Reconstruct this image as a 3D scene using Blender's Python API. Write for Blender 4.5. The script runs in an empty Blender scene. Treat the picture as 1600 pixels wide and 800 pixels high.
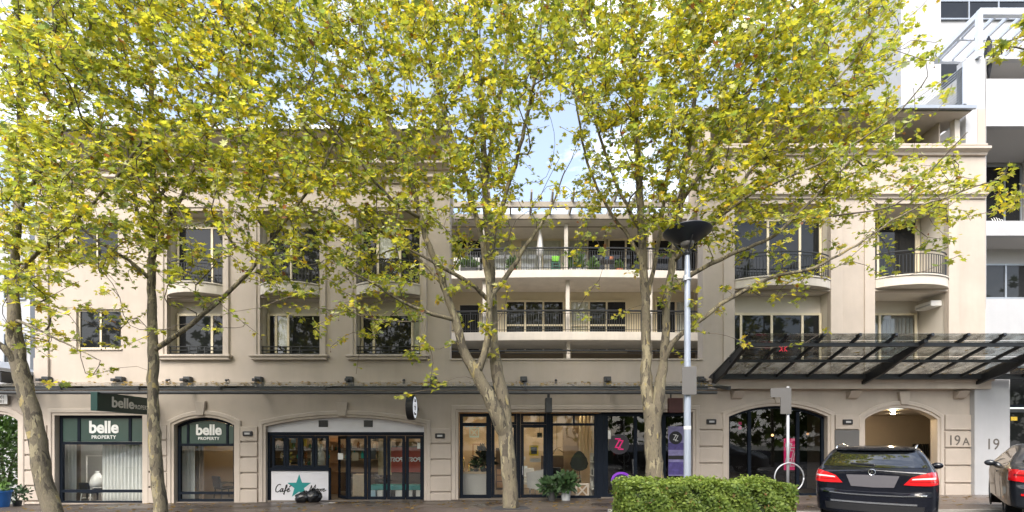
import bpy, bmesh, math, random
import numpy as np
from mathutils import Vector, Matrix, noise
from mathutils.bvhtree import BVHTree

R = math.radians
rnd = random.Random(7)
scene = bpy.context.scene
col = scene.collection

# ------------------------------------------------------------------ camera
CAMZ = 2.35                      # metres above the footpath at the wall
FPX = 720.0                      # focal length in photograph pixels (1600 wide)
HORIZON = 692.0                  # photograph row of the eye level
cam = bpy.data.cameras.new("camera")
cam.sensor_fit = 'HORIZONTAL'; cam.sensor_width = 36.0
cam.lens = 36.0 * FPX / 1600.0
cam.shift_y = (HORIZON - 400.0) / 1600.0
cam.clip_start = 0.1; cam.clip_end = 2000.0
camo = bpy.data.objects.new("camera", cam); col.objects.link(camo)
camo.location = (0, 0, CAMZ); camo.rotation_euler = (R(90), 0, 0)
scene.camera = camo

# ------------------------------------------------------------------ sky, sun, exposure
SUN_EL, SUN_ROT = R(45), R(200)
w = bpy.data.worlds.new("World"); scene.world = w; w.use_nodes = True
nt = w.node_tree; nt.nodes.clear()
N = nt.nodes.new; L = nt.links.new
wo = N('ShaderNodeOutputWorld'); bg = N('ShaderNodeBackground'); bg.inputs['Strength'].default_value = 0.15
sky = N('ShaderNodeTexSky'); sky.sky_type = 'NISHITA'; sky.sun_disc = False
sky.sun_elevation = SUN_EL; sky.sun_rotation = SUN_ROT; sky.air_density = 1.0; sky.dust_density = 2.5; sky.ozone_density = 0.3
tc = N('ShaderNodeTexCoord'); mp = N('ShaderNodeMapping'); mp.inputs['Scale'].default_value = (1, 1, 2.2)
n1 = N('ShaderNodeTexNoise'); n1.inputs['Scale'].default_value = 2.6; n1.inputs['Detail'].default_value = 9; n1.inputs['Roughness'].default_value = 0.58
cr = N('ShaderNodeValToRGB'); cr.color_ramp.elements[0].position = 0.49; cr.color_ramp.elements[1].position = 0.66
mix = N('ShaderNodeMix'); mix.data_type = 'RGBA'
mix.inputs['B'].default_value = (9.6, 9.8, 10.2, 1)
mul = N('ShaderNodeMath'); mul.operation = 'MULTIPLY_ADD'; mul.inputs[1].default_value = 0.66; mul.inputs[2].default_value = 0.10
L(tc.outputs['Generated'], mp.inputs['Vector']); L(mp.outputs[0], n1.inputs['Vector']); L(n1.outputs[0], cr.inputs[0])
L(cr.outputs[0], mul.inputs[0]); L(mul.outputs[0], mix.inputs['Factor']); L(sky.outputs[0], mix.inputs['A'])
L(mix.outputs['Result'], bg.inputs[0]); L(bg.outputs[0], wo.inputs[0])

sl = bpy.data.lights.new("sun", 'SUN'); sl.energy = 2.0; sl.angle = R(34); sl.color = (1.0, 0.95, 0.87)
so = bpy.data.objects.new("sun", sl); col.objects.link(so)
sdir = Vector((math.sin(SUN_ROT) * math.cos(SUN_EL), math.cos(SUN_ROT) * math.cos(SUN_EL), math.sin(SUN_EL)))
so.rotation_euler = sdir.to_track_quat('Z', 'Y').to_euler(); so.location = (0, -20, 30)
vs = scene.view_settings
vs.view_transform = 'Standard'; vs.look = 'None'; vs.gamma = 1.0; vs.use_curve_mapping = False
vs.exposure = 1.28
scene.cycles.max_bounces = 8; scene.cycles.transparent_max_bounces = 16
scene.cycles.diffuse_bounces = 4; scene.cycles.glossy_bounces = 3; scene.cycles.transmission_bounces = 4
scene.cycles.caustics_reflective = False; scene.cycles.caustics_refractive = False

# ------------------------------------------------------------------ scale helpers: photograph pixel at a depth -> metres
def XP(px, d=18.0): return (px - 800.0) * d / FPX
def ZP(py, d=18.0): return CAMZ + (HORIZON - py) * d / FPX
def gz(x, d):                                   # footpath height; it rises towards the road
    g = 0.137 + 0.0107 * max(-40, min(40, x))
    if d >= 8: return g + 0.075 * (18 - min(d, 18.5))
    return g + 0.75 - 0.045 * min(8 - d, 14)

# ------------------------------------------------------------------ mesh helpers
ORG = {}
def tag(o, label=None, cat=None, group=None, kind=None):
    if label: o['label'] = label
    if cat: o['category'] = cat
    if group: o['group'] = group
    if kind: o['kind'] = kind
    return o
def thing(name, label, cat, loc=(0, 0, 0), group=None):
    o = bpy.data.objects.new(name, None); col.objects.link(o)
    o.location = loc; o.empty_display_size = 0.2
    ORG[o.name] = Vector(loc)
    return tag(o, label, cat, group)
class MB:
    def __init__(s): s.v = []; s.f = []; s.c = None
    def add(s, vs, fs):
        n = len(s.v); s.v.extend([tuple(p) for p in vs]); s.f.extend([tuple(i + n for i in f) for f in fs]); return s
    def box(s, x0, x1, y0, y1, z0, z1):
        if x0 > x1: x0, x1 = x1, x0
        if y0 > y1: y0, y1 = y1, y0
        if z0 > z1: z0, z1 = z1, z0
        return s.add([(x0,y0,z0),(x1,y0,z0),(x1,y1,z0),(x0,y1,z0),(x0,y0,z1),(x1,y0,z1),(x1,y1,z1),(x0,y1,z1)],
                     [(0,3,2,1),(4,5,6,7),(0,1,5,4),(1,2,6,5),(2,3,7,6),(3,0,4,7)])
    def quad(s, a, b, c, d): return s.add([a, b, c, d], [(0, 1, 2, 3)])
    def beam(s, a, b, w, h, up=(0, 0, 1)):      # rectangular bar from a to b
        a = Vector(a); b = Vector(b); t = (b - a).normalized(); u = Vector(up)
        sd = t.cross(u)
        if sd.length < 1e-4: sd = t.cross(Vector((1, 0, 0)))
        sd.normalize(); u = sd.cross(t).normalized()
        vs_ = []
        for p in (a, b):
            for sx, sz in ((-1,-1),(1,-1),(1,1),(-1,1)):
                vs_.append(p + sd * (w/2*sx) + u * (h/2*sz))
        return s.add(vs_, [(0,1,2,3),(7,6,5,4),(0,4,5,1),(1,5,6,2),(2,6,7,3),(3,7,4,0)])
    def tube(s, path, rad, n=8, cap=True):
        path = [Vector(p) for p in path]; m = len(path)
        if not hasattr(rad, '__len__'): rad = [rad] * m
        ref = None; base = len(s.v)
        for i, p in enumerate(path):
            t = (path[min(i+1, m-1)] - path[max(i-1, 0)])
            if t.length < 1e-9: t = Vector((0, 0, 1))
            t.normalize()
            if ref is None:
                ref = t.cross(Vector((0.31, 0.95, 0.1))); 
            ref = (ref - t * ref.dot(t))
            if ref.length < 1e-6: ref = t.orthogonal()
            ref.normalize(); bi = t.cross(ref)
            for k in range(n):
                a = 2 * math.pi * k / n
                s.v.append(tuple(p + (ref * math.cos(a) + bi * math.sin(a)) * rad[i]))
        for i in range(m - 1):
            for k in range(n):
                a = base + i*n + k; b = base + i*n + (k+1) % n
                s.f.append((a, b, b + n, a + n))
        if cap:
            s.f.append(tuple(base + k for k in reversed(range(n)))); s.f.append(tuple(base + (m-1)*n + k for k in range(n)))
        return s
    def lathe(s, prof, c=(0, 0, 0), n=24, axis='Z'):
        base = len(s.v); m = len(prof)
        for r, h in prof:
            for k in range(n):
                a = 2 * math.pi * k / n
                x, y, z = r * math.cos(a), r * math.sin(a), h
                if axis == 'X': x, y, z = z, x, y
                if axis == 'Y': x, y, z = x, z, y
                s.v.append((c[0]+x, c[1]+y, c[2]+z))
        for i in range(m - 1):
            for k in range(n):
                a = base + i*n + k; b = base + i*n + (k+1) % n
                s.f.append((a, b, b + n, a + n))
        return s
    def ball(s, c, r, n=8, sq=(1, 1, 1)):
        prof = []
        m = max(3, n // 2)
        for i in range(m + 1):
            a = -math.pi/2 + math.pi * i / m
            prof.append((max(1e-4, math.cos(a)), math.sin(a)))
        b = len(s.v); s.lathe(prof, (0, 0, 0), n)
        for i in range(b, len(s.v)):
            x, y, z = s.v[i]; s.v[i] = (c[0]+x*r*sq[0], c[1]+y*r*sq[1], c[2]+z*r*sq[2])
        return s
    def poly(s, pts, y0, y1, plane='XZ'):       # closed outline (x,z) extruded from y0 (front) to y1
        n = len(pts)
        f = (lambda a, b, t: (a, t, b)) if plane == 'XZ' else ((lambda a, b, t: (t, a, b)) if plane == 'YZ' else (lambda a, b, t: (a, b, t)))
        vs_ = [f(a, b, y0) for a, b in pts] + [f(a, b, y1) for a, b in pts]
        fs = [tuple(range(n)), tuple(range(2*n-1, n-1, -1))] + [(i, i+n, (i+1) % n + n, (i+1) % n) for i in range(n)]
        return s.add(vs_, fs)
    def ribbon(s, pts, wd, y0, y1):             # flat stroke in the XZ plane
        for (ax, az), (bx, bz) in zip(pts, pts[1:]):
            dx, dz = bx-ax, bz-az; l = math.hypot(dx, dz) or 1; nx, nz = -dz/l*wd/2, dx/l*wd/2; ex, ez = dx/l*wd*.3, dz/l*wd*.3
            s.poly([(ax-nx-ex, az-nz-ez), (bx-nx+ex, bz-nz+ez), (bx+nx+ex, bz+nz+ez), (ax+nx-ex, az+nz-ez)], y0, y1)
        return s
    def sweep(s, path, prof):                   # path in XZ (open), prof list of (offset outwards, y); miter joints
        P = [Vector((a, b)) for a, b in path]; m = len(P); base = len(s.v); k = len(prof)
        for i, p in enumerate(P):
            def nrm(a, b):
                d = (b - a).normalized(); return Vector((-d.y, d.x))
            if i == 0: nn = nrm(P[0], P[1]); sc = 1
            elif i == m-1: nn = nrm(P[-2], P[-1]); sc = 1
            else:
                n_1, n_2 = nrm(P[i-1], p), nrm(p, P[i+1]); nn = (n_1 + n_2).normalized(); sc = 1 / max(.35, nn.dot(n_1))
            for o, y in prof:
                q = p + nn * (o * sc); s.v.append((q.x, y, q.y))
        for i in range(m-1):
            for j in range(k-1):
                a = base + i*k + j; s.f.append((a, a+1, a+1+k, a+k))
        return s
    def build(s, name, mat, parent=None, smooth=False, bevel=0, kind=None, label=None, auto=None):
        me = bpy.data.meshes.new(name)
        org = ORG.get(parent.name, Vector((0, 0, 0))) if parent else Vector((0, 0, 0))
        vs_ = s.v if org.length == 0 else [(x-org.x, y-org.y, z-org.z) for x, y, z in s.v]
        me.from_pydata(vs_, [], s.f); me.materials.append(mat)
        if smooth: me.shade_smooth()
        o = bpy.data.objects.new(name, me); col.objects.link(o)
        if parent: o.parent = parent
        ORG[o.name] = org
        if bevel:
            b = o.modifiers.new('bevel', 'BEVEL'); b.width = bevel; b.segments = 2; b.limit_method = 'ANGLE'
        if auto: me.set_sharp_from_angle(angle=R(auto))
        if kind: o['kind'] = kind
        if label: o['label'] = label
        return o
def top(name, mb, mat, label, cat, group=None, **kw):
    return tag(mb.build(name, mat, None, **kw), label, cat, group)
def arc(x0, x1, zs, rise, n=14):                # points of a segmental arch from x0 to x1
    h = (x1 - x0) / 2; rad = (h*h + rise*rise) / (2*rise); cx = (x0 + x1) / 2; cz = zs + rise - rad
    a0 = math.atan2(zs - cz, x0 - cx); a1 = math.atan2(zs - cz, x1 - cx)
    return [(cx + rad*math.cos(a0 + (a1-a0)*i/n), cz + rad*math.sin(a0 + (a1-a0)*i/n)) for i in range(n+1)]
def wall_mesh(x0, x1, z0, z1, holes, y, t, xc=None):
    """front sheet of a wall with openings; holes = (x0,x1,z0,z1[,rise]); reveals go back by t"""
    m = MB(); xs = sorted(set([x0, x1] + [h[0] for h in holes] + [h[1] for h in holes]))
    zs = sorted(set([z0, z1] + [h[2] for h in holes] + [h[3] for h in holes]))
    xs = [x for x in xs if x0 <= x <= x1]; zs = [z for z in zs if z0 <= z <= z1]
    for a, b in zip(xs, xs[1:]):
        for c, d in zip(zs, zs[1:]):
            mx, mz = (a+b)/2, (c+d)/2
            if any(h[0] < mx < h[1] and h[2] < mz < h[3] for h in holes): continue
            m.quad((a,y,c),(b,y,c),(b,y,d),(a,y,d))
    for h in holes:
        a, b, c, d = h[:4]; rise = h[4] if len(h) > 4 else 0
        zt = d - rise
        m.quad((a,y,c),(a,y,zt),(a,y+t,zt),(a,y+t,c)); m.quad((b,y,c),(b,y+t,c),(b,y+t,zt),(b,y,zt))
        m.quad((a,y,c),(a,y+t,c),(b,y+t,c),(b,y,c))
        if rise:
            A = arc(a, b, zt, rise)
            for (p, q), (p2, q2) in zip(A, A[1:]):
                m.quad((p,y,q),(p2,y,q2),(p2,y,d),(p,y,d)); m.quad((p,y,q),(p,y+t,q),(p2,y+t,q2),(p2,y,q2))
        else: m.quad((a,y,d),(b,y,d),(b,y+t,d),(a,y+t,d))
    return m
def room_mesh(x0, x1, y0, y1, z0, z1, back=True, floor=True):
    m = MB()
    m.quad((x0,y0,z0),(x0,y0,z1),(x0,y1,z1),(x0,y1,z0)); m.quad((x1,y0,z0),(x1,y1,z0),(x1,y1,z1),(x1,y0,z1))
    m.quad((x0,y0,z1),(x1,y0,z1),(x1,y1,z1),(x0,y1,z1))
    if floor: m.quad((x0,y0,z0),(x0,y1,z0),(x1,y1,z0),(x1,y0,z0))
    if back: m.quad((x0,y1,z0),(x0,y1,z1),(x1,y1,z1),(x1,y1,z0))
    return m
def text_mb(s, size, bold=0.0, extrude=0.004, align='CENTER', space=1.0):
    cu = bpy.data.curves.new('t', 'FONT'); cu.body = s; cu.size = size; cu.offset = bold; cu.extrude = extrude
    cu.align_x = align; cu.space_character = space; cu.resolution_u = 4
    o = bpy.data.objects.new('t', cu); col.objects.link(o)
    dg = bpy.context.evaluated_depsgraph_get(); me = bpy.data.meshes.new_from_object(o.evaluated_get(dg))
    m = MB(); m.v = [tuple(v.co) for v in me.vertices]; m.f = [tuple(p.vertices) for p in me.polygons]
    bpy.data.objects.remove(o); bpy.data.curves.remove(cu); bpy.data.meshes.remove(me)
    return m
def place(mb, fn):
    mb.v = [tuple(fn(*p)) for p in mb.v]; return mb
def text_wall(s, x, y, z, size, sx=1.0, **k):   # lettering on a plane facing the street
    return place(text_mb(s, size, **k), lambda a, b, c: (x + a*sx, y - c, z + b))

# ------------------------------------------------------------------ materials
def mat(name, rgb, rough=0.6, metal=0.0, spec=0.5, var=0.0, vscale=3.0, bump=0.0, bscale=40.0, coat=0.0, emis=None, estr=0, streak=0.0, sheen=0):
    m = bpy.data.materials.new(name); m.use_nodes = True; nt = m.node_tree; b = nt.nodes['Principled BSDF']
    b.inputs['Base Color'].default_value = (*rgb, 1); b.inputs['Roughness'].default_value = rough
    b.inputs['Metallic'].default_value = metal; b.inputs['Specular IOR Level'].default_value = spec
    b.inputs['Coat Weight'].default_value = coat; b.inputs['Coat Roughness'].default_value = 0.03
    if emis: b.inputs['Emission Color'].default_value = (*emis, 1); b.inputs['Emission Strength'].default_value = estr
    if var or bump or streak:
        tc = nt.nodes.new('ShaderNodeTexCoord')
        g = nt.nodes.new('ShaderNodeNewGeometry')
    if var or streak:
        n = nt.nodes.new('ShaderNodeTexNoise'); n.inputs['Scale'].default_value = vscale; n.inputs['Detail'].default_value = 6; n.inputs['Roughness'].default_value = .6
        nt.links.new(g.outputs['Position'], n.inputs['Vector'])
        mr = nt.nodes.new('ShaderNodeMapRange'); mr.inputs['From Min'].default_value = .25; mr.inputs['From Max'].default_value = .75
        mr.inputs['To Min'].default_value = 1 - var; mr.inputs['To Max'].default_value = 1 + var*.6
        nt.links.new(n.outputs[0], mr.inputs['Value'])
        last = mr.outputs[0]
        if streak:
            mp = nt.nodes.new('ShaderNodeMapping'); mp.inputs['Scale'].default_value = (1.1, 1.1, 0.10)
            nt.links.new(g.outputs['Position'], mp.inputs['Vector'])
            n2 = nt.nodes.new('ShaderNodeTexNoise'); n2.inputs['Scale'].default_value = 1.6; n2.inputs['Detail'].default_value = 5; n2.inputs['Roughness'].default_value = .65
            nt.links.new(mp.outputs[0], n2.inputs['Vector'])
            mr2 = nt.nodes.new('ShaderNodeMapRange'); mr2.inputs['From Min'].default_value = .42; mr2.inputs['From Max'].default_value = .72
            mr2.inputs['To Min'].default_value = 1; mr2.inputs['To Max'].default_value = 1 - streak
            nt.links.new(n2.outputs[0], mr2.inputs['Value'])
            mu = nt.nodes.new('ShaderNodeMath'); mu.operation = 'MULTIPLY'
            nt.links.new(last, mu.inputs[0]); nt.links.new(mr2.outputs[0], mu.inputs[1]); last = mu.outputs[0]
        hv = nt.nodes.new('ShaderNodeHueSaturation'); hv.inputs['Color'].default_value = (*rgb, 1)
        nt.links.new(last, hv.inputs['Value']); nt.links.new(hv.outputs[0], b.inputs['Base Color'])
    if bump:
        n3 = nt.nodes.new('ShaderNodeTexNoise'); n3.inputs['Scale'].default_value = bscale; n3.inputs['Detail'].default_value = 4
        nt.links.new(g.outputs['Position'], n3.inputs['Vector'])
        bp = nt.nodes.new('ShaderNodeBump'); bp.inputs['Strength'].default_value = bump; bp.inputs['Distance'].default_value = .02
        nt.links.new(n3.outputs[0], bp.inputs['Height']); nt.links.new(bp.outputs[0], b.inputs['Normal'])
    return m
def glass_mat(name, tint=(0.95, 0.965, 0.96), ior=1.75, dirt=0.0, dirtcol=(.35, .34, .3), rough=0.005):
    m = bpy.data.materials.new(name); m.use_nodes = True; nt = m.node_tree; nt.nodes.clear()
    o = nt.nodes.new('ShaderNodeOutputMaterial'); t = nt.nodes.new('ShaderNodeBsdfTransparent'); t.inputs[0].default_value = (*tint, 1)
    g = nt.nodes.new('ShaderNodeBsdfGlossy'); g.inputs['Roughness'].default_value = rough
    f = nt.nodes.new('ShaderNodeFresnel'); f.inputs[0].default_value = ior
    mx = nt.nodes.new('ShaderNodeMixShader'); k = nt.links.new
    gb = nt.nodes.new('ShaderNodeNewGeometry'); iv = nt.nodes.new('ShaderNodeMath'); iv.operation = 'SUBTRACT'; iv.inputs[0].default_value = 1; k(gb.outputs['Backfacing'], iv.inputs[1])
    fm = nt.nodes.new('ShaderNodeMath'); fm.operation = 'MULTIPLY'; k(f.outputs[0], fm.inputs[0]); k(iv.outputs[0], fm.inputs[1])
    k(fm.outputs[0], mx.inputs[0]); k(t.outputs[0], mx.inputs[1]); k(g.outputs[0], mx.inputs[2]); out = mx.outputs[0]
    if dirt:
        d = nt.nodes.new('ShaderNodeBsdfDiffuse'); d.inputs[0].default_value = (*dirtcol, 1)
        ge = nt.nodes.new('ShaderNodeNewGeometry'); n = nt.nodes.new('ShaderNodeTexNoise'); n.inputs['Scale'].default_value = 3.2; n.inputs['Detail'].default_value = 7
        k(ge.outputs['Position'], n.inputs['Vector'])
        mr = nt.nodes.new('ShaderNodeMapRange'); mr.inputs['From Min'].default_value = .38; mr.inputs['From Max'].default_value = .72; mr.inputs['To Min'].default_value = dirt*.25; mr.inputs['To Max'].default_value = dirt
        k(n.outputs[0], mr.inputs['Value'])
        m2 = nt.nodes.new('ShaderNodeMixShader'); k(mr.outputs[0], m2.inputs[0]); k(out, m2.inputs[1]); k(d.outputs[0], m2.inputs[2]); out = m2.outputs[0]
    k(out, o.inputs[0]); return m

CREAM = mat('cream_render', (0.485, 0.422, 0.362), .85, var=.10, vscale=.9, bump=.35, bscale=60, streak=.08, spec=.25)
TRIM = mat('cream_trim', (0.50, 0.437, 0.376), .8, var=.07, vscale=1.5, streak=.10, spec=.25)
SOFFIT = mat('pale_soffit', (0.66, 0.61, 0.54), .9, var=.05, vscale=1)
SLAB = mat('slab_white', (0.61, 0.56, 0.49), .8, var=.08, vscale=2, streak=.12)
GLASSAWN2 = glass_mat('awning_glass', (0.93, 0.94, 0.93), dirt=.22, dirtcol=(.45, .42, .36))
WHITE = mat('white_render', (0.43, 0.435, 0.45), .8, var=.08, vscale=.8, bump=.1, bscale=50, streak=.06)
FRAMEC = mat('cream_frame', (0.66, 0.58, 0.42), .5, var=.04)
FRAMED = mat('dark_frame', (0.010, 0.014, 0.022), .5, spec=.10, var=.1)
STEEL = mat('dark_steel', (0.030, 0.032, 0.036), .4, metal=.3, var=.2, vscale=6)
STEELG = mat('grey_steel', (0.055, 0.058, 0.062), .45, metal=.3, var=.25, vscale=5)
RAIL = mat('rail_black', (0.025, 0.027, 0.03), .4)
GLASSDARK = mat('dark_window_glass', (0.014, 0.015, 0.016), .02, spec=.34)
GLASS = glass_mat('clear_glass')
GLASSD = glass_mat('tinted_glass', (0.75, 0.77, 0.78))
GLASSAWN = glass_mat('dirty_awning_glass', (0.76, 0.79, 0.79), dirt=.55, dirtcol=(.36, .34, .30))
ROOFM = mat('roof_metal', (0.16, 0.165, 0.17), .5, metal=.2, var=.15)
GREYM = mat('grey_metal', (0.34, 0.37, 0.41), .4, metal=.4, var=.08)
LOUVRE = mat('louvre_metal', (0.62, 0.66, 0.72), .45, metal=.1, var=.05)
DARKROOM = mat('dark_room', (0.03, 0.027, 0.025), .9)
WARMWALL = mat('warm_wall', (0.62, 0.50, 0.35), .8, var=.06, vscale=1.2)
GREYFLOOR = mat('shop_floor', (0.20, 0.17, 0.14), .4, var=.15)
TAUPE = mat('taupe_paint', (0.27, 0.235, 0.185), .6, var=.1)
PLATE = mat('blank_plate', (0.12, 0.115, 0.11), .5, var=.03)
WHITEP = mat('white_panel', (0.72, 0.71, 0.74), .5, var=.03)
LETTER = mat('letter_white', (0.82, 0.82, 0.80), .5)
TEAL = mat('teal_print', (0.012, 0.26, 0.25), .5)
INK = mat('black_ink', (0.012, 0.012, 0.014), .6)
GREEN = mat('dark_green_panel', (0.010, 0.040, 0.034), .35)
GREENP = mat('green_glass_panel', (0.050, 0.085, 0.076), .18, spec=.6)
MAGENTA = mat('magenta_print', (0.85, 0.02, 0.22), .5, emis=(0.9, .02, .25), estr=.03)
BLACKP = mat('black_plastic', (0.015, 0.015, 0.017), .35)
CHROME = mat('chrome', (0.75, 0.76, 0.78), .12, metal=1)
# ================================================================== GROUND
def ground_strip(name, d0, d1, m, dz=0.0, nd=8, x0=-70, x1=70):
    b = MB(); xs = [x0 + (x1-x0)*i/14 for i in range(15)]; ds = [d0 + (d1-d0)*i/nd for i in range(nd+1)]
    for d in ds:
        for x in xs: b.v.append((x, d, gz(x, d) + dz))
    for i in range(nd):
        for j in range(14):
            a = i*15 + j; b.f.append((a, a+1, a+16, a+15))
    o = b.build(name, m); o['kind'] = 'structure'; return o
def paver_mat():
    m = mat('paving_bricks', (.2, .16, .13), .5); nt = m.node_tree; b = nt.nodes['Principled BSDF']
    g = nt.nodes.new('ShaderNodeNewGeometry'); br = nt.nodes.new('ShaderNodeTexBrick')
    br.inputs['Scale'].default_value = 4.3; br.inputs['Color1'].default_value = (.082, .061, .049, 1); br.inputs['Color2'].default_value = (.052, .040, .034, 1)
    br.inputs['Mortar'].default_value = (.05, .045, .04, 1); br.inputs['Mortar Size'].default_value = .016; br.inputs['Bias'].default_value = -.1
    n = nt.nodes.new('ShaderNodeTexNoise'); n.inputs['Scale'].default_value = .55; n.inputs['Detail'].default_value = 7
    k = nt.links.new; k(g.outputs['Position'], br.inputs['Vector']); k(g.outputs['Position'], n.inputs['Vector'])
    sx = nt.nodes.new('ShaderNodeSeparateXYZ'); k(g.outputs['Position'], sx.inputs[0])
    mr = nt.nodes.new('ShaderNodeMapRange'); mr.inputs['From Min'].default_value = .3; mr.inputs['From Max'].default_value = .7
    mr.inputs['To Min'].default_value = .65; mr.inputs['To Max'].default_value = 1.35; k(n.outputs[0], mr.inputs['Value'])
    # the drier, paler pavers east of the shop row
    mx = nt.nodes.new('ShaderNodeMapRange'); mx.inputs['From Min'].default_value = 3; mx.inputs['From Max'].default_value = 12
    mx.inputs['To Min'].default_value = 1.0; mx.inputs['To Max'].default_value = 2.3; k(sx.outputs[0], mx.inputs['Value'])
    mu = nt.nodes.new('ShaderNodeMath'); mu.operation = 'MULTIPLY'; k(mr.outputs[0], mu.inputs[0]); k(mx.outputs[0], mu.inputs[1])
    hv = nt.nodes.new('ShaderNodeHueSaturation'); k(br.outputs[0], hv.inputs['Color']); k(mu.outputs[0], hv.inputs['Value']); k(hv.outputs[0], b.inputs['Base Color'])
    rr = nt.nodes.new('ShaderNodeMapRange'); rr.inputs['From Min'].default_value = .35; rr.inputs['From Max'].default_value = .65
    rr.inputs['To Min'].default_value = .25; rr.inputs['To Max'].default_value = .6; k(n.outputs[0], rr.inputs['Value']); k(rr.outputs[0], b.inputs['Roughness'])
    bp = nt.nodes.new('ShaderNodeBump'); bp.inputs['Strength'].default_value = .5; bp.inputs['Distance'].default_value = .01; k(br.outputs['Fac'], bp.inputs['Height']); bp.invert = True
    k(bp.outputs[0], b.inputs['Normal'])
    return m
PAVER = paver_mat()
ASPH = mat('asphalt', (.052, .052, .054), .75, var=.2, vscale=8, bump=.4, bscale=120)
CONC = mat('kerb_concrete', (.36, .34, .31), .8, var=.15, vscale=3, bump=.2)
ground_strip('footpath', 10.75, 18.6, PAVER)
ground_strip('road', -34, 10.6, ASPH, -0.12, 30)
b = MB()
xs = [-70 + 10*i for i in range(15)]
for xa, xb in zip(xs, xs[1:]):
    za, zb = gz(xa, 10.67), gz(xb, 10.67)
    b.add([(xa,10.6,za-.3),(xb,10.6,zb-.3),(xb,10.6,zb+.003),(xa,10.6,za+.003),(xa,10.752,za+.004),(xb,10.752,zb+.004)], [(0,1,2,3),(3,2,5,4)])
o = b.build('kerb', CONC); o['kind'] = 'structure'
b = MB(); b.quad((-900,-600,-1.6),(900,-600,-1.6),(900,900,-1.6),(-900,900,-1.6))
o = b.build('ground', mat('far_ground', (.18, .18, .14), .9)); o['kind'] = 'structure'
# parking bay lines between the angled cars
LINE = mat('line_paint', (.75, .75, .73), .6, var=.15, vscale=9)
for i in range(4):
    xa = 4.6 + 3.5*i; xb = xa + 3.6
    b = MB(); n = 8
    for j in range(n + 1):
        t = j / n; x = xa + (xb-xa)*t; d = 6.4 + 4.1*t
        for s_ in (-.06, .06): b.v.append((x + s_, d, gz(x + s_, d) - .12 + .005))
    for j in range(n): b.f.append((2*j, 2*j+1, 2*j+3, 2*j+2))
    o = b.build('bay_line', LINE); o['kind'] = 'structure'

# ================================================================== APARTMENT BUILDING
D = 18.0
def X(px): return XP(px, D)
def Z(py): return ZP(py, D)
bld = thing('apartment_building', 'long cream rendered apartment building over a row of shops with balconies above', 'building', (0, 18, 0))
ZA = Z(606)                                              # line between the shop wall and the flats above
CURT = mat('pale_curtain', (.60, .58, .53), .9, var=.12, vscale=9)
# --- openings: (px0, px1, top, bottom)
L1 = [(119,189,483,545), (262,349,465,555), (407,500,465,555), (557,657,465,555)]
L2 = [(114,184,350,409), (262,349,330,447), (407,500,330,447), (557,657,330,447)]
hol = [(X(a), X(b_), Z(d), Z(c)) for a, b_, c, d in L1 + L2]
wall_mesh(X(56), X(703), ZA, Z(264), hol, D, .16).build('upper_wall', CREAM, bld)
RW = [(1148,1297,455,562), (1367,1481,455,562), (1148,1297,318,439), (1367,1481,318,438)]
hol = [(X(a), X(b_), Z(d), Z(c)) for a, b_, c, d in RW]
wall_mesh(X(1098), X(1540), ZA, Z(232), hol, D, .16).build('upper_wall', CREAM, bld)
# returns of the wings and their backs
for q in ((X(56), X(56)+.3, D+.002, 24, ZA, Z(264)), (X(703)-.3, X(703)-.002, D+.002, D+.5, ZA, Z(200)), (X(1098)+.002, X(1098)+.3, D+.002, D+.5, ZA, Z(170)), (X(1540)-.3, X(1540)-.002, D+.002, 24, ZA, Z(170))): MB().box(*q).build('side_wall', CREAM, bld)
# ground floor wall with the shop openings: (px0, px1, crown, base, rise px)
GF = [(87,224,649,787,0), (273,367,652,791,12), (416,663,652,789,14), (716,1082,644,789,0), (1138,1292,634,772,17), (1350,1463,637,778,18)]
hol = [(X(a), X(b_), gz(X((a+b_)/2), D)-.05 if d > 788 or a > 1000 or a == 416 else Z(d), Z(c), r/40) for a, b_, c, d, r in GF]
hol[0] = (hol[0][0], hol[0][1], Z(787), hol[0][3], 0)
wall_mesh(X(38), X(1523), -.4, ZA - .002, hol, D, .25).build('shop_wall', CREAM, bld)
# side return of shop wall at the corner
m = MB(); m.box(X(38), X(38)+.05, D+.002, D+.3, -.4, ZA-.004); m.build('corner_wall', CREAM, bld)
m = MB(); m.box(X(56), X(1540), 24.3, 24.6, -.4, Z(540)); m.build('rear_wall', CREAM, bld)
# string course just above the awning, copings and cornices
def moulding(px0, px1, py0, py1, out, name='cornice', y=D, mtl=TRIM):
    mm = MB(); x0, x1 = X(px0), X(px1); z0, z1 = Z(py1), Z(py0); h = z1 - z0
    P = [(y+.01, z0), (y-out*.35, z0), (y-out*.45, z0+h*.3), (y-out*.85, z0+h*.55), (y-out, z0+h*.62), (y-out, z1), (y+.01, z1)]
    n = len(P)
    for x in (x0, x1): mm.v += [(x, a, c) for a, c in P]
    mm.f += [tuple(range(n))[::-1], tuple(range(n, 2*n))] + [(i, (i+1) % n, (i+1) % n + n, i+n) for i in range(n)]
    return mm.build(name, mtl, bld)
moulding(57, 702, 597, 604, .07, 'string_course')
moulding(1099, 1102, 597, 604, .07, 'string_course')
moulding(57, 702, 277, 287, .22); moulding(57, 702, 258, 266, .30)
moulding(1099, 1539, 303, 311, .16); moulding(1099, 1539, 234, 244, .26); moulding(1099, 1539, 227, 233, .12)
# broad fascia band beneath the glass canopy
m = MB(); m.box(X(1103), X(1538), D-.28, D-.002, Z(609), Z(594)); m.box(X(1100), X(1541), D-.34, D-.003, Z(597), Z(593)); m.build('fascia', TRIM, bld, bevel=.02)
for a in (1322, 1489, 1142):
    m = MB(); m.poly([(D-.3, Z(612)), (D-.002, Z(612)), (D-.002, Z(624)), (D-.12, Z(622))], X(a), X(a+16), 'YZ'); m.build('corbel', TRIM, bld, bevel=.01)
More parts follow.
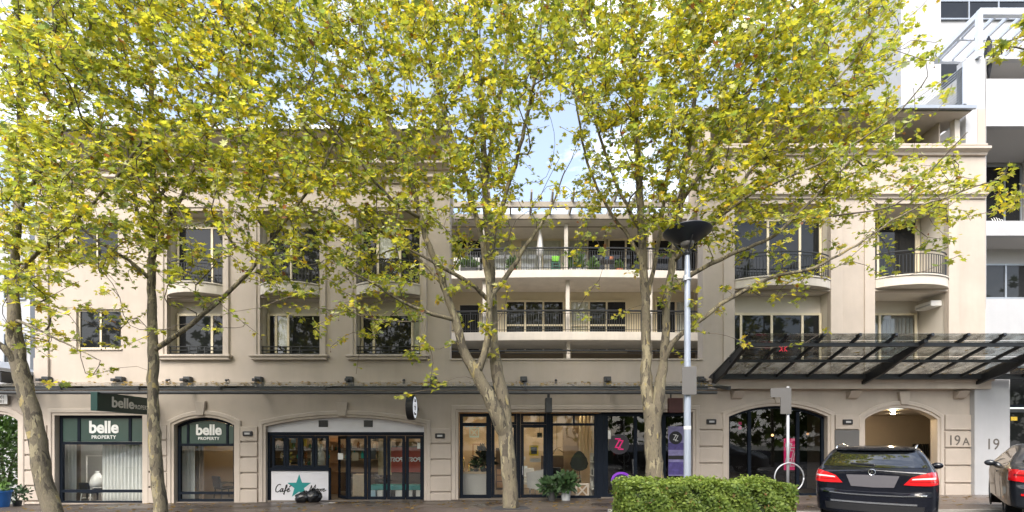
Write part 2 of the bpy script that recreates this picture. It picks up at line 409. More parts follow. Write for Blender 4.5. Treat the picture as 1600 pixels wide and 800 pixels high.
# pilasters on the upper walls
for a, c, zt in ((57,77,604),):
    m = MB(); m.box(X(a), X(c), D-.06, D-.001, Z(560), Z(266)); m.box(X(a)-.03, X(c)+.03, D-.09, D-.001, Z(604), Z(560)); m.build('pilaster', CREAM, bld, bevel=.01)
for a, c in ((1130,1147),(1297,1315),(1350,1366),(1481,1497)):
    m = MB(); m.box(X(a), X(c), D-.05, D-.001, Z(592), Z(312)); m.build('pilaster', TRIM, bld, bevel=.012)
# frames (architraves) round the tall openings of the left wing, and sills
for (a, b_, t, bo), (a2, b2, t2, bo2) in zip(L1[1:], L2[1:]):
    mm = MB(); x0, x1, z0, z1 = X(a), X(b_), Z(555), Z(t2)
    prof = [(0, D-.002), (0, D-.045), (.09, D-.045), (.12, D-.09), (.24, D-.09), (.26, D-.002)]
    mm.sweep([(x1, z0), (x1, z1), (x0, z1), (x0, z0)], [(-o, y) for o, y in prof]); mm.build('architrave', TRIM, bld)
    mm = MB(); mm.box(x0-.30, x1+.30, D-.16, D+.16, Z(563), Z(558.5)); mm.box(x0-.37, x1+.37, D-.22, D+.16, Z(558.5), Z(555)); mm.build('sill', TRIM, bld, bevel=.02)
m = None
# plain windows of the end bay
def window(x0, x1, z0, z1, y, cols=2, fw=.07, fm=FRAMEC, gm=GLASSDARK, parent=bld, name='window', hbars=(), dep=.07, splits=None, curt={}):
    f = MB(); f.box(x0, x1, y, y+dep, z0, z0+fw); f.box(x0, x1, y, y+dep, z1-fw, z1)
    f.box(x0, x0+fw, y+.001, y+dep-.001, z0+fw, z1-fw); f.box(x1-fw, x1, y+.001, y+dep-.001, z0+fw, z1-fw)
    sp = splits if splits is not None else [x0 + (x1-x0)*i/cols for i in range(1, cols)]
    for s_ in sp: f.box(s_-fw/2, s_+fw/2, y+.001, y+dep-.001, z0+fw, z1-fw)
    e = [x0+fw/2] + list(sp) + [x1-fw/2]
    for hb in hbars:
        for a, c in zip(e, e[1:]): f.box(a+fw/2, c-fw/2, y+.003, y+dep-.003, hb-fw/2, hb+fw/2)
    o = f.build(name, fm, parent)
    zz = [z0+fw/2] + list(hbars) + [z1-fw/2]
    for kk, (a, c) in enumerate(zip(e, e[1:])):
        gmat = GLASS if kk in curt else gm
        if kk in curt:                                        # drawn curtain or blind behind this pane
            cm = MB(); nn_ = max(8, int((c-a)*22)); yb_ = y+dep+.022; dz_ = curt[kk]*(z1-z0)
            for i_ in range(nn_+1):
                xx_ = a + (c-a)*i_/nn_; yy_ = yb_ + .012*math.sin(i_*1.15 + kk); cm.v += [(xx_, yy_, z1-fw-dz_), (xx_, yy_, z1-fw*.4)]
            for i_ in range(nn_): cm.f.append((2*i_, 2*i_+2, 2*i_+3, 2*i_+1))
            cm.build('curtain', CURT, o)
            bk_ = MB(); bk_.box(a, c, yb_+.03, yb_+.034, z0, z1); bk_.build('dark_interior', DARKROOM, o)
        for p, q in zip(zz, zz[1:]):
            g = MB(); g.box(a+fw/2-.004, c-fw/2+.004, y+dep*.45, y+dep*.45+.008, p+fw/2-.004, q-fw/2+.004); g.build('pane', gmat, o)
    return o
for a, b_, t, bo in (L1[0], L2[0]):
    window(X(a), X(b_), Z(bo), Z(t), D+.09)
    mm = MB(); mm.box(X(a)-.06, X(b_)+.06, D-.05, D+.1, Z(bo)-.06, Z(bo)+.004); mm.build('sill', TRIM, bld, bevel=.01)
# recessed loggias
DARKD = D + 1.35
def loggia(px0, px1, pt, pb, splits, deep=.45, gm=GLASSDARK, head=None, right=None, curt={}):
    x0, x1, z0, z1 = X(px0), X(px1), Z(pb), Z(pt)
    room_mesh(x0-.02, x1+.02, D+.161, D+deep+.15, z0-.35, z1+.004, back=True).build('loggia', SOFFIT, bld)
    d = D + deep; zt = ZP(head or pt + 24, d)
    xe = XP(right, d) if right else x1
    window(x0+.03, xe-.03, z0-.3, zt, d, fm=FRAMEC, gm=gm, name='balcony_door', splits=[XP(s_, d) for s_ in splits], fw=.09, curt=curt)
for i, (a, b_, t, bo) in enumerate(L1[1:]): loggia(a, b_, t, bo, [(331,), (431,450), (584,644)][i], head=490, curt=[{}, {1: .6}, {2: .95}][i])
for i, (a, b_, t, bo) in enumerate(L2[1:]): loggia(a, b_, t, bo, [(331,), (455,), (590,625)][i], curt=[{}, {}, {1: .4}][i])
loggia(1148, 1297, 455, 562, (1158,1206,1254), head=489); loggia(1148, 1297, 318, 439, (1200,1250))
loggia(1367, 1481, 318, 438, (1372,1432), deep=1.2)
loggia(1367, 1481, 455, 562, (1375,), deep=1.2, gm=GLASSD, head=489, right=1434)
# vertical blinds seen through the right hand door
BLIND = mat('blind_fabric', (.55, .54, .50), .8, var=.1)
for k in range(9):
    m = MB(); x = XP(1382 + 6*k, D+1.26); m.beam((x, D+1.268, Z(484)), (x, D+1.268, Z(560)), .10, .012, up=(.5, .8, 0)); m.build('blind_slat', BLIND, bld)
# bowed balcony slabs with rounded fronts
def bow(x0, x1, out, n=14):
    return [(x0 + (x1-x0)*i/n, -out*math.sin(math.pi*i/n)**.7) for i in range(n+1)]
def balcony(px0, px1, ptop, pbot, out, railtop, wide=0.0):
    x0, x1 = X(px0)-wide, X(px1)+wide; zt, zb = Z(ptop), Z(pbot)
    A = bow(x0, x1, out)
    m = MB(); m.poly([(x, D-.03+y) for x, y in A] + [(x1, D+.15), (x0, D+.15)], zb, zt, 'XY')
    s_ = m.build('balcony_slab', SLAB, bld, bevel=.015)
    m = MB(); m.poly([(x, D-.06+y*1.03) for x, y in A] + [(x1, D+.14), (x0, D+.14)], zt+.001, zt+.05, 'XY'); m.build('nosing', SLAB, s_)
    rz = Z(railtop); A2 = bow(x0+.06, x1-.06, out*.9)
    r = MB(); r.tube([(x, D+y, rz) for x, y in A2], .028, 6); r.tube([(x, D+y, rz-.13) for x, y in A2], .014, 5); r.tube([(x, D+y, zt+.13) for x, y in A2], .016, 5)
    ro = r.build('railing', RAIL, bld)
    bl = MB(); L_ = A2; cum = [0]
    for (a, c), (e, f) in zip(L_, L_[1:]): cum.append(cum[-1] + math.hypot(e-a, f-c))
    nn = int(cum[-1] / .115)
    for k in range(nn + 1):
        t = cum[-1]*k/nn; j = max(i for i in range(len(cum)) if cum[i] <= t + 1e-6); j = min(j, len(L_)-2)
        u = (t - cum[j]) / (cum[j+1]-cum[j]); x = L_[j][0] + (L_[j+1][0]-L_[j][0])*u; y = D + L_[j][1] + (L_[j+1][1]-L_[j][1])*u
        bl.box(x-.009, x+.009, y-.009, y+.009, zt+.05, rz-.13)
    bl.build('baluster_row', RAIL, ro, kind='stuff')
for a, b_, t, bo in L2[1:]: balcony(a, b_, 447, 462, .42, 411)
balcony(1148, 1297, 439, 452, .50, 400); balcony(1367, 1481, 437, 451, .50, 398)
# low rails across the first floor openings
for a, b_, t, bo in L1[1:]:
    r = MB(); x0, x1 = X(a), X(b_)
    for py in (541, 546.5, 552): r.tube([(x0, D+.09, Z(py)), (x1, D+.09, Z(py))], .022, 6)
    for s_ in (0.02, .36, .5, .64, .98): r.box(x0+(x1-x0)*s_-.015, x0+(x1-x0)*s_+.015, D+.075, D+.105, Z(555), Z(541))
    r.build('low_rail', RAIL, bld)
# set-back top storey: floor, back wall, windows, roof
for (p0, p1, pr, pc) in ((57, 702, 200, 208), (1099, 1507, 168, 172)):
    x0, x1 = X(p0), X(p1); zr = ZP(pr, 17.55)
    m = MB(); m.box(x0, x1, D+.01, D+1.72, Z(314), Z(310)); m.build('terrace_floor', SLAB, bld)
    m = MB(); m.box(x0+.05, x1-.05, D+1.5, D+1.7, Z(310), zr-.002); m.build('terrace_wall', CREAM, bld)
    m = MB(); m.box(x0-.02, x1, D-.38, D+1.75, zr, zr+.07); r = m.build('roof', ROOFM, bld)
    m = MB(); m.box(x0-.14, x1+.02, D-.47, D-.385, zr-.03, zr+.09); m.build('gutter', GREYM, r)
    m = MB(); m.box(x0, x1-.05, D-.3, D+1.49, zr-.05, zr-.004); m.build('soffit', SOFFIT, bld)
    n = 4 if p0 > 1000 else 6
    for k in range(n):
        a = x0 + .5 + (x1-x0-.9)*k/n
        window(a, a + (x1-x0)/n*.72, Z(306), zr-.75, D+1.43, cols=2, fm=FRAMEC)
    for k in range(n):
        a = x0 + (x1-x0)*(k+.93)/n - .1
        m = MB(); m.box(a, a+.2, D+.1, D+.3, Z(232) if p0 > 1000 else Z(262), zr-.052); m.build('column', SLAB, bld)
m = MB(); m.box(X(1478), X(1480), D+.3, D+1.49, Z(310), Z(172)-.06); m.build('terrace_end_wall', CREAM, bld)

# ------------------------------------------------------------------ set-back middle block above the shops
M0 = 24.8
def MX(px, d=M0): return XP(px, d)
def MZ(py, d=M0): return ZP(py, d)
BROWNB = mat('brown_door_paint', (.20, .155, .11), .6, var=.1)
xl, xr = MX(682), MX(1118)
m = MB(); m.box(X(703), X(1098), D-.001, D+.3, ZA, Z(562)); m.box(X(703)+.005, X(1098)-.005, D-.05, D+.35, Z(563), Z(560.5)); m.build('parapet', CREAM, bld)
m = MB(); m.box(X(600), X(1200), D+.31, M0-.01, Z(603)-.2, Z(603)); m.build('podium_roof', SLAB, bld)
m = MB(); m.box(xl, xr, 27.0, 27.3, 4.6, MZ(346)-.002); m.build('middle_wall', FRAMEC, bld)
for a, c in ((xl-.01, xl+.25), (xr-.25, xr+.01)): MB().box(a, c, M0+.05, 26.99, 4.6, MZ(346)-.004).build('middle_end_wall', CREAM, bld)
for pt, pb in ((424,436), (520,533)):
    m = MB(); A = [(xl + (xr-xl)*i/20, M0 - .28*math.sin(math.pi*i/20)) for i in range(21)]
    m.poly(A + [(xr, 26.98), (xl, 26.98)], MZ(pb), MZ(pt), 'XY'); m.build('balcony_slab', SLAB, bld, bevel=.02)
m = MB(); m.box(xl, xr, M0-.15, 27.6, MZ(346), MZ(339)); ro = m.build('roof', SLAB, bld)
m = MB(); m.box(xl-.05, xr+.05, M0-.25, M0-.16, MZ(346)+.03, MZ(338)); m.build('gutter', TAUPE, ro)
for py0, py1, cols in ((346,424,(757,884.5,1016,1095)), (436,520,(757,887,1016,1095)), (533,600,(757,888,1016,1095))):
    for px in cols:
        m = MB(); x = MX(px, 25.0); m.box(x-.1, x+.1, 24.95, 25.15, ZP(py1, M0), ZP(py0, M0)-.002); m.build('column', SLAB, bld, bevel=.01)
# railings of the middle block: posts, rails, balusters
for ptop, pbot in ((390,424), (487,520), (549,582)):
    z1, z0 = MZ(ptop), MZ(pbot)
    A = [(xl + (xr-xl)*i/20, M0 + .06 - .28*math.sin(math.pi*i/20)) for i in range(21)]
    r = MB(); r.tube([(x, y, z1) for x, y in A], .05, 6); r.tube([(x, y, z1-.14) for x, y in A], .016, 5); r.tube([(x, y, z0+.12) for x, y in A], .016, 5)
    ro = r.build('railing', RAIL, bld); bl = MB(); n = int((xr-xl)/.13)
    for k in range(n+1):
        t = k/n; x = xl + (xr-xl)*t; y = M0 + .06 - .28*math.sin(math.pi*t); q = .024 if k % 14 == 0 else .011
        bl.box(x-q, x+q, y-q, y+q, z0, z1 - (.0 if k % 14 == 0 else .14))
    if ptop < 540: bl.build('baluster_row', RAIL, ro, kind='stuff')
for px0, px1 in ((690, 752), (762, 880), (893, 1010), (1020, 1112)):
    MB().box(XP(px0, 26.9), XP(px1, 26.9), 26.9, 26.98, 4.7, ZP(549, 26.9)).build('store_door', BROWNB, bld)  # plain brown panels added for the dark band behind the rail
# sliding doors of the middle block
def mdoor(px0, px1, ptop, pbot, splits, d=26.885, hb=None, gm=GLASSDARK, curt={}):
    window(XP(px0, d), XP(px1, d), ZP(pbot, d), ZP(ptop, d), d, fm=FRAMEC, gm=gm, name='sliding_door', splits=[XP(s_, d) for s_ in splits], fw=.10, dep=.075, hbars=[ZP(hb, d)] if hb else (), curt=curt)
mdoor(716, 751, 474, 551, (), hb=None); mdoor(789, 882, 469, 551, (820.5, 849), hb=508); mdoor(890, 980, 469, 551, (920.5, 948), hb=508, curt={0: .35})
mdoor(1024, 1088, 469, 551, (1056,), curt={1: .9}); mdoor(706, 756, 373, 455, (730,)); mdoor(764, 802, 373, 455, (), curt={0: .9}); mdoor(812, 879, 373, 455, (848,), curt={0: .95, 1: .5})
mdoor(887, 947, 373, 455, (918,), curt={0: .97}); mdoor(950, 1008, 373, 455, (978,)); mdoor(1020, 1090, 373, 455, (1055,))
# pergola of the roof terrace
m = MB(); zb = ZP(324, 23.3); zt = ZP(316, 23.3); m.box(xl+.3, xr-.3, 23.22, 23.38, zb, zt); pg = m.build('pergola_beam', TAUPE, bld)
m = MB(); m.box(xl+.3, xr-.3, 25.35, 25.5, zb+.002, zt); m.build('pergola_beam', TAUPE, bld)
k = 0; px = 700
while px < 1100:
    x = XP(px, 23.3); m = MB(); m.poly([(22.75, zt+.22), (22.75, zt+.36), (25.6, zt+.36), (25.6, zt+.002), (22.95, zt+.002)], x-.045, x+.045, 'YZ'); m.build('pergola_rafter', TAUPE, bld); px += 32.5
for px in (757, 885, 1016):
    x = XP(px, 25.4); m = MB(); m.box(x-.06, x+.06, 25.36, 25.48, MZ(339)+.002, zb); m.build('pergola_post', SLAB, bld)

# ------------------------------------------------------------------ shop front stonework
def surround(px0, px1, crown, base, rise, wd=.26):
    x0, x1, z1 = X(px0), X(px1), Z(crown); zs = z1 - rise/40
    A = arc(x0, x1, zs, rise/40) if rise else [(x0, z1), (x1, z1)]
    zb = gz((x0+x1)/2, D) - .02
    path = [(x0, zb)] + A + [(x1, zb)]
    mm = MB(); mm.sweep(path, [(0, D-.002), (0, D-.05), (wd*.34, D-.05), (wd*.42, D-.085), (wd*.9, D-.085), (wd, D-.055), (wd, D-.002)])
    return mm.build('opening_surround', TRIM, bld)
for (a, b_, c, d, r) in GF: surround(a, b_, c, d, r)
surround(-26, 30, 647, 795, 10)
for a, b_, t, bo in ((309,322,627,649), (528,543,629,650), (1403,1417,612,632), (1208,1222,612,630)):
    m = MB(); x0, x1 = X(a), X(b_); m.poly([(x0-.04, Z(t)), (x0+.03, Z(bo)), (x1-.03, Z(bo)), (x1+.04, Z(t))], D-.13, D-.003); m.build('keystone', TRIM, bld, bevel=.015)
# rusticated blocks between the openings
def blocks(px0, px1, pys, pend, right_groove=True):
    for t, bo in zip(pys, pys[1:] + [pend]):
        m = MB(); m.box(X(px0), X(px1), D-.07, D-.001, Z(bo)+.036, Z(t)-.036); m.build('block', CREAM, bld, bevel=.014)
blocks(375, 403, [640+25, 690.5, 714.5, 739, 764], 789); blocks(233, 262, [663, 688, 713, 737, 761], 787)
blocks(671, 705, [668, 693.5, 718, 743.6, 769], 789); blocks(1092, 1128, [645.5, 672, 698, 724, 750], 775)
blocks(1304, 1342, [647, 672, 698, 724, 750], 775); blocks(1475, 1515, [647, 673, 700, 727.5, 755], 776); blocks(41, 75, [663, 688, 711, 735, 759, 783], 789)

# ================================================================== SHOPFRONTS AND ROOMS
def strip_mullions(f, x0, x1, y, zs, fw, dep):
    for z in zs: f.box(x0, x1, y, y+dep, z-fw/2, z+fw/2)
CAFEW = mat('cafe_wall', (.36, .27, .18), .8, var=.15, vscale=1.5)
def room(px0, px1, ptop, pbase, deep, wm, fm=GREYFLOOR):
    x0, x1, z1 = X(px0), X(px1), Z(ptop); z0 = gz((x0+x1)/2, D) + .03
    k = (D+deep)/D; a, c, a2, c2 = x0-.12, x1+.12, x0*k-.15, x1*k+.15; y0, y1 = D+.24, D+deep; zc = z1+.3; m = MB()      # side walls splay outwards
    m.quad((a,y0,z0),(a,y0,zc),(a2,y1,zc),(a2,y1,z0)); m.quad((c,y0,z0),(c2,y1,z0),(c2,y1,zc),(c,y0,zc)); m.quad((a,y0,zc),(c,y0,zc),(c2,y1,zc),(a2,y1,zc)); m.quad((a2,y1,z0),(a2,y1,zc),(c2,y1,zc),(c2,y1,z0)); m.build('shop_room', wm, bld)
    f = MB(); f.poly([(a,D+.02),(c,D+.02),(c2,y1),(a2,y1)], z0-.15, z0, 'XY'); f.build('shop_floor', fm, bld); return z0
def ceiling_light(x, y, z, w_, d_, label, e=6, colr=(1, .82, .58)):
    m = MB(); m.box(x-w_/2, x+w_/2, y-d_/2, y+d_/2, z-.05, z-.01)
    t = top('ceiling_light', m, mat('lamp_glow', (.8, .8, .8), .5, emis=colr, estr=e), label, 'ceiling light', 'lights inside the shops')
# --- estate agency, wide window
GREYWALL = mat('office_wall', (.50, .49, .47), .85, var=.05)
SHEER = mat('sheer_curtain', (.74, .73, .71), .9, var=.05, vscale=5)
BROWNC = mat('brown_drape', (.24, .18, .14), .9, var=.1)
def curtain(px0, px1, ptop, pbot, d, mt, label, folds=7, amp=.05):
    x0, x1 = XP(px0, d), XP(px1, d); z0, z1 = ZP(pbot, d), ZP(ptop, d); m = MB(); n = folds*8
    for i in range(n+1):
        t = i/n; x = x0 + (x1-x0)*t; y = d + amp*math.sin(2*math.pi*folds*t + .6*math.sin(5*t))
        m.v += [(x, y, z0), (x + .01*math.sin(9*t), y, (z0+z1)/2), (x, y*.999 + d*.001, z1)]
    for i in range(n): m.f += [(3*i, 3*i+3, 3*i+4, 3*i+1), (3*i+1, 3*i+4, 3*i+5, 3*i+2)]
    return top('curtain', m, mt, label, 'curtain', 'curtains in the estate agency', smooth=True)
def front(name, x0, x1, z0, z1, y, vs_, hs, fw=.09, dep=.10, gm=GLASS, skip=()):
    """shop window: frame with mullions at vs_ and transoms at hs, one pane in each cell"""
    return window(x0, x1, z0, z1, y, fm=FRAMED, gm=gm, name=name, splits=vs_, hbars=hs, fw=fw, dep=dep)
FY = D + .13
room(87, 224, 655, 788, 3.2, GREYWALL); 
o = front('shop_window', X(88), X(223), Z(788), Z(649), FY, [], [Z(768), Z(692.5)], fw=.11)
def panel(px0, px1, p0, p1, y, mt, name='sign_panel', parent=bld, dep=.02):
    m = MB(); m.box(X(px0), X(px1), y, y+dep, Z(p1), Z(p0)); return m.build(name, mt, parent)
for a, c in ((92,116),(120.5,196.5),(201,219)): panel(a, c, 653.5, 690, FY+.02, GREENP)
m = MB(); m.box(X(116), X(120.5), FY-.004, FY+.09, Z(690), Z(653)); m.box(X(196.5), X(201), FY-.004, FY+.09, Z(690), Z(653)); m.build('mullion', FRAMED, bld)
def belle(xc, zc, y, s, lab, panel_label):
    t = thing('shop_lettering', lab, 'sign lettering', (xc, y, zc), 'estate agency lettering')
    m = place(text_mb('belle', s, bold=s*.032, space=.98), lambda a, b_, c: (xc + a*1.02, y - c, zc - .28*s + b_*1.06)); m.build('letter_row', LETTER, t)
    m = place(text_mb('PROPERTY', s*.30, bold=s*.006, space=1.12), lambda a, b_, c: (xc + a, y - c, zc - .66*s + b_)); m.build('small_letter_row', LETTER, t)
belle(X(157), Z(669), FY+.012, .62, 'pale belle PROPERTY lettering on the wide green window header', '')
curtain(95, 120, 692, 788, 18.75, SHEER, 'white sheer curtain at the left edge of the wide agency window', 5)
curtain(120, 127, 692, 788, 18.9, BROWNC, 'narrow brown drape beside the left sheer curtain', 2, .03)
curtain(160, 226, 692, 788, 18.75, SHEER, 'broad white sheer curtain filling the right of the wide agency window', 12)
CERAM = mat('white_ceramic', (.78, .76, .73), .4)
z0 = ZP(763, 19.2)
t = thing('side_table', 'dark slatted table under the white vase in the agency window', 'table', (XP(146, 19.2), 19.2, gz(-16, 18)))
m = MB(); m.box(XP(127, 19.2), XP(162, 19.2), 18.95, 19.45, z0-.05, z0); m.build('tabletop', BLACKP, t)
for sx in (129, 159):
    for sy in (19.0, 19.4):
        m = MB(); m.box(XP(sx, 19.2)-.02, XP(sx, 19.2)+.02, sy-.02, sy+.02, gz(-16, 18)+.03, z0-.05); m.build('leg', BLACKP, t)
m = MB(); s_ = 1.0; m.lathe([(.001, 0), (.13, 0), (.24, .12), (.26, .26), (.2, .46), (.10, .60), (.055, .66), (.085, .72), (.05, .72), (.001, .6)], (XP(152, 19.2), 19.2, z0+.002), 20)
top('vase', m, CERAM, 'white teardrop vase on the table in the agency window', 'vase', smooth=True)
t = thing('floor_lamp', 'white angular floor lamp beside the vase in the agency window', 'lamp', (XP(135, 19.6), 19.6, gz(-16, 18)+.03))
m = MB(); x = XP(135, 19.6); zb = gz(-16, 18)+.03; zt = ZP(713, 19.6); m.box(x-.02, x+.02, 19.58, 19.62, zb+.03, zt); m.build('pole', CERAM, t)
m = MB(); m.box(x-.02, x+1.1, 19.581, 19.619, zt, zt+.05); m.build('arm', CERAM, t)
m = MB(); m.lathe([(.001, 0), (.2, 0), (.2, .03), (.001, .03)], (x, 19.6, zb), 16); m.build('base', CERAM, t)
def chair(px, d, zf, mt, lab, s=1.0, rot=0.0, legm=None):
    x = XP(px, d); t = thing('armchair', lab, 'chair', (x, d, zf), 'chairs inside the shops'); c, sn = math.cos(rot), math.sin(rot)
    def P(mm): return place(mm, lambda a, b_, e: (x + (a*c - b_*sn)*s, d + (a*sn + b_*c)*s, zf + e*s))
    P(MB().box(-.3, .3, -.3, .3, .38, .48)).build('seat', mt, t, bevel=.03)
    P(MB().add([(-.3,.24,.48),(.3,.24,.48),(.3,.34,.48),(-.3,.34,.48),(-.27,.34,.95),(.27,.34,.95),(.27,.42,.95),(-.27,.42,.95)], [(0,3,2,1),(4,5,6,7),(0,1,5,4),(1,2,6,5),(2,3,7,6),(3,0,4,7)])).build('backrest', mt, t, bevel=.03)
    for sx in (-.26, .26):
        P(MB().tube([(sx, -.26, .62), (sx, .1, .66), (sx, .3, .6)], .03, 6)).build('arm', legm or mt, t)
        for sy in (-.26, .26): P(MB().tube([(sx, sy, .38), (sx*1.1, sy*1.15, 0)], .022, 6)).build('leg', legm or mt, t)
chair(143, 18.85, gz(-16,18)+.03, BLACKP, 'small black chair with curved white legs in front of the vase', .8, 3.0, CERAM)
ceiling_light(X(150), 20, Z(655)+.28, 1.2, .4, 'ceiling light in the room behind the wide agency window', 28, (1, .95, .88))
# --- estate agency, arched window
room(273, 367, 650, 790, 3.2, WARMWALL)
x0, x1 = X(274), X(366); zb = gz(X(320), D) + .03; zs = Z(664.5)
f = MB(); f.box(x0, x0+.11, FY, FY+.1, zb+.10, zs); f.box(x1-.11, x1, FY, FY+.1, zb+.10, zs); f.box(x0, x1, FY, FY+.1, zb, zb+.10)
for z in (Z(695), Z(771)): f.box(x0+.11, x1-.11, FY+.001, FY+.099, z-.05, z+.05)
A = arc(x0, x1, zs, 12/40); Ai = arc(x0+.0, x1-.0, zs-.1, 12/40)
for (a, c), (e, g), (a2, c2), (e2, g2) in zip(A, A[1:], Ai, Ai[1:]): f.add([(a,FY,c),(e,FY,g),(e2,FY,g2),(a2,FY,c2),(a,FY+.1,c),(e,FY+.1,g),(e2,FY+.1,g2),(a2,FY+.1,c2)], [(3,2,1,0),(7,6,2,3),(0,1,5,4),(4,5,6,7)])
aw = f.build('shop_window', FRAMED, bld)
for z_0, z_1 in ((zb+.1, Z(771)-.05), (Z(771)+.05, Z(695)-.05)):
    m = MB(); m.box(x0+.106, x1-.106, FY+.045, FY+.053, z_0-.004, z_1+.004); m.build('pane', GLASS, aw)
for a, c in ((279,288),(291.5,350),(353.5,361)):
    P = [(X(a), Z(693.5)), (X(c), Z(693.5))] + [(p, q-.012) for p, q in reversed(Ai) if X(a) < p < X(c)]
    def zat(xx): 
        for (p, q), (p2, q2) in zip(Ai, Ai[1:]):
            if p <= xx <= p2: return q + (q2-q)*(xx-p)/(p2-p) - .012
    P = [(X(a), Z(693.5)), (X(c), Z(693.5)), (X(c), zat(X(c)))] + [(p, q-.012) for p, q in reversed(Ai) if X(a) < p < X(c)] + [(X(a), zat(X(a)))]
    m = MB(); m.poly(P, FY+.03, FY+.05); m.build('sign_panel', GREENP, bld)
m = MB(); m.box(X(288), X(291.5), FY+.004, FY+.09, Z(693.5), zat(X(289))); m.box(X(350), X(353.5), FY+.004, FY+.09, Z(693.5), zat(X(352))); m.build('mullion', FRAMED, bld)
belle(X(322), Z(673), FY+.024, .54, 'pale belle PROPERTY lettering on the arched green window header', '')
curtain(277, 305, 694, 790, 18.75, SHEER, 'white sheer curtain at the left of the arched agency window', 6)
curtain(305, 319, 694, 790, 18.95, BROWNC, 'brown drape hanging beside the sheer curtain in the arched window', 3)
chair(352, 19.2, gz(-11,18)+.03, BLACKP, 'dark armchair at the right of the arched agency window', 1.0, 2.6)
ceiling_light(X(320), 20, Z(650)+.28, .6, .3, 'ceiling light in the room behind the arched agency window', 12)
# --- café
zc0 = room(416, 663, 652, 789, 4.2, CAFEW)
zb = gz(X(540), D)
x0, x1 = X(416), X(663)
# white header board following the arch, with two vents
A = [(p, q-.006) for p, q in arc(x0, x1, Z(652)-14/40, 14/40)]
m = MB(); m.poly([(x0, Z(677)), (x1, Z(677))] + list(reversed(A)), FY+.0, FY+.06); hb_ = m.build('header_board', WHITEP, bld)
for a, c in ((496,510.5), (567,581)):
    m = MB(); m.box(X(a), X(c), FY-.02, FY-.001, Z(667), Z(656.5)); 
    for k in range(4): m.box(X(a)+.02, X(c)-.02, FY-.032, FY-.02, Z(666)+.06*k, Z(666)+.06*k+.02)
    m.build('vent', BLACKP, hb_)
f = MB(); f.box(x0, x1, FY-.03, FY+.1, Z(680.5), Z(675)); f.box(x0, x0+.1, FY-.03, FY+.1, zb, Z(680.5)); f.box(x1-.08, x1, FY-.03, FY+.1, zb, Z(680.5)); f.build('shopfront_frame', FRAMED, bld)
# four servery windows above the painted counter board
for k in range(4):
    a = 422.5 + 22.3*k
    window(X(a), X(a+21.6), Z(731), Z(681), FY-.01, fm=FRAMED, gm=GLASS, name='servery_window', cols=1, fw=.095, dep=.08)
m = MB(); m.box(X(420), X(514), FY-.06, FY+.1, Z(736), Z(731)); m.build('servery_sill', FRAMED, bld)
m = MB(); m.box(X(421.5), X(511.5), FY-.02, FY+.05, Z(786), Z(736)); cb = m.build('counter_board', WHITEP, bld)
m = MB(); m.box(X(420), X(514), FY-.03, FY+.06, zb, Z(786)); m.box(X(511.5), X(514.5), FY-.03, FY+.06, Z(786), Z(736)); m.build('board_edge', FRAMED, bld)
# folding glazed doors; the first leaf stands open
def door(xa, xb, zt, zb_, y, fw=.13, name='glazed_door', handle=None):
    o = window(xa, xb, zb_, zt, y, fm=FRAMED, gm=GLASS, name=name, cols=1, fw=fw, dep=.06)
    if handle:
        m = MB(); m.tube([(handle, y-.05, zb_+.9), (handle, y-.05, zb_+1.25)], .016, 8); m.tube([(handle, y-.05, zb_+.92), (handle, y, zb_+.92)], .01, 6); m.tube([(handle, y-.05, zb_+1.23), (handle, y, zb_+1.23)], .01, 6); m.build('handle', CHROME, o)
    return o
for a, c in ((541.5,571.5),(573,602),(603.5,631.5),(633,660)):
    door(X(a), X(c), Z(681), zb+.06, FY-.01, .11)
o = window(0, .78, 0, Z(681)-zb-.06, -.03, fm=FRAMED, gm=GLASS, name='glazed_door', cols=1, fw=.12, dep=.06, parent=None)
o.parent = bld; o.location = (X(541)-0, FY+.04-18, zb+.06); o.rotation_euler = (0, 0, R(136)); 
for c in o.children: pass
# handwritten sign on the board with its five pointed star
t = thing('cafe_sign', 'handwritten Café lettering with a teal five pointed star on white counter board', 'sign', (X(466), FY-.03, Z(760)))
sc_, sr = (X(465.5), Z(760)), .49
P = []
for k in range(10):
    rr = (sr if k % 2 == 0 else sr*.40); an = math.pi/2 + math.pi*k/5
    P.append((sc_[0] + rr*math.cos(an), sc_[1] - .02 + rr*math.sin(an)))
m = MB(); m.poly(P, FY-.026, FY-.0205); m.build('star', TEAL, t)
def script(strokes, x, z, s, slant=.22):
    m = MB()
    for st in strokes: m.ribbon([(x + (a + b_*slant)*s, z + b_*s) for a, b_ in st], .085*s*1.0+.008, FY-.03, FY-.0205)
    return m
C_ = [(.55,1.0),(.4,1.08),(.2,1.0),(.03,.7),(0,.35),(.12,.06),(.35,.02),(.6,.2)]
a_ = [(1.0,.48),(.8,.5),(.66,.3),(.7,.06),(.86,.1),(1.0,.45),(1.0,.08),(1.12,.1)]
f_ = [(1.2,.1),(1.45,.7),(1.42,1.0),(1.3,.95),(1.3,.3),(1.28,-.3),(1.2,-.2),(1.35,.2),(1.55,.3)]
e_ = [(1.62,.28),(1.85,.38),(1.78,.54),(1.64,.45),(1.62,.15),(1.75,.04),(2.0,.2)]
acc = [(1.8,.72),(2.0,.95)]
script([C_, a_, f_, e_, acc], X(427.5), Z(769.5), .29).build('letter_row', INK, t)
M_ = [(0,0),(.2,.95),(.42,.2),(.8,1.05),(.85,.1),(.95,0)]
o_ = [(1.25,.45),(1.05,.35),(1.08,.05),(1.3,.05),(1.4,.3),(1.25,.45),(1.55,.3)]
r_ = [(1.6,.42),(1.78,.3),(1.95,.04)]; r2 = [(1.98,.46),(1.8,.25),(1.58,.02)]
e2 = [(2.1,.25),(2.35,.34),(2.28,.5),(2.12,.4),(2.12,.12),(2.28,.02),(2.6,.2)]
script([M_, o_, r_, r2, e2], X(481), Z(768.5), .25).build('letter_row', INK, t)
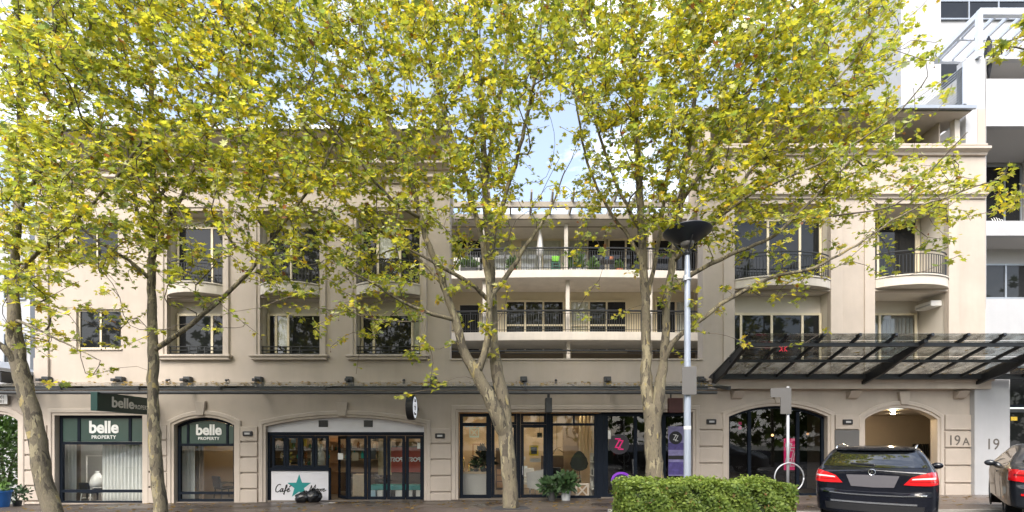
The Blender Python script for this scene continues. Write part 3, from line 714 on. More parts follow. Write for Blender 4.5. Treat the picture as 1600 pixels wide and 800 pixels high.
# fittings inside the café
WOOD = mat('timber', (.34, .20, .10), .55, var=.2, vscale=6); WOODL = mat('pale_timber', (.55, .42, .28), .6, var=.15, vscale=6)
t = thing('wall_shelf', 'timber shelf unit with bottles inside the café doorway', 'shelf', (X(528), 20.2, zc0))
for k, py in enumerate((690, 704, 722, 736)):
    m = MB(); m.box(XP(514, 20.2), XP(527, 20.2), 20.0, 20.35, ZP(py, 20.2)-.04, ZP(py, 20.2)); m.build('shelf', WOOD, t)
m = MB(); m.box(XP(513, 20.2), XP(528, 20.2), 20.36, 20.4, zc0, ZP(684, 20.2)); m.build('back_panel', WOOD, t)
def bottle(x, y, z, h, mt, lab):
    m = MB(); m.lathe([(.001, 0), (.05*h/.3, 0), (.05*h/.3, h*.6), (.018*h/.3, h*.75), (.018*h/.3, h), (.001, h)], (x, y, z), 10)
    return top('bottle', m, mt, lab, 'bottle', 'bottles and jars in the café', smooth=True)
GLS = [mat('bottle_green', (.02, .06, .03), .15), mat('bottle_pale', (.5, .48, .42), .3), mat('bottle_amber', (.15, .06, .02), .2)]
for k, px in enumerate((516, 519, 522, 525)): bottle(XP(px, 20.15), 20.15, ZP(704, 20.2)+.001, .22 + .03*(k % 2), GLS[k % 3], ('leftmost', 'second', 'third', 'rightmost')[k] + ' small bottle on the café shelf beside the open door')
for k, px in enumerate((492, 497, 502)): bottle(XP(px, 18.9), 18.9, ZP(730, 18.9), .95 - .1*(k % 2), GLS[1], ('left', 'middle', 'right')[k] + ' of the tall pale bottles behind the fourth servery window')
for k, px in enumerate((470, 474, 478, 483)): bottle(XP(px, 18.9), 18.9, ZP(730, 18.9), .34, GLS[k % 3], ('leftmost', 'second', 'third', 'rightmost')[k] + ' short bottle behind the third servery window')
t = thing('servery_counter', 'timber counter just inside the servery windows', 'counter', (X(466), 18.9, zc0))
m = MB(); m.box(XP(420, 18.9), XP(511, 18.9), 18.65, 19.1, ZP(730, 18.9)-.06, ZP(730, 18.9)-.002); m.build('worktop', WOOD, t)
m = MB(); m.box(XP(421, 18.9), XP(510, 18.9), 18.7, 19.05, zc0, ZP(730, 18.9)-.06); m.build('front_panel', WOODL, t)
def poster(name, px0, px1, p0, p1, d, mt, lab, cat='poster', group=None):
    m = MB(); m.box(XP(px0, d), XP(px1, d), d, d+.015, ZP(p1, d), ZP(p0, d)); return top(name, m, mt, lab, cat, group)
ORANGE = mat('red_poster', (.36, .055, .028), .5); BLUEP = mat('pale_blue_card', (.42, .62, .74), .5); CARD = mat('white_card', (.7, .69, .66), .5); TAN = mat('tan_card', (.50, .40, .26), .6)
YEL = mat('yellow_card', (.75, .5, .04), .5)
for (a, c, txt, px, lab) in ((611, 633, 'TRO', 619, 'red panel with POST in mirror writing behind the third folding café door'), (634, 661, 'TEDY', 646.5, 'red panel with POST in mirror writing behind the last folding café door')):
    t = thing('poster', lab, 'poster', (XP((a+c)/2, 18.8), 18.8, Z(720)), 'red reflections in the café doors')  # mirrored street signs in the door glass, modelled as solid red panels
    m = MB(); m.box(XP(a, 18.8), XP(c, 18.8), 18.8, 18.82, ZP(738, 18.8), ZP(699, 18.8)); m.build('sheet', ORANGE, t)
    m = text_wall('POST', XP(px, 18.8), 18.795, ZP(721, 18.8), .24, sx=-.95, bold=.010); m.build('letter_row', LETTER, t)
t = thing('cake_cabinet', 'teal topped display counter with white boxes behind the folding doors', 'counter', (X(620), 19, zc0))
m = MB(); m.box(XP(578, 19), XP(662, 19), 18.9, 19.5, ZP(765, 19), ZP(758, 19)); m.build('worktop', TEAL, t)
m = MB(); m.box(XP(578, 19), XP(662, 19), 19.0, 19.45, zc0, ZP(765, 19)); m.build('cabinet', BLACKP, t)
for a, c, mt, lab in ((578,588,BLUEP,'pale blue box under the teal counter'), (591,599,CARD,'narrow white box beside the pale blue box'), (607,610,CARD,'thin white box under the teal counter'), (619,629,CARD,'wide white box under the middle of the teal counter'), (640,645,CARD,'narrow white box at the right of the teal counter'), (651,657,CARD,'rightmost white box under the teal counter')):
    m = MB(); m.box(XP(a, 18.85), XP(c, 18.85), 18.72, 18.88, zc0, ZP(766, 18.85)); top('box', m, mt, lab, 'box', 'boxes on the café floor')
poster('notice', 528, 536, 708, 718, FY+.2, CARD, 'small white notice on the open café door', 'notice')
poster('framed_print', 550, 560, 707, 720, 18.7, TAN, 'tan print behind the first folding café door', 'print')
poster('notice', 652, 657, 692, 701, FY+.07, CARD, 'small white notice high on the last folding café door', 'notice')
poster('blackboard', 577, 587, 700, 718, 18.9, BLACKP, 'small blackboard behind the second folding café door', 'blackboard')
poster('poster', 471, 479, 686, 697, 18.9, YEL, 'yellow and blue poster behind the third servery window')
poster('notice', 455, 462, 685, 692, 18.8, BLUEP, 'pale blue notice behind the second servery window', 'notice')
m = MB(); m.box(XP(552, 19), XP(570, 19), 18.9, 19.4, zc0, ZP(741, 19)); top('bench', m, WOODL, 'pale timber cabinet behind the first folding door', 'cabinet', bevel=.02)
curtain(591, 600, 688, 742, 18.9, mat('cream_drape', (.62, .52, .34), .9), 'cream drape behind the second folding café door', 4)
curtain(604, 612, 688, 742, 18.9, bpy.data.materials['cream_drape'], 'cream drape left of the red POST reflection', 3)
ceiling_light(X(470), 20.2, Z(652)+.2, 1.6, .4, 'long ceiling light above the café servery', 6)
ceiling_light(X(600), 20.2, Z(652)+.2, 1.6, .4, 'long ceiling light above the café doors', 5)

# darker fittings along the back of the café
MURAL = mat('dark_timber', (.07, .045, .03), .6, var=.3, vscale=5)
t = thing('back_counter', 'dark timber back counter with shelves along the far café wall', 'counter', (XP(540, 21.8), 21.8, zc0))
MB().box(XP(400, 21.8), XP(660, 21.8), 21.5, 22.0, zc0, ZP(738, 21.8)).build('cabinet', MURAL, t)
for k, py in enumerate((700, 716)): MB().box(XP(430, 22), XP(600, 22), 21.85, 22.1, ZP(py, 22)-.04, ZP(py, 22)).build('shelf', MURAL, t)
rg = random.Random(4)
for k in range(26):
    px = 434 + 6.3*k; py = (700, 716)[k % 2]; h = .16 + .2*rg.random()
    MB().lathe([(.001, 0), (.07, 0), (.07, h*.7), (.03, h*.8), (.03, h), (.001, h)], (XP(px, 21.95), 21.95, ZP(py, 22)+.002), 8).build('jar', (GLS[0], GLS[1], GLS[2], CARD, TEAL)[rg.randrange(5)], t)
t = thing('coffee_machine', 'steel coffee machine on the far café counter', 'coffee machine', (XP(466, 21.7), 21.7, ZP(738, 21.8)))
MB().box(XP(452, 21.7), XP(482, 21.7), 21.5, 21.9, ZP(738, 21.8)+.003, ZP(738, 21.8)+.42).build('body', CHROME, t, bevel=.03)
MB().box(XP(452, 21.7)-.02, XP(482, 21.7)+.02, 21.48, 21.92, ZP(738, 21.8)+.423, ZP(738, 21.8)+.5).build('cup_tray', BLACKP, t)
for px, lab in ((556, 'round dark café table behind the first folding door'), (592, 'round dark café table behind the second folding door')):
    x = XP(px, 20); t = thing('cafe_table', lab, 'table', (x, 20, zc0), 'café tables')
    MB().lathe([(.001, 0), (.35, 0), (.35, .03), (.001, .03)], (x, 20, zc0+.72), 20).build('tabletop', MURAL, t)
    MB().lathe([(.22, 0), (.03, .03), (.03, .72)], (x, 20, zc0), 12).build('pedestal', BLACKP, t)
    chair(px + 9, 20.3, zc0, BLACKP, 'black chair at the ' + lab[6:], .95, 2.2)
MB().box(XP(610, 22.1), XP(655, 22.1), 22.1, 22.14, ZP(745, 22), ZP(690, 22)).build('wall_panel', MURAL, bld)
for px, lab in ((445, 'black pendant lamp over the left end of the servery'), (505, 'black pendant lamp over the right end of the servery'), (586, 'black pendant lamp behind the second folding door')):
    x, z_ = XP(px, 19.4), ZP(688, 19.4); t = thing('pendant_light', lab, 'pendant light', (x, 19.4, z_), 'pendant lamps in the café')
    MB().tube([(x, 19.4, z_), (x, 19.4, Z(652)+.28)], .008, 5).build('cord', BLACKP, t)
    MB().lathe([(.03, .16), (.06, .14), (.16, -.02), (.15, -.02), (.05, .12)], (x, 19.4, z_), 14).build('shade', BLACKP, t)

# plants: leafy clump
LEAFD = mat('plant_leaf', (.05, .10, .035), .5, var=.4, vscale=12)
def clump(c, r, n, size, mt, sq=(1, 1, 1), up=.4):
    m = MB(); rg = random.Random(int(abs(c[0]*977 + c[1]*31)) + n)
    for _ in range(n):
        v = Vector((rg.gauss(0, 1), rg.gauss(0, 1), rg.gauss(0, 1))).normalized() * (r * rg.random()**.45)
        p = Vector((c[0] + v.x*sq[0], c[1] + v.y*sq[1], c[2] + v.z*sq[2]))
        d = Vector((v.x, v.y, v.z + up*r)).normalized() + Vector((rg.gauss(0, .5), rg.gauss(0, .5), rg.gauss(0, .5))); d.normalize()
        s_ = d.orthogonal().normalized(); s_ = (Matrix.Rotation(rg.random()*6.28, 3, d) @ s_) * size * .32; l = size * (.7 + .6*rg.random())
        m.add([p, p + d*l*.45 + s_, p + d*l, p + d*l*.45 - s_], [(0, 1, 2, 3)])
    return m
def potted(px, d, h, potr, poth, potm, lab, leafn=130, size=.2, z=None, group='potted plants', rr=.34, mt=None):
    x = XP(px, d); z = gz(x, d) + .003 if z is None else z
    t = thing('potted_plant', lab, 'plant', (x, d, z), group)
    m = MB(); m.lathe([(.001, .0), (potr*.8, 0), (potr, poth), (potr*.86, poth), (potr*.8, poth*.85), (.001, poth*.85)], (x, d, z), 16); m.build('pot', potm, t, smooth=True, auto=40)
    m = MB()
    for k in range(7):
        a = k*.9; m.tube([(x, d, z+poth*.8), (x+.3*rr*math.cos(a), d+.3*rr*math.sin(a), z+poth+(h-poth)*.4), (x+.8*rr*math.cos(a), d+.8*rr*math.sin(a), z+poth+(h-poth)*.75)], .008, 4)
    m.build('stem', mat_stem, t)
    clump((x, d, z+poth+(h-poth)*.5), rr, leafn, size, mt or LEAFD, (1, .9, (h-poth)*.55/rr)).build('foliage', mt or LEAFD, t, kind='stuff')
    return t
mat_stem = mat('plant_stem', (.09, .10, .04), .7)
POTG = mat('grey_pot', (.42, .43, .43), .6, var=.1); POTW = mat('white_pot', (.7, .69, .66), .5); POTD = mat('dark_pot', (.06, .06, .06), .5); TERRA = mat('terracotta', (.45, .16, .07), .7)
potted(884, 16.9, .95, .19, .36, POTG, 'bushy plant in a pale grey pot beside the salon crate', 260, .24, rr=.42)
potted(862, 17.0, .80, .16, .30, POTD, 'trailing dark green plant left of the pale grey pot', 220, .22, rr=.40)
potted(450, 18.85, .62, .10, .17, POTW, 'small flowering plant behind the second servery window', 70, .13, z=ZP(730, 18.9), rr=.2, mt=mat('yellow_leaf', (.30, .26, .04), .6, var=.3, vscale=20))

# --- hair salon with warm timber interior
room(718, 935, 648, 787, 4.2, WARMWALL)
zs0 = gz(X(826), D) + .03
o = front('shop_window', X(717.5), X(767), zs0, Z(645.5), FY, [], [Z(663)], fw=.13)
for q in ((759.5, 767.3), (807.5, 813.5), (854.5, 860.5), (933.5, 944)): MB().box(X(q[0]), X(q[1]), FY-.01, FY+.11, zs0-.05, Z(645.5)).build('shopfront_post', FRAMED, bld)
for a, c in ((767.6,807.3), (813.8,854.3)):
    window(X(a), X(c), Z(663), Z(645.5), FY, fm=FRAMED, gm=GLASS, name='fanlight', cols=1, fw=.1)
    door(X(a), X(c), Z(663)-.005, zs0+.02, FY+.02, .12, handle=X(c)-.08 if a < 800 else X(a)+.08)
window(X(860.7), X(933.3), zs0, Z(645.5), FY, fm=FRAMED, gm=GLASS, name='shop_window', hbars=[Z(663)], splits=[], fw=.1)
m = MB(); m.box(X(896), X(899), FY-.002, FY+.09, Z(662), Z(647)); m.build('mullion', FRAMED, bld)
COUNT = mat('pale_counter', (.46, .43, .40), .5, var=.05)
t = thing('reception_counter', 'pale grey panelled reception counter inside the salon window', 'counter', (XP(742, 18.8), 18.8, zs0))
m = MB(); m.box(XP(720, 18.8), XP(768, 18.8), 18.7, 19.2, zs0, ZP(740, 18.8)); m.build('front_panel', COUNT, t, bevel=.01)
m = MB(); m.box(XP(719, 18.8), XP(769, 18.8), 18.66, 19.25, ZP(740, 18.8), ZP(737, 18.8)); m.build('worktop', WOODL, t)
GOLD = mat('brass', (.75, .52, .18), .25, metal=1)
for px, p0, p1, lab in ((724, 714, 737, 'tall thin brass candlestick on the salon counter'), (733, 712, 724, 'short brass vase on the salon counter'), (755, 732, 738, 'small brass cup on the salon counter')):
    m = MB(); z0 = ZP(737, 18.8)+.002; h = ZP(p0, 18.8) - ZP(p1, 18.8); r_ = .05 if h > .5 else .07
    m.lathe([(.001, 0), (r_, 0), (r_*.6, h*.15), (r_*.9, h*.6), (r_*.5, h), (.001, h)], (XP(px, 18.9), 18.9, z0), 12)
    top('brass_vase', m, GOLD, lab, 'vase', 'brass pieces on the salon counter', smooth=True)
potted(756, 19.05, .95, .16, .12, POTD, 'dark spiky plant on the salon reception counter', 130, .26, z=ZP(737, 18.8)+.002, rr=.36, mt=mat('dark_leaf', (.012, .016, .014), .5))
potted(744, 19.0, .5, .12, .10, POTD, 'low green plant on the salon reception counter', 70, .16, z=ZP(737, 18.8)+.002, rr=.28)
def frame_pic(px0, px1, p0, p1, d, fm, im, lab):
    t = thing('framed_picture', lab, 'picture', (XP((px0+px1)/2, d), d, ZP((p0+p1)/2, d)), 'pictures in the salon')
    a, c, z0, z1 = XP(px0, d), XP(px1, d), ZP(p1, d), ZP(p0, d); m = MB(); fw = .07
    m.box(a, c, d, d+.04, z0, z0+fw); m.box(a, c, d, d+.04, z1-fw, z1); m.box(a, a+fw, d, d+.04, z0+fw, z1-fw); m.box(c-fw, c, d, d+.04, z0+fw, z1-fw); m.build('frame', fm, t)
    m = MB(); m.box(a+fw, c-fw, d+.01, d+.035, z0+fw, z1-fw); m.build('print', im, t)
frame_pic(827, 841.5, 696, 712, 19.2, mat('yellow_frame', (.80, .55, .03), .5), BLACKP, 'square picture in a bright yellow frame in the salon')
frame_pic(738, 751, 693, 716, 21.5, WOOD, TAN, 'tall timber framed picture on the far salon wall')
t = thing('window_decal', 'white square decal with crossed scissors on the salon window', 'decal', (X(741), FY+.04, Z(676)))
PALE = mat('pale_green_print', (.45, .60, .50), .5)
m = MB(); a, c, z0, z1 = X(733), X(748), Z(683.5), Z(668.5); fw = .035; y0, y1 = FY+.030, FY+.034
m.box(a, c, y0, y1, z0, z0+fw*1.6); m.box(a, c, y0, y1, z1-fw, z1); m.box(a, a+fw, y0, y1, z0+fw*1.6, z1-fw); m.box(c-fw, c, y0, y1, z0+fw*1.6, z1-fw)
m.ribbon([(a+.08, z0+.08), (c-.08, z1-.06)], .03, y0, y1); m.ribbon([(a+.08, z1-.06), (c-.08, z0+.08)], .03, y0-.005, y1-.005); m.build('print', PALE, t)
m = text_wall('IPSUM', X(740), FY+.032, Z(667.5), .13, sx=1.25) if False else MB().box(X(726), X(731), FY+.03, FY+.034, Z(667), Z(664.6)).box(X(732), X(735), FY+.03, FY+.034, Z(667), Z(664.6)).box(X(736), X(739), FY+.03, FY+.034, Z(667), Z(664.6)).box(X(743), X(747), FY+.03, FY+.034, Z(667), Z(664.6)).box(X(748), X(752), FY+.03, FY+.034, Z(667), Z(664.6)).box(X(753), X(757), FY+.03, FY+.034, Z(667), Z(664.6))
m.build('strip', BLUEP, t)
t = thing('wall_shelf', 'white three tier shelf of hair products at the right of the salon', 'shelf', (XP(930, 18.9), 18.9, zs0))
for k, py in enumerate((721, 742, 763)):
    z_ = ZP(py, 18.9); m = MB(); m.box(XP(923.5, 18.9), XP(935, 18.9), 18.7, 19.1, z_-.03, z_); m.build('shelf', CARD, t)
m = MB(); m.box(XP(923.5, 18.9), XP(935, 18.9), 19.1, 19.13, zs0, ZP(708, 18.9)); m.build('back_panel', COUNT, t)
for k, py in enumerate((721, 742, 763)):
    for j in range(4):
        x = XP(925, 18.9) + .075*j; m = MB(); hh = .2 + .05*((j+k) % 3); m.lathe([(.001, 0), (.03, 0), (.03, hh*.8), (.012, hh*.85), (.012, hh), (.001, hh)], (x, 18.85, ZP(py, 18.9)+.002), 8)
        top('product_bottle', m, (GLS[1], BLACKP, CARD)[(j + k) % 3], ('leftmost', 'second', 'third', 'rightmost')[j] + ' hair product bottle on the ' + ('top', 'middle', 'bottom')[k] + ' white salon shelf', 'bottle', 'hair products on the salon shelf', smooth=True)
t = thing('wooden_crate', 'whitewashed wooden crate with crossed slats in the salon window', 'crate', (XP(909, 18.35), 18.4, zs0)); a, c = XP(899, 18.4), XP(920, 18.4); zt = ZP(755, 18.4); CR = mat('whitewashed_timber', (.66, .55, .46), .7, var=.1)
for q in ((a, c, zs0, zs0+.07), (a, c, zt-.07, zt), (a, a+.07, zs0+.07, zt-.07), (c-.07, c, zs0+.07, zt-.07)):
    m = MB(); m.box(q[0], q[1], 18.34, 18.38, q[2], q[3]); m.build('slat', CR, t)
m = MB(); m.ribbon([(a+.05, zs0+.05), (c-.05, zt-.05)], .06, 18.345, 18.365); m.build('slat', CR, t)
m = MB(); m.ribbon([(a+.05, zt-.05), (c-.05, zs0+.05)], .06, 18.366, 18.378); m.build('slat', CR, t)
m = MB(); m.box(a+.02, c-.02, 18.39, 18.75, zs0, zt-.02); m.build('box_body', WOOD, t)
# big dried fan leaf and golden slats
m = MB(); xc, zc, d = XP(905, 19.3), ZP(722, 19.3), 19.3; P = []
for k in range(24):
    a = 2*math.pi*k/24; rr = .40*(1 - .35*math.sin(a)) * (1 + .08*(k % 2)); P.append((xc + rr*math.cos(a)*.85, zc + .05 + .42*math.sin(a)))
m.poly(P, d, d+.03); m.tube([(xc, d+.015, zc-.3), (xc+.1, d+.02, zs0)], .02, 6)
top('fan_palm_leaf', m, mat('dark_palm', (.015, .02, .014), .6), 'large dark dried palm leaf standing in the salon', 'leaf')
for k in range(5):
    x = XP(907 + 6*k, 19.9); m = MB(); m.box(x-.03, x+.03, 19.9, 19.96, zs0 + 1.4, Z(652)+.2); m.build('wall_batten', mat('pale_batten', (.62, .50, .30), .5) if k == 0 else bpy.data.materials['pale_batten'], bld)
chair(832, 19.4, zs0, CARD, 'white upholstered salon chair in front of the yellow frame', 1.15, .5)
chair(868, 19.2, zs0, BLACKP, 'black salon styling chair behind the potted plants', 1.25, 2.8)
t = thing('salon_mirror', 'leaning pale panel behind the salon doors', 'mirror', (XP(836, 18.9), 18.9, zs0))
m = MB(); m.add([(XP(824, 18.8), 18.8, ZP(762, 18.8)), (XP(854, 18.8), 18.8, ZP(768, 18.8)), (XP(854, 18.9), 18.95, ZP(733, 18.8)), (XP(822, 18.9), 18.95, ZP(739, 18.8)),
       (XP(824, 18.8), 18.84, ZP(762, 18.8)), (XP(854, 18.8), 18.84, ZP(768, 18.8)), (XP(854, 18.9), 18.99, ZP(733, 18.8)), (XP(822, 18.9), 18.99, ZP(739, 18.8))], [(0,1,2,3),(7,6,5,4),(0,4,5,1),(1,5,6,2),(2,6,7,3),(3,7,4,0)]); m.build('panel', COUNT, t)
for px in (828, 850): m = MB(); m.box(XP(px, 18.9)-.02, XP(px, 18.9)+.02, 18.88, 18.92, zs0, ZP(766, 18.8)); m.build('leg', CHROME, t)
for a, c, p0, p1, lab in ((815,821,713,718,'small white card on the salon door at left'), (816,824,728,732,'white card above the salon chair'), (828,845,716,722,'row of white product cards behind the yellow frame'), (815,821,776,781,'small white sticker low on the salon door')):
    poster('notice', a, c, p0, p1, FY+.1 if a < 822 else 19.5, CARD, lab, 'notice')
for px, py in ((843, 678), (870, 700)):
    x, z_ = XP(px, 19.5), ZP(py, 19.5); t = thing('pendant_light', 'black box pendant light hanging in the salon' if px < 850 else 'thin brass branching pendant light in the salon', 'pendant light', (x, 19.5, z_), 'pendant lights in the salon')
    m = MB(); m.tube([(x, 19.5, z_), (x, 19.5, Z(648)+.28)], .008, 5); m.build('cord', BLACKP, t)
    if px < 850: m = MB(); m.box(x-.1, x+.1, 19.4, 19.6, z_-.16, z_+.05); m.build('shade', BLACKP, t)
    else:
        m = MB()
        for k in range(5): m.tube([(x, 19.5, z_), (x + .3*math.cos(k*1.3), 19.5 + .2*math.sin(k*1.3), z_ - .2 + .25*math.sin(k*2.1))], .012, 5)
        m.build('branch', GOLD, t)
for k, (a, c, p0, p1, lab) in enumerate(((775, 806, 700, 765, 'dark timber mirror station left of the salon doors at the back'), (846, 880, 712, 770, 'low dark cabinet at the back of the salon'))):
    t = thing('cabinet', lab, 'cabinet', (XP((a+c)/2, 21.6), 21.6, zs0)); MB().box(XP(a, 21.6), XP(c, 21.6), 21.4, 21.9, zs0, ZP(p0, 21.6)).build('carcass', MURAL, t, bevel=.01)
    for j in range(3): MB().box(XP(a, 21.6)+.05, XP(c, 21.6)-.05, 21.37, 21.398, zs0+.1+.3*j, zs0+.36+.3*j).build('drawer', WOOD, t)
t = thing('door_opening', 'brown doorway at the back of the salon behind the palm leaf', 'doorway', (XP(893, 22), 22, zs0)); MB().box(XP(880, 22), XP(904, 22), 22.1, 22.15, zs0, ZP(668, 22)).build('door_leaf', mat('brown_door', (.27, .19, .12), .6), t); MB().box(XP(879, 22), XP(905, 22), 22.12, 22.18, zs0, ZP(666, 22)).build('door_frame', WOODL, t)
for px, lab in ((742, 'warm ceiling light over the salon counter'), (790, 'warm ceiling light inside the salon doors'), (835, 'warm ceiling light near the yellow frame'), (895, 'warm ceiling light over the palm leaf')):
    ceiling_light(XP(px, 20), 19.9, Z(648)+.28, .9, .5, lab, 6.5)
# --- dark fronted shop with the magenta emblem
room(944, 1081, 648, 787, 3.0, DARKROOM)
zd = gz(X(1010), D) + .02
f = MB(); f.box(X(944.2), X(1081), FY, FY+.1, Z(650), Z(645.5)); f.box(X(944.2), X(1081), FY, FY+.1, zd, zd+.12); f.box(X(944.2), X(951), FY, FY+.1, zd+.12, Z(650)); f.box(X(1036), X(1042), FY, FY+.1, zd+.12, Z(650)); f.box(X(1076), X(1081), FY, FY+.1, zd+.12, Z(650)); f.box(X(992), X(997), FY, FY+.1, zd+.12, Z(650))
df = f.build('shopfront_frame', FRAMED, bld)
for a, c in ((951,992),(997,1036),(1042,1076)):
    m = MB(); m.box(X(a)-.004, X(c)+.004, FY+.05, FY+.058, zd+.116, Z(650)+.004); m.build('pane', GLASSD, df)
m = MB(); m.tube([(X(990), FY-.06, zd+.9), (X(990), FY-.06, zd+1.5)], .02, 8); m.build('handle', CHROME, df)
def disc(px, py, r, y, mt, name, parent, n=28):
    m = MB(); m.poly([(X(px) + r*math.cos(2*math.pi*k/n), Z(py) + r*math.sin(2*math.pi*k/n)) for k in range(n)], y, y+.006); return m.build(name, mt, parent)
def zz(parent, cx, cz, s, y, mt, wd):
    for dx, dz in ((-.22, .16), (.22, -.12)):
        P = [(-.62,.75),(.42,.75),(-.42,-.75),(.62,-.75)]
        m = MB(); m.ribbon([(cx + (a*.75 + dx + b_*.10)*s, cz + (b_*.9 + dz)*s) for a, b_ in P], wd, y, y+.004); m.build('stroke', mt, parent); y -= .006
t = thing('window_emblem', 'magenta double Z on a dark disc on the glass door', 'emblem', (X(969), FY+.02, Z(694)))
DISC = mat('disc_dark', (.035, .030, .040), .4)
disc(969, 694, .40, FY+.036, DISC, 'disc', t); zz(t, X(969), Z(694), .25, FY+.028, MAGENTA, .045)
PURP = mat('purple_print', (.09, .07, .25), .5, var=.5, vscale=6); PURPN = mat('purple_neon', (.4, .08, .7), .5, emis=(.45, .08, .9), estr=.35); LILAC = mat('lilac_print', (.24, .22, .42), .5, var=.4, vscale=7)
t = thing('window_poster', 'purple and white poster with dark disc in the glass beside the pole', 'poster', (X(1058), FY+.04, Z(704)))
m = MB(); m.box(X(1046.5), X(1072), FY+.036, FY+.046, Z(744), Z(666)); m.build('sheet', LILAC, t)
for p0, p1, mt in ((692, 703, PURP), (712, 718, INK), (722, 742, PURP)):
    m = MB(); m.box(X(1046.6), X(1071.9), FY+.030, FY+.0355, Z(p1), Z(p0)); m.build('band', mt, t)
disc(1058, 684, .26, FY+.024, INK, 'disc', t); zz(t, X(1058), Z(684), .15, FY+.019, LETTER, .02)
t = thing('neon_sign', 'round purple neon sign low in the glass above the hedge', 'sign', (X(975), FY+.25, Z(750)))
m = MB(); m.tube([(X(974) + .36*math.cos(k*math.pi/12), FY+.22, Z(752) + .30*math.sin(k*math.pi/12)) for k in range(25)], .05, 8); m.build('ring', PURPN, t)
m = MB(); m.poly([(X(974) + .28*math.cos(k*math.pi/10), Z(752) + .23*math.sin(k*math.pi/10)) for k in range(20)], FY+.23, FY+.25); m.build('panel', PURP, t)
for px, py, lab in ((953, 679, 'small white notices on the edge of the dark shop door'), (1038, 718, 'small white sticker at the right dark door')):
    m = MB(); m.box(X(px)-.07, X(px)+.07, FY+.035, FY+.045, Z(py)-.17, Z(py)+.17); top('notice', m, CARD, lab, 'notice', 'notices on the dark shop doors')
t = thing('hanging_sign', 'dark red box sign hanging under the awning beside the pole', 'sign', (X(1055), 17.2, Z(632)))
m = MB(); m.box(XP(1044, 17), XP(1066, 17), 16.9, 17.1, ZP(645, 17), ZP(622, 17)); m.build('box', mat('dark_red_sign', (.075, .022, .02), .5, var=.3), t, bevel=.02)
m = MB(); m.box(XP(1047, 17), XP(1049, 17), 16.98, 17.02, ZP(622, 17), ZP(613, 17)); m.build('bracket', STEEL, t)
t = thing('projector_box', 'slim grey box hanging below the awning over the salon', 'box', (X(857), 17, Z(632)))
m = MB(); m.box(XP(852, 17), XP(862, 17), 16.8, 17.3, ZP(645, 17), ZP(622, 17)); m.build('housing', STEELG, t, bevel=.02)
m = MB(); m.box(XP(855, 17), XP(859, 17), 16.95, 17.05, ZP(622, 17), ZP(613, 17)); m.build('bracket', STEEL, t)
# --- dark arched window of the right wing
room(1138, 1292, 640, 774, 3.0, DARKROOM)
x0, x1 = X(1139), X(1291); zb = gz(X(1215), D); zs = Z(634) - 17/40
f = MB(); f.box(x0, x0+.1, FY, FY+.1, zb, zs); f.box(x1-.1, x1, FY, FY+.1, zb, zs); f.box(x0+.1, x1-.1, FY, FY+.1, zb, zb+.12)
A = arc(x0, x1, zs, 17/40); Ai = [(p, q-.1) for p, q in A]
for (a, c), (e, g), (a2, c2), (e2, g2) in zip(A, A[1:], Ai, Ai[1:]): f.add([(a,FY,c),(e,FY,g),(e2,FY,g2),(a2,FY,c2),(a,FY+.1,c),(e,FY+.1,g),(e2,FY+.1,g2),(a2,FY+.1,c2)], [(3,2,1,0),(7,6,2,3),(0,1,5,4),(4,5,6,7)])
for px in (1174, 1250): f.box(X(px)-.06, X(px)+.06, FY+.002, FY+.098, zb+.12, zs+.2)
aw = f.build('shop_window', FRAMED, bld)
for a, c in ((1143,1172),(1176,1248),(1252,1287)):
    def zat(xx):
        for (p, q), (p2, q2) in zip(Ai, Ai[1:]):
            if p <= xx <= p2: return q + (q2-q)*(xx-p)/(p2-p) + .02
    P = [(X(a), zb+.1), (X(c), zb+.1), (X(c), zat(X(c)))] + [(p, q+.02) for p, q in reversed(Ai) if X(a) < p < X(c)] + [(X(a), zat(X(a)))]
    m = MB(); m.poly(P, FY+.05, FY+.058); m.build('pane', GLASSD, aw)
t = thing('window_banner', 'upright magenta banner with white outlined double Z in the dark arched window', 'banner', (X(1242), FY+.12, Z(712)))
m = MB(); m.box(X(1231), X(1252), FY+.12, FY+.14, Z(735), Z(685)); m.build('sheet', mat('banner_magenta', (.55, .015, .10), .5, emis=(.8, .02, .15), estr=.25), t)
def outline_z(cx, cz, s, y):
    P = [(-.7,.9),(.5,.9),(.15,.0),(.0,-.55),(.7,-.55),(.6,-.9),(-.6,-.9),(-.15,.1),(.05,.6),(-.7,.6),(-.7,.9)]
    m = MB(); m.ribbon([(cx + (a + b_*.1)*s*.62, cz + b_*s*1.35) for a, b_ in P], .035, y, y+.006); m.build('stroke', LETTER, t)
outline_z(X(1238), Z(708), .30, FY+.105); outline_z(X(1245), Z(714), .30, FY+.098)
for px, py in ((1163, 661), (1163, 668)):
    m = MB(); m.box(X(px)-.06, X(px)+.06, FY+.2, FY+.23, Z(py)-.06, Z(py)+.06); top('red_indicator', m, MAGENTA, 'small red square sticker high in the dark arched window, ' + ('upper of two' if py < 665 else 'lower of two'), 'sticker', 'red stickers')
for px, py, lab in ((1207, 680, 'small warm spotlight lit deep in the dark arched window'), (1262, 678, 'dim orange lamp at the right of the dark arched window')):
    m = MB(); m.ball((XP(px, 20), 20, ZP(py, 20)), .055, 10)
    top('spotlight', m, mat('spot_glow_%d' % px, (.8, .5, .3), .5, emis=(1, .5, .2), estr=2 if px < 1250 else .5), lab, 'lamp', 'lamps in the dark arched window')
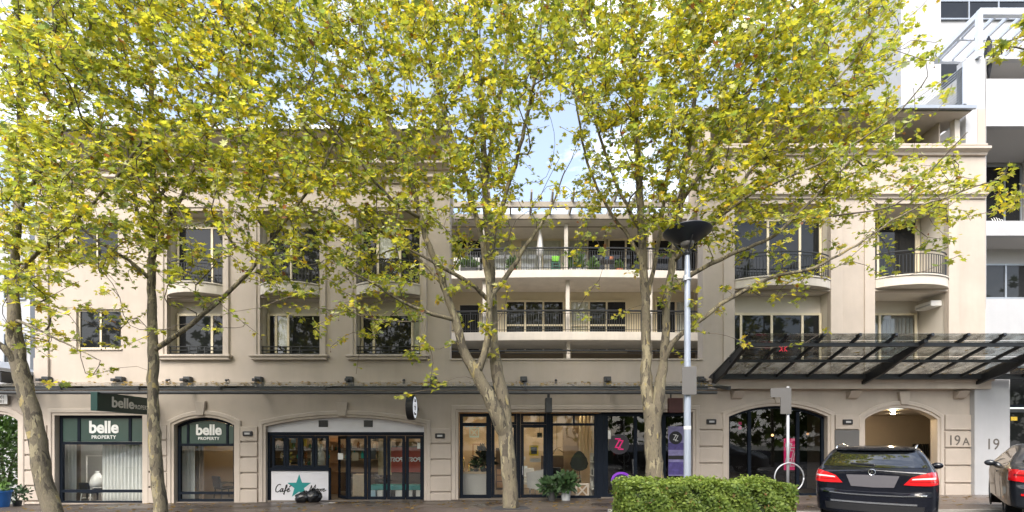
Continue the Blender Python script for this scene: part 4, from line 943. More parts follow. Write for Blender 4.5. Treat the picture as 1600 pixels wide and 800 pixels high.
# --- entrance passage 19A
room_mesh(X(1350)-.3, XP(1452, D+5), D+.24, D+5, gz(X(1400), D)-.05, Z(638.3), floor=False).build('passage_lining', mat('passage_wall', (.52, .43, .32), .85, var=.06, vscale=1.5), bld)
m = MB(); m.box(X(1350)-.3, X(1463)+.3, D+.02, D+5, gz(X(1400), D)-.1, gz(X(1400), D)+.01); m.build('passage_floor', PAVER, bld)
m = MB(); m.box(X(1350)-.25, X(1350)+1.2, D+2.6, D+2.8, gz(X(1400), D), Z(638.3)-.004); m.build('passage_wall', bpy.data.materials['passage_wall'], bld)
t = thing('entry_gate', 'dark barred gate at the right of the entrance passage', 'gate', (XP(1438, 22.8), 22.8, gz(14, 18)))
m = MB(); a, c = XP(1427, 22.8), XP(1451, 22.8); zt = ZP(694, 22.8); z0 = gz(14, 18)+.012
m.box(a, c, 22.78, 22.84, z0, zt); m.build('leaf', BLACKP, t)
for k in range(6):
    m = MB(); x = a + (c-a)*(k+.5)/6; m.box(x-.02, x+.02, 22.74, 22.779, z0, zt+.02); m.build('bar', RAIL, t)
MB().lathe([(.001, 0), (.07, 0), (.06, -.03), (.001, -.03)], (XP(1395, 21), 21.0, Z(638.3)-.003), 12).build('downlight_lens', mat('downlight_glow_rear', (.9, .9, .9), .5, emis=(1, .82, .6), estr=160), bld)  # second lamp out of sight, added to brighten the passage walls
m = MB(); m.lathe([(.001, 0), (.085, 0), (.07, -.035), (.001, -.035)], (XP(1395, 18.9), 18.9, Z(638.3)-.003), 14)
top('downlight', m, mat('downlight_glow', (.9, .9, .9), .5, emis=(1, .78, .45), estr=220), 'lit round downlight in the passage ceiling', 'downlight')
t = thing('blank_panel', 'plain grey panel fixed to the wall left of the passage', 'panel', (X(1323), D-.05, Z(687)))
m = MB(); m.box(X(1303), X(1343), D-.075, D-.037, Z(703), Z(672)); m.build('plate', PLATE, t, bevel=.006)
# street numbers
NUM = mat('bronze_number', (.13, .115, .10), .5, metal=.2)
t = thing('street_number', 'grey metal numerals 19A on the cream stone blocks', 'street number', (X(1494), D-.04, Z(688)))
text_wall('19', X(1488), D-.078, Z(695.5), .56, sx=.92).build('numeral', NUM, t); text_wall('A', X(1506.5), D-.078, Z(695.5), .42).build('letter', NUM, t)
t = thing('street_number', 'grey metal numerals 19 on the white pier', 'street number', (X(1551), D-.2, Z(694)))
text_wall('19', XP(1551, 17.8), 17.795, ZP(702, 17.8), .60, sx=.92).build('numeral', NUM, t)
# wall lamps
def wall_lamp(px, py, lab):
    t = thing('wall_lamp', lab, 'wall lamp', (X(px), D-.1, Z(py)), 'black bulkhead lamps on the shop piers')
    m = MB(); m.box(X(px)-.19, X(px)+.19, D-.13, D-.036, Z(py)-.1, Z(py)+.1); m.build('housing', BLACKP, t, bevel=.035)
    m = MB(); m.box(X(px)-.10, X(px)+.10, D-.137, D-.131, Z(py)-.035, Z(py)+.035); m.build('lens', mat('lamp_lens', (.45, .45, .45), .3) if 'lamp_lens' not in bpy.data.materials else bpy.data.materials['lamp_lens'], t)
wall_lamp(389, 677.5, 'black wall lamp between the arched agency window and the café'); wall_lamp(688, 681, 'black wall lamp between the café and the salon')
wall_lamp(1110, 659, 'black wall lamp left of the dark arched window'); wall_lamp(1322, 659.5, 'black wall lamp above the plain grey panel')

# ================================================================== SIGNS UNDER THE AWNING
t = thing('projecting_sign', 'dark green belle PROPERTY box sign projecting from the wall under the awning', 'sign', (-13.9, 16.6, 3.7))
xs_, y0, y1, z0, z1 = -13.86, 15.4, 17.8, 3.43, 4.06
m = MB(); m.box(xs_-.23, xs_, y0, y1, z0, z1); m.build('box', GREEN, t, bevel=.012)
m = place(text_mb('belle', .50, bold=.014), lambda a, b_, c: (xs_+.004 + c, y0+1.02 + a, z0+.17 + b_)); m.build('letter_row', LETTER, t)
m = place(text_mb('PROPERTY', .22, bold=.004, align='LEFT', space=1.12), lambda a, b_, c: (xs_+.004 + c, y0+1.46 + a*.72, z0+.17 + b_)); m.build('small_letter_row', LETTER, t)
m = MB(); m.box(xs_-.13, xs_-.09, y1, D-.002, z1-.25, z1-.1); m.build('bracket', STEEL, t)
t = thing('round_sign', 'round white lightbox sign with black rim projecting above the café', 'sign', (-3.59, 17, 3.66))
m = MB(); m.lathe([(.001, -.26), (.45, -.26), (.47, -.22), (.47, -.03), (.44, -.0), (.40, 0), (.40, -.02), (.001, -.02)], (-3.57, 17, 3.66), 32, 'X'); m.build('rim', BLACKP, t, smooth=True, auto=30)
m = MB(); m.lathe([(.001, 0), (.40, 0), (.40, -.018), (.001, -.018)], (-3.578, 17, 3.66), 32, 'X'); m.build('face', mat('lightbox_face', (.85, .86, .9), .4, emis=(.9, .94, 1), estr=.22), t)
P = []
for k in range(10):
    rr = .15 if k % 2 == 0 else .06; an = math.pi/2 + math.pi*k/5; P.append((17 + rr*math.cos(an), 3.66 + rr*math.sin(an)))
m = MB(); m.poly(P, -3.577, -3.57, 'YZ'); m.build('star', INK, t)
m = place(text_mb('Café', .17), lambda a, b_, c: (-3.573 + c, 17 + a, 3.86 + b_)); m.build('letter_row', INK, t)
m = place(text_mb('Moxe', .16), lambda a, b_, c: (-3.573 + c, 17 + a, 3.38 + b_)); m.build('letter_row', INK, t)
m = MB(); m.box(-3.75, -3.65, 17.46, D-.002, 3.62, 3.72); m.build('bracket', STEEL, t)
t = thing('street_sign', 'small white plaque with dark digits high at the left corner', 'sign', (X(8), D-.1, Z(624)))
m = MB(); m.box(X(-14), X(16.5), D-.12, D-.09, Z(631.5), Z(617)); m.build('plate', CARD, t)
text_wall('2 001', X(5), D-.121, Z(623.4), .17).build('letter_row', NUM, t); text_wall('1 881', X(5), D-.121, Z(630), .17).build('letter_row', NUM, t)
m = MB(); m.box(X(-8), X(-6), D-.09, D-.002, Z(626), Z(623)); m.build('bracket', STEEL, t)

# ================================================================== GLASS AWNING ALONG THE SHOPS
aw = thing('awning', 'dark steel and glass awning running along the front above the shops', 'awning', (0, 17.9, Z(603)))
YF = 15.56; ZW, ZF = Z(600), ZP(607, YF)
xa, xb = XP(-60, YF), XP(1120, YF)
m = MB(); m.tube([(xa, YF, ZF-.14), (xb, YF, ZF-.14)], .055, 10); m.box(xa, xb, YF-.05, YF+.05, ZF-.04, ZF); m.build('front_beam', STEELG, aw)
m = MB(); m.box(xa, XP(1128, D), D-.14, D-.01, ZW-.16, ZW-.02); m.build('wall_beam', STEELG, aw)
wx = [X(p) for p in (-40, 78, 192, 297, 407, 548, 678, 818, 948, 1092)]
for x in wx:
    m = MB(); m.beam((x, D-.02, ZW+.02), (x, YF-.1, ZF-.0), .09, .13); m.build('rafter', STEELG, aw)
    m = MB(); m.box(x-.13, x+.13, D-.22, D-.015, ZW+.06, ZW+.27); m.box(x-.07, x+.07, D-.5, D-.22, ZW+.05, ZW+.16); m.build('bracket', STEELG, aw, bevel=.02)
mid = (YF + D) / 2
for k, yy in enumerate((16.3, 17.2)):
    zz_ = ZF + (ZW-ZF)*(yy-YF)/(D-YF); m = MB(); m.box(xa, xb, yy-.03, yy+.03, zz_-.09, zz_-.02); m.build('purlin', STEELG, aw)
ex = [xa] + wx[1:] + [xb]
for a, c in zip(ex, ex[1:]):
    nn = max(1, round((c-a)/1.5))
    for k in range(nn):
        p, q = a + (c-a)*k/nn + .02, a + (c-a)*(k+1)/nn - .02
        m = MB(); y0, y1 = YF-.12, D-.25; z0 = ZF + (ZW-ZF)*(y0-YF)/(D-YF) + .085; z1 = ZF + (ZW-ZF)*(y1-YF)/(D-YF) + .085
        m.add([(p,y0,z0),(q,y0,z0),(q,y1,z1),(p,y1,z1),(p,y0,z0+.012),(q,y0,z0+.012),(q,y1,z1+.012),(p,y1,z1+.012)], [(0,3,2,1),(4,5,6,7),(0,1,5,4),(1,2,6,5),(2,3,7,6),(3,0,4,7)])
        m.build('pane', GLASSAWN2, aw)
# small fixing knobs and cable anchors on the wall above
for px, al in ((265, 'above the arched agency window, left of its keystone'), (357, 'above the right side of the arched agency window'), (632, 'above the round white sign'), (868, 'above the slim grey hanging box')):
    m = MB(); m.tube([(X(px), D-.12, Z(595)), (X(px), D-.0, Z(593))], .03, 7); m.ball((X(px), D-.14, Z(595)), .055, 8); top('cable_anchor', m, STEELG, 'small steel cable anchor on the wall ' + al, 'anchor', 'cable anchors above the awning')

# ================================================================== GLASS CANOPY OVER THE RIGHT WING
cp = thing('glass_canopy', 'black steel canopy with dirty glass panels sloping up over the right entrance', 'canopy', (X(1320), D, Z(600)))
SL = .345; YC = 14.97; ZC = Z(600)
def cz(y): return ZC + SL*(D-y)
CX0, CX1 = X(1105), X(1720)
m = MB(); m.box(CX0, CX1, D-.5, D-.36, ZC+.13, ZC+.33); m.build('wall_beam', STEEL, cp)
for yy, s_ in ((15.25, .10), (16.25, .07)):
    m = MB(); m.box(CX0, CX1, yy-s_/2, yy+s_/2, cz(yy)-.06, cz(yy)+s_-.04); m.build('purlin', STEEL, cp)
rx = [X(1156) + 1.165*k for k in range(-1, 14)]
for x in rx:
    m = MB(); m.beam((x, D-.5, cz(D-.5)+.07), (x, YC, cz(YC)+.07), .06, .10); m.beam((x, YC+.03, cz(YC)+.11), (x, YC-.13, cz(YC-.13)+.11), .09, .09); m.build('rafter', STEEL, cp)
for x in (X(1110), X(1340), X(1516)):
    m = MB(); P = [(D-.03, ZC-.12), (D-.03, ZC+.3), (YC+.05, cz(YC+.05)+.08), (YC+.05, cz(YC+.05)-.06), (16.8, cz(16.8)-.22)]
    m.poly(P, x-.06, x+.06, 'YZ'); m.build('bracket_beam', STEEL, cp, bevel=.01)
ex = [CX0] + [x for x in rx if x > CX0 + .2]
for a, c in zip(ex, ex[1:]):
    for y0, y1 in ((D-.45, 16.28), (16.23, 15.27), (15.23, YC-.12)):
        z0, z1 = cz(y0)+.135, cz(y1)+.135; p, q = a+.012, c-.012
        if y1 < YC: z0 += .0
        m = MB(); m.add([(p,y0-.01,z0),(q,y0-.01,z0),(q,y1+.01,z1),(p,y1+.01,z1),(p,y0-.01,z0+.012),(q,y0-.01,z0+.012),(q,y1+.01,z1+.012),(p,y1+.01,z1+.012)], [(0,1,2,3),(7,6,5,4),(0,4,5,1),(1,5,6,2),(2,6,7,3),(3,7,4,0)])
        m.build('pane', GLASSAWN, cp)
t = thing('canopy_mark', 'small red double chevron mark at the left end of the canopy glass', 'emblem', (XP(1224, 15.4), 15.3, ZP(545, 15.3)))
REDE = mat('red_emblem', (.75, .03, .06), .5, emis=(.9, .03, .06), estr=.05)  # plain red strokes for the mark, with a slight glow of their own
for px, sg in ((1220.5, 1), (1227.5, -1)):
    c, z_ = XP(px, 15.1), ZP(545, 15.1); m = MB(); m.ribbon([(c-.05*sg, z_+.08), (c+.04*sg, z_), (c-.05*sg, z_-.08)], .022, 15.1, 15.12); m.ribbon([(c+.05*sg, z_+.08), (c+.02*sg, z_+.04)], .02, 15.095, 15.099); m.ribbon([(c+.05*sg, z_-.08), (c+.02*sg, z_-.04)], .02, 15.095, 15.099); m.build('stroke', REDE, t)

# ================================================================== WHITE APARTMENT BUILDING ON THE RIGHT
wb = thing('white_apartment_building', 'white rendered apartment block with open balconies at the right edge', 'building', (X(1600), 18, .3))
WX0, WX1 = X(1540) + .004, X(1760)
hol = [(X(1541), X(1700), Z(345), Z(197)), (X(1541), X(1700), Z(467), Z(368)), (X(1541), X(1700), Z(123), Z(92)), (X(1578), X(1700), .25, Z(572))]
wall_mesh(WX0, WX1, .1, Z(88), hol, D, .2).build('front_wall', WHITE, wb)
m = MB(); m.box(XP(1523, 17.8), XP(1577, 17.8), 17.8, D-.004, gz(18, 18)-.1, Z(594)); m.build('pier', WHITE, wb, bevel=.008)
m = MB(); m.box(X(1510), X(1541), D+.02, D+.4, Z(232)+.01, Z(90)); m.build('pier', WHITE, wb, bevel=.01)
for pt, pb, dp, gt in ((197,345,2.4,258), (368,467,1.3,412)):
    room_mesh(X(1541), X(1700), D+.201, D+dp, Z(pb)-.02, Z(pt)+.003).build('loggia', mat('grey_soffit', (.47, .46, .45), .9) if 'grey_soffit' not in bpy.data.materials else bpy.data.materials['grey_soffit'], wb)
    d = D + dp - .1
    window(X(1541)+.03, X(1700)-.03, Z(pb)-.5 if pt < 300 else ZP(467, d), ZP(gt, d), d, fm=GREYM, name='window', splits=[XP(1572 if pt > 300 else 1570, d), XP(1660, d)], fw=.07, parent=wb)
room_mesh(X(1541), X(1700), D+.201, D+3, Z(123)-.02, Z(86)).build('loggia', bpy.data.materials['grey_soffit'], wb)
window(X(1579), X(1699), .3, Z(640), D+.12, fm=STEELG, name='shop_window', cols=3, parent=wb, fw=.1)
window(X(1579), X(1699), Z(636), Z(573), D+.12, fm=FRAMED, name='fanlight', cols=2, parent=wb, fw=.1)
m = MB(); m.box(X(1584), X(1594), D+.10, D+.119, Z(657), Z(651)); m.build('sticker', YEL, wb)
# upper terraces: rear block, pergola, louvre screen
m = MB(); m.box(XP(1408, 22), XP(1470, 22), 22, 27, Z(165), ZP(-140, 22)); m.build('rear_block', WHITE, wb)
m = MB(); m.box(XP(1465, 24), XP(1800, 24), 24, 27, Z(165), ZP(-60, 24)); m.build('rear_block', WHITE, wb)
window(XP(1468, 23.9), XP(1700, 23.9), ZP(30, 23.9), ZP(0, 23.9), 23.9, cols=5, fm=GREYM, parent=wb, name='window')
window(XP(1468, 23.88), XP(1508, 23.88), ZP(145, 23.88), ZP(92, 23.88), 23.87, cols=1, fm=GREYM, parent=wb, name='window')
zt = ZP(14, 17.9); zb_ = ZP(24, 17.9)
pg = MB(); pg.box(X(1526), X(1700), 17.85, 18.02, zb_, zt); pgo = pg.build('pergola_frame', LOUVRE, wb)
m = MB(); m.box(X(1524), X(1529)+.02, 17.85, 18.02, Z(92), zb_); m.build('pergola_post', LOUVRE, wb)
m = MB(); m.beam((X(1529), 18.03, zt-.12), (X(1529), 19.9, zt-.32), .14, .22); m.build('pergola_side_beam', LOUVRE, wb)
for k in range(1, 7):
    y = 18.0 + .27*k; z_ = zt-.10-.2*(y-18.03)/1.87; 
for k in range(8):
    x = X(1538) + .52*k; m = MB(); m.beam((x, 18.03, zt-.10), (x, 19.9, zt-.30), .07, .16); m.build('pergola_slat', LOUVRE, wb)
m = MB(); m.box(X(1529)+.08, X(1700), 19.85, 19.99, zt-.42, zt-.2); m.build('pergola_rear_beam', LOUVRE, wb)
m = MB(); m.box(X(1529)+.08, X(1700), 18.9, 18.98, zt-.31, zt-.21); m.build('pergola_rear_beam', LOUVRE, wb)
# louvre screen standing between the two roofs
xl_ = X(1508)
n = 15
for k in range(n):
    z_ = Z(160) + .04 + (Z(98)-Z(160)-.1)*k/(n-1); m = MB(); m.add([(xl_-.02, 18.06, z_-.03), (xl_+.05, 18.06, z_+.035), (xl_+.05, 20.4, z_+.035), (xl_-.02, 20.4, z_-.03), (xl_-.035, 18.06, z_-.02), (xl_+.035, 18.06, z_+.045), (xl_+.035, 20.4, z_+.045), (xl_-.035, 20.4, z_-.02)], [(0,1,2,3),(7,6,5,4),(0,4,5,1),(1,5,6,2),(2,6,7,3),(3,7,4,0)]); m.build('louvre', LOUVRE, wb)
m = MB(); m.box(xl_-.05, xl_+.06, 17.98, 18.06, Z(162), Z(96)); m.build('louvre_frame', LOUVRE, wb)
# folded umbrella on the top terrace
t = thing('folded_umbrella', 'folded black umbrella standing on the upper white terrace', 'umbrella', (X(1545), 18.45, Z(123)))
m = MB(); x = XP(1545, 18.45); z0 = Z(123)+.0; m.lathe([(.02, .0), (.05, .25), (.10, .5), (.13, 1.0), (.10, 1.45), (.03, 1.72), (.001, 1.75)], (x, 18.45, ZP(124, 18.45)), 10)
for i, v in enumerate(m.v): m.v[i] = (v[0] + .02*math.sin(v[2]*14 + v[1]*40), v[1], v[2])
m.build('cloth', mat('black_cloth', (.02, .022, .03), .8), t, smooth=True)
m = MB(); m.tube([(x, 18.45, Z(123)-1.0), (x, 18.45, Z(123)+.3)], .02, 6); m.build('pole', RAIL, t)
t = thing('garden_chair', 'pale wire chair on the white block balcony', 'chair', (X(1580), 18.6, Z(345)))
m = MB(); zf = Z(346)
for k in range(5): m.tube([(X(1574) + .09*k, 18.5, zf+.1), (X(1576) + .1*k, 18.6, zf+.35), (X(1578) + .1*k, 18.7, zf + .45 + .04*math.sin(k))], .012, 5)
m.build('backrest', CARD, t)

# ================================================================== LEFT CORNER
nb = thing('corner_building', 'pale neighbouring building with a dark awning behind the leftmost trunk', 'building', (-24, 24, 0))
m = MB(); m.box(XP(-120, 23), XP(47, 23), 23, 30, -.3, ZP(330, 23)); m.build('wall', WHITE, nb)
for py in (420, 520):
    for px in (-95, -45, 5): window(XP(px, 22.95), XP(px+34, 22.95), ZP(py+48, 22.95), ZP(py, 22.95), 22.93, parent=nb, fm=GREYM)
nw = thing('side_awning', 'dark sloping awning at the far left edge below the white wall', 'awning', (X(20), 17.5, Z(590)))
m = MB(); m.poly([(X(-80), Z(552)), (X(55), Z(588)), (X(55), Z(604)), (X(-80), Z(577))], 16.8, D+.6); m.build('cover', STEEL, nw)
m = MB(); m.poly([(X(-80), Z(545)), (X(55), Z(582)), (X(55), Z(587)), (X(-80), Z(551))], 16.75, D+.62); m.build('trim', GREYM, nw)
wall_mesh(X(-120), X(38)-.003, ZA-.9, ZA, [], D+.012, .2).build('corner_lintel', CREAM, bld)
wall_mesh(X(-120), X(38)-.003, -.4, ZA-.9, [(X(-26), X(30), -.39, Z(647), .25)], D+.012, .3).build('corner_arcade', CREAM, bld)
m = MB(); m.box(X(27), X(33.5), D+.05, D+.15, gz(-19, 18), Z(650)); m.build('shopfront_post', FRAMED, bld)
m = MB(); m.box(X(33.6), X(38)-.01, D+.08, D+.1, gz(-19, 18), Z(650)); m.build('pane', GLASSD, bld)
LEAFG = mat('shrub_leaf', (.10, .19, .035), .5, var=.45, vscale=4)
def shrub(name, x, d, z, r, h, lab, n=900, size=.22, mt=LEAFG, cat='shrub'):
    t = thing(name, lab, cat, (x, d, z)); m = MB(); rg = random.Random(n)
    for k in range(5): a = k*1.3; m.tube([(x, d, z), (x+.15*r*math.cos(a), d+.15*r*math.sin(a), z+h*.3), (x+.5*r*math.cos(a), d+.5*r*math.sin(a), z+h*.7)], [.05, .035, .012], 6)
    m.build('trunk', mat_stem, t); clump((x, d, z+h*.58), r, n, size, mt, (1, 1, h*.5/r)).build('crown', mt, t, kind='stuff'); return t
shrub('garden_tree', XP(8, 21), 21, gz(-24, 18), 1.7, 4.6, 'leafy green tree seen through the arch at the far left', 2600, .24, cat='tree')
t = thing('planter_tub', 'bright blue planter tub at the bottom left corner', 'planter', (XP(-4, 16.4), 16.4, gz(-18, 16.4)))
BLUE = mat('blue_plastic', (.02, .13, .42), .4); x = XP(-4, 16.4); z0 = gz(x, 16.4) + .003
m = MB(); m.lathe([(.001, 0), (.30, 0), (.36, .52), (.39, .52), (.39, .58), (.34, .58), (.32, .5), (.001, .5)], (x, 16.4, z0), 18); m.build('tub', BLUE, t, smooth=True, auto=35)
clump((x, 16.4, z0+.68), .34, 160, .14, LEAFG, (1, 1, .5)).build('foliage', LEAFG, t, kind='stuff')
potted(27, 17.0, .75, .14, .2, POTD, 'low dark plant at the foot of the corner post', 160, .14, rr=.38)
# ================================================================== THINGS ON THE BALCONIES
zb3 = MZ(424) + .003; d = 25.3
x = XP(844, d); t = thing('patio_umbrella', 'closed white patio umbrella on the upper middle balcony', 'umbrella', (x, d, zb3))
m = MB(); m.lathe([(.03, -.05), (.19, .0), (.17, .35), (.11, .9), (.05, 1.35), (.001, 1.5)], (x, d, ZP(398, d)), 12)
for i, v in enumerate(m.v): a = math.atan2(v[1]-d, v[0]-x); k = 1 + .18*math.cos(6*a); m.v[i] = (x + (v[0]-x)*k, d + (v[1]-d)*k, v[2])
m.build('cloth', CERAM, t, smooth=True)
m = MB(); m.tube([(x, d, zb3), (x, d, ZP(354, d))], .025, 8); m.build('pole', CARD, t)
m = MB(); m.lathe([(.001, 0), (.28, 0), (.26, .07), (.05, .1), (.001, .1)], (x, d, zb3), 16); m.build('base', CARD, t)
LIME = mat('lime_plastic', (.22, .62, .03), .4); DGREEN = mat('dark_green_plastic', (.012, .10, .06), .4)
x = XP(868, d); t = thing('shelf_stand', 'dark green slatted stand with a lime green tub beside the white umbrella', 'stand', (x, d, zb3))
for k in range(4): m = MB(); m.box(x-.22, x+.22, d-.15, d+.15, zb3+.06+.17*k, zb3+.12+.17*k); m.build('slat', DGREEN, t)
for sx in (-.2, .2): m = MB(); m.box(x+sx-.03, x+sx+.03, d-.16, d+.16, zb3, zb3+.68); m.build('leg', DGREEN, t)
m = MB(); m.poly([(x-.17, zb3+.685), (x+.17, zb3+.685), (x+.21, zb3+.98), (x-.21, zb3+.98)], d-.14, d+.14); top('tub', m, LIME, 'bright lime green tub on the dark green balcony stand', 'tub', bevel=.02)
def planter(px0, px1, h, mt, lab, leafs, size, rr, up=1.2, z=zb3, dd=25.3, lm=None):
    a, c = XP(px0, dd), XP(px1, dd); t = thing('planter_box', lab, 'planter', ((a+c)/2, dd, z), 'planters on the balconies')
    m = MB(); m.box(a, c, dd-.18, dd+.18, z, z+h); m.build('box', mt, t, bevel=.015)
    clump(((a+c)/2, dd, z+h+rr*.55), rr, leafs, size, lm or LEAFG, ((c-a)/2/rr*1.15, .6, .8), up).build('foliage', lm or LEAFG, t, kind='stuff')
planter(889, 908, .32, POTG, 'grey planter of spiky green leaves beside the upper balcony column', 110, .45, .42)
planter(923, 931, .22, POTW, 'small white planter with a bushy plant on the upper balcony', 120, .3, .45)
planter(962, 972, .3, TERRA, 'terracotta planter at the right of the upper balcony table', 90, .25, .3)
planter(720, 745, .35, POTD, 'long dark planter at the left of the upper middle balcony', 160, .25, .35)
planter(795, 806, .3, TERRA, 'terracotta planter behind the forked trunk on the upper balcony', 110, .3, .4)
x = XP(947, d); t = thing('balcony_table', 'dark table with pots near the right of the upper middle balcony', 'table', (x, d, zb3))
m = MB(); m.box(x-.42, x+.42, d-.3, d+.3, zb3+.68, zb3+.72); m.build('tabletop', POTD, t)
for sx in (-.38, .38):
    for sy in (-.26, .26): m = MB(); m.box(x+sx-.02, x+sx+.02, d+sy-.02, d+sy+.02, zb3, zb3+.68); m.build('leg', POTD, t)
for k, (dx, mt) in enumerate(((-.25, POTD), (.05, mat('blue_pot', (.05, .09, .16), .4)), (.28, TERRA))):
    m = MB(); m.lathe([(.001, 0), (.08, 0), (.12, .24), (.09, .24), (.001, .2)], (x+dx, d, zb3+.722), 12); top('flower_pot', m, mt, ('black pot at the left of the balcony table', 'dark blue pot in the middle of the balcony table', 'terracotta pot at the right of the balcony table')[k], 'pot', 'pots on the balcony table', smooth=True)
m = MB(); x = XP(917, d); 
for pts in ([(0, 0), (.05, .3), (-.12, .5), (-.05, .75)], [(.05, .3), (.25, .45), (.2, .7)], [(-.12, .5), (-.3, .62), (-.35, .8)]): m.tube([(x+a, d, zb3+b_) for a, b_ in pts], .02, 5)
top('bare_shrub', m, mat_stem, 'small bare twisted shrub between the planters on the upper balcony', 'shrub')
m = MB(); 
for k in range(9): m.box(XP(712 + 4.4*k, 25.6)-.05, XP(712 + 4.4*k, 25.6)+.05, 25.58, 25.62, zb3, zb3+1.05)
t = thing('slatted_screen', 'pale slatted screen behind the rail at the left of the upper middle balcony', 'screen', (XP(730, 25.6), 25.6, zb3))
for k in range(10): m = MB(); m.box(XP(710 + 4.2*k, 25.6)-.055, XP(710 + 4.2*k, 25.6)+.055, 25.58, 25.61, zb3, zb3+1.05); m.build('slat', CARD, t)
t = thing('air_conditioner', 'white air conditioning unit under the right hand balcony', 'air conditioner', (X(1474), D+.5, Z(469)))
m = MB(); m.box(X(1481)-.42, X(1481)+.01, D+.25, D+1.0, Z(475), Z(466)); m.build('casing', CARD, t, bevel=.03)
m = MB(); m.box(X(1481)-.43, X(1481)-.425, D+.3, D+.95, Z(474)+.02, Z(474)+.07); m.build('louvre', POTG, t)
x = X(411); m = MB(); m.lathe([(.001, 0), (.08, 0), (.11, .2), (.08, .2), (.001, .17)], (x+.1, D+.05, Z(447)+.052), 12); top('flower_pot', m, mat('red_pot', (.4, .05, .03), .5), 'small red pot at the left corner of a bowed balcony', 'pot', smooth=True)
# ================================================================== STREET FURNITURE
POLE = mat('pole_grey_blue', (.33, .37, .44), .4, metal=.25, var=.08, vscale=4)
GALV = mat('galvanised', (.50, .51, .53), .4, metal=.5, var=.1)
d = 10.6; x = XP(1074, d); zg = gz(x, d) - .02
t = thing('street_lamp', 'tall blue grey street lamp with a wide dark dish head rising behind the hedge', 'street lamp', (x, d, zg))
m = MB(); m.tube([(x, d, zg), (x, d, zg+.9), (x, d, ZP(420, d)), (x, d, ZP(394, d))], [.086, .083, .064, .05], 16); m.build('pole', POLE, t, smooth=True, auto=40)
m = MB(); m.lathe([(.001, 0), (.14, 0), (.14, .25), (.09, .28)], (x, d, zg), 16); m.build('base', POLE, t, smooth=True, auto=40)
zd = ZP(371, d); m = MB()
m.lathe([(.001, -.15), (.10, -.16), (.24, -.085), (.40, .015), (.52, .10), (.54, .125), (.535, .14), (.40, .15), (.001, .155)], (x, d, zd+.0), 36); m.build('dish', mat('lamp_dish', (.035, .04, .055), .4, metal=.2), t, smooth=True, auto=50)
m = MB(); m.lathe([(.001, -.10), (.17, -.11), (.13, -.20), (.07, -.235), (.001, -.24)], (x, d, zd), 24); m.build('lens', mat('lamp_glass', (.22, .20, .18), .25), t, smooth=True)
m = MB()
for k in range(3):
    a = .5 + 2*math.pi*k/3; m.tube([(x+.04*math.cos(a), d+.04*math.sin(a), ZP(396, d)), (x+.31*math.cos(a), d+.31*math.sin(a), zd-.075)], .018, 6)
m.lathe([(.07, ZP(399, d)), (.085, ZP(396, d)), (.06, ZP(391, d)), (.001, ZP(390, d))], (x, d, 0), 12); m.build('bracket', STEEL, t)
m = MB(); m.box(x-.165, x+.165, d-.13, d-.10, ZP(618, d), ZP(574, d)); m.build('plate', PLATE, t, bevel=.01)
m = MB(); m.box(x-.11, x-.055, d-.12, d-.03, ZP(440, d), ZP(432, d)); m.lathe([(.082, ZP(438, d)), (.088, ZP(438, d)), (.088, ZP(435, d)), (.082, ZP(435, d))], (x, d, 0), 14); m.build('clamp', GALV, t)
m = MB(); m.lathe([(.081, 0), (.083, .002), (.083, .075), (.081, .077)], (x, d, ZP(671, d)), 16); m.build('sticker', CARD, t)
d = 10.5; x = XP(1231, d); zg = gz(x, d) - .02
t = thing('sign_pole', 'thin galvanised pole with blank grey sign plates and a round bike hoop beside the car', 'sign post', (x, d, zg))
m = MB(); m.tube([(x, d, zg), (x, d, ZP(604, d))], .032, 10); m.build('pole', GALV, t, smooth=True)
m = MB(); P = [(XP(1202, d), ZP(607, d)), (XP(1202, d), ZP(621, d)), (XP(1217.5, d), ZP(621, d)), (XP(1217.5, d), ZP(647, d)), (XP(1234, d), ZP(647, d)), (XP(1234, d), ZP(606, d))]
m.poly(list(reversed(P)), d-.06, d-.04); m.build('plate', PLATE, t)
m = MB(); xc, zc_ = x - .0, ZP(746, d); m.tube([(xc + .33*math.cos(k*math.pi/20), d-.05, zc_ + .33*math.sin(k*math.pi/20)) for k in range(41)], .015, 8); m.build('bike_hoop', GALV, t, smooth=True)
# rubbish bags
BAG = mat('black_bag', (.010, .010, .012), .22, spec=.6, bump=1.0, bscale=11)
def bag(px, d, wd, h, tilt, lab, seed):
    x = XP(px, d); z = gz(x, d); t = thing('rubbish_bag', lab, 'rubbish bag', (x, d, z), 'black rubbish bags')
    m = MB(); nn, mm = 40, 22
    for j in range(mm + 1):
        v = j/mm
        for i in range(nn):
            a = 2*math.pi*i/nn; r = wd*.5*max(.05, math.sin(math.pi*min(1, v*.86 + .14)))**.5 if v < .97 else wd*.06
            q = Vector((math.cos(a)*1.5 + seed, math.sin(a)*1.5, v*1.4)); fold = noise.noise(Vector((math.cos(a)*4 + seed, math.sin(a)*4, v*2.2 + a*.3)))
            k = 1 + .24*noise.noise(q) + .26*abs(fold) - .05 + .10*abs(noise.noise(q*5))
            m.v.append((x + r*k*math.cos(a) + tilt*v*h, d + r*k*math.sin(a)*.85, z + .004 + h*v*(1 + .10*noise.noise(q*1.7))))
    for j in range(mm):
        for i in range(nn): a = j*nn+i; b = j*nn+(i+1) % nn; m.f.append((a, b, b+nn, a+nn))
    m.f.append(tuple(reversed(range(nn)))); m.build('sack', BAG, t, smooth=True)
    m = MB(); tx = x + tilt*h; rg = random.Random(seed)
    for k in range(7): a = k*.9 + seed; m.add([(tx, d, z+h*.93), (tx+.07*math.cos(a), d+.07*math.sin(a), z+h*.98+.06*rg.random()), (tx+.06*math.cos(a+.6), d+.06*math.sin(a+.6), z+h*1.0+.06*rg.random())], [(0, 1, 2)])
    m.build('knot', BAG, t)
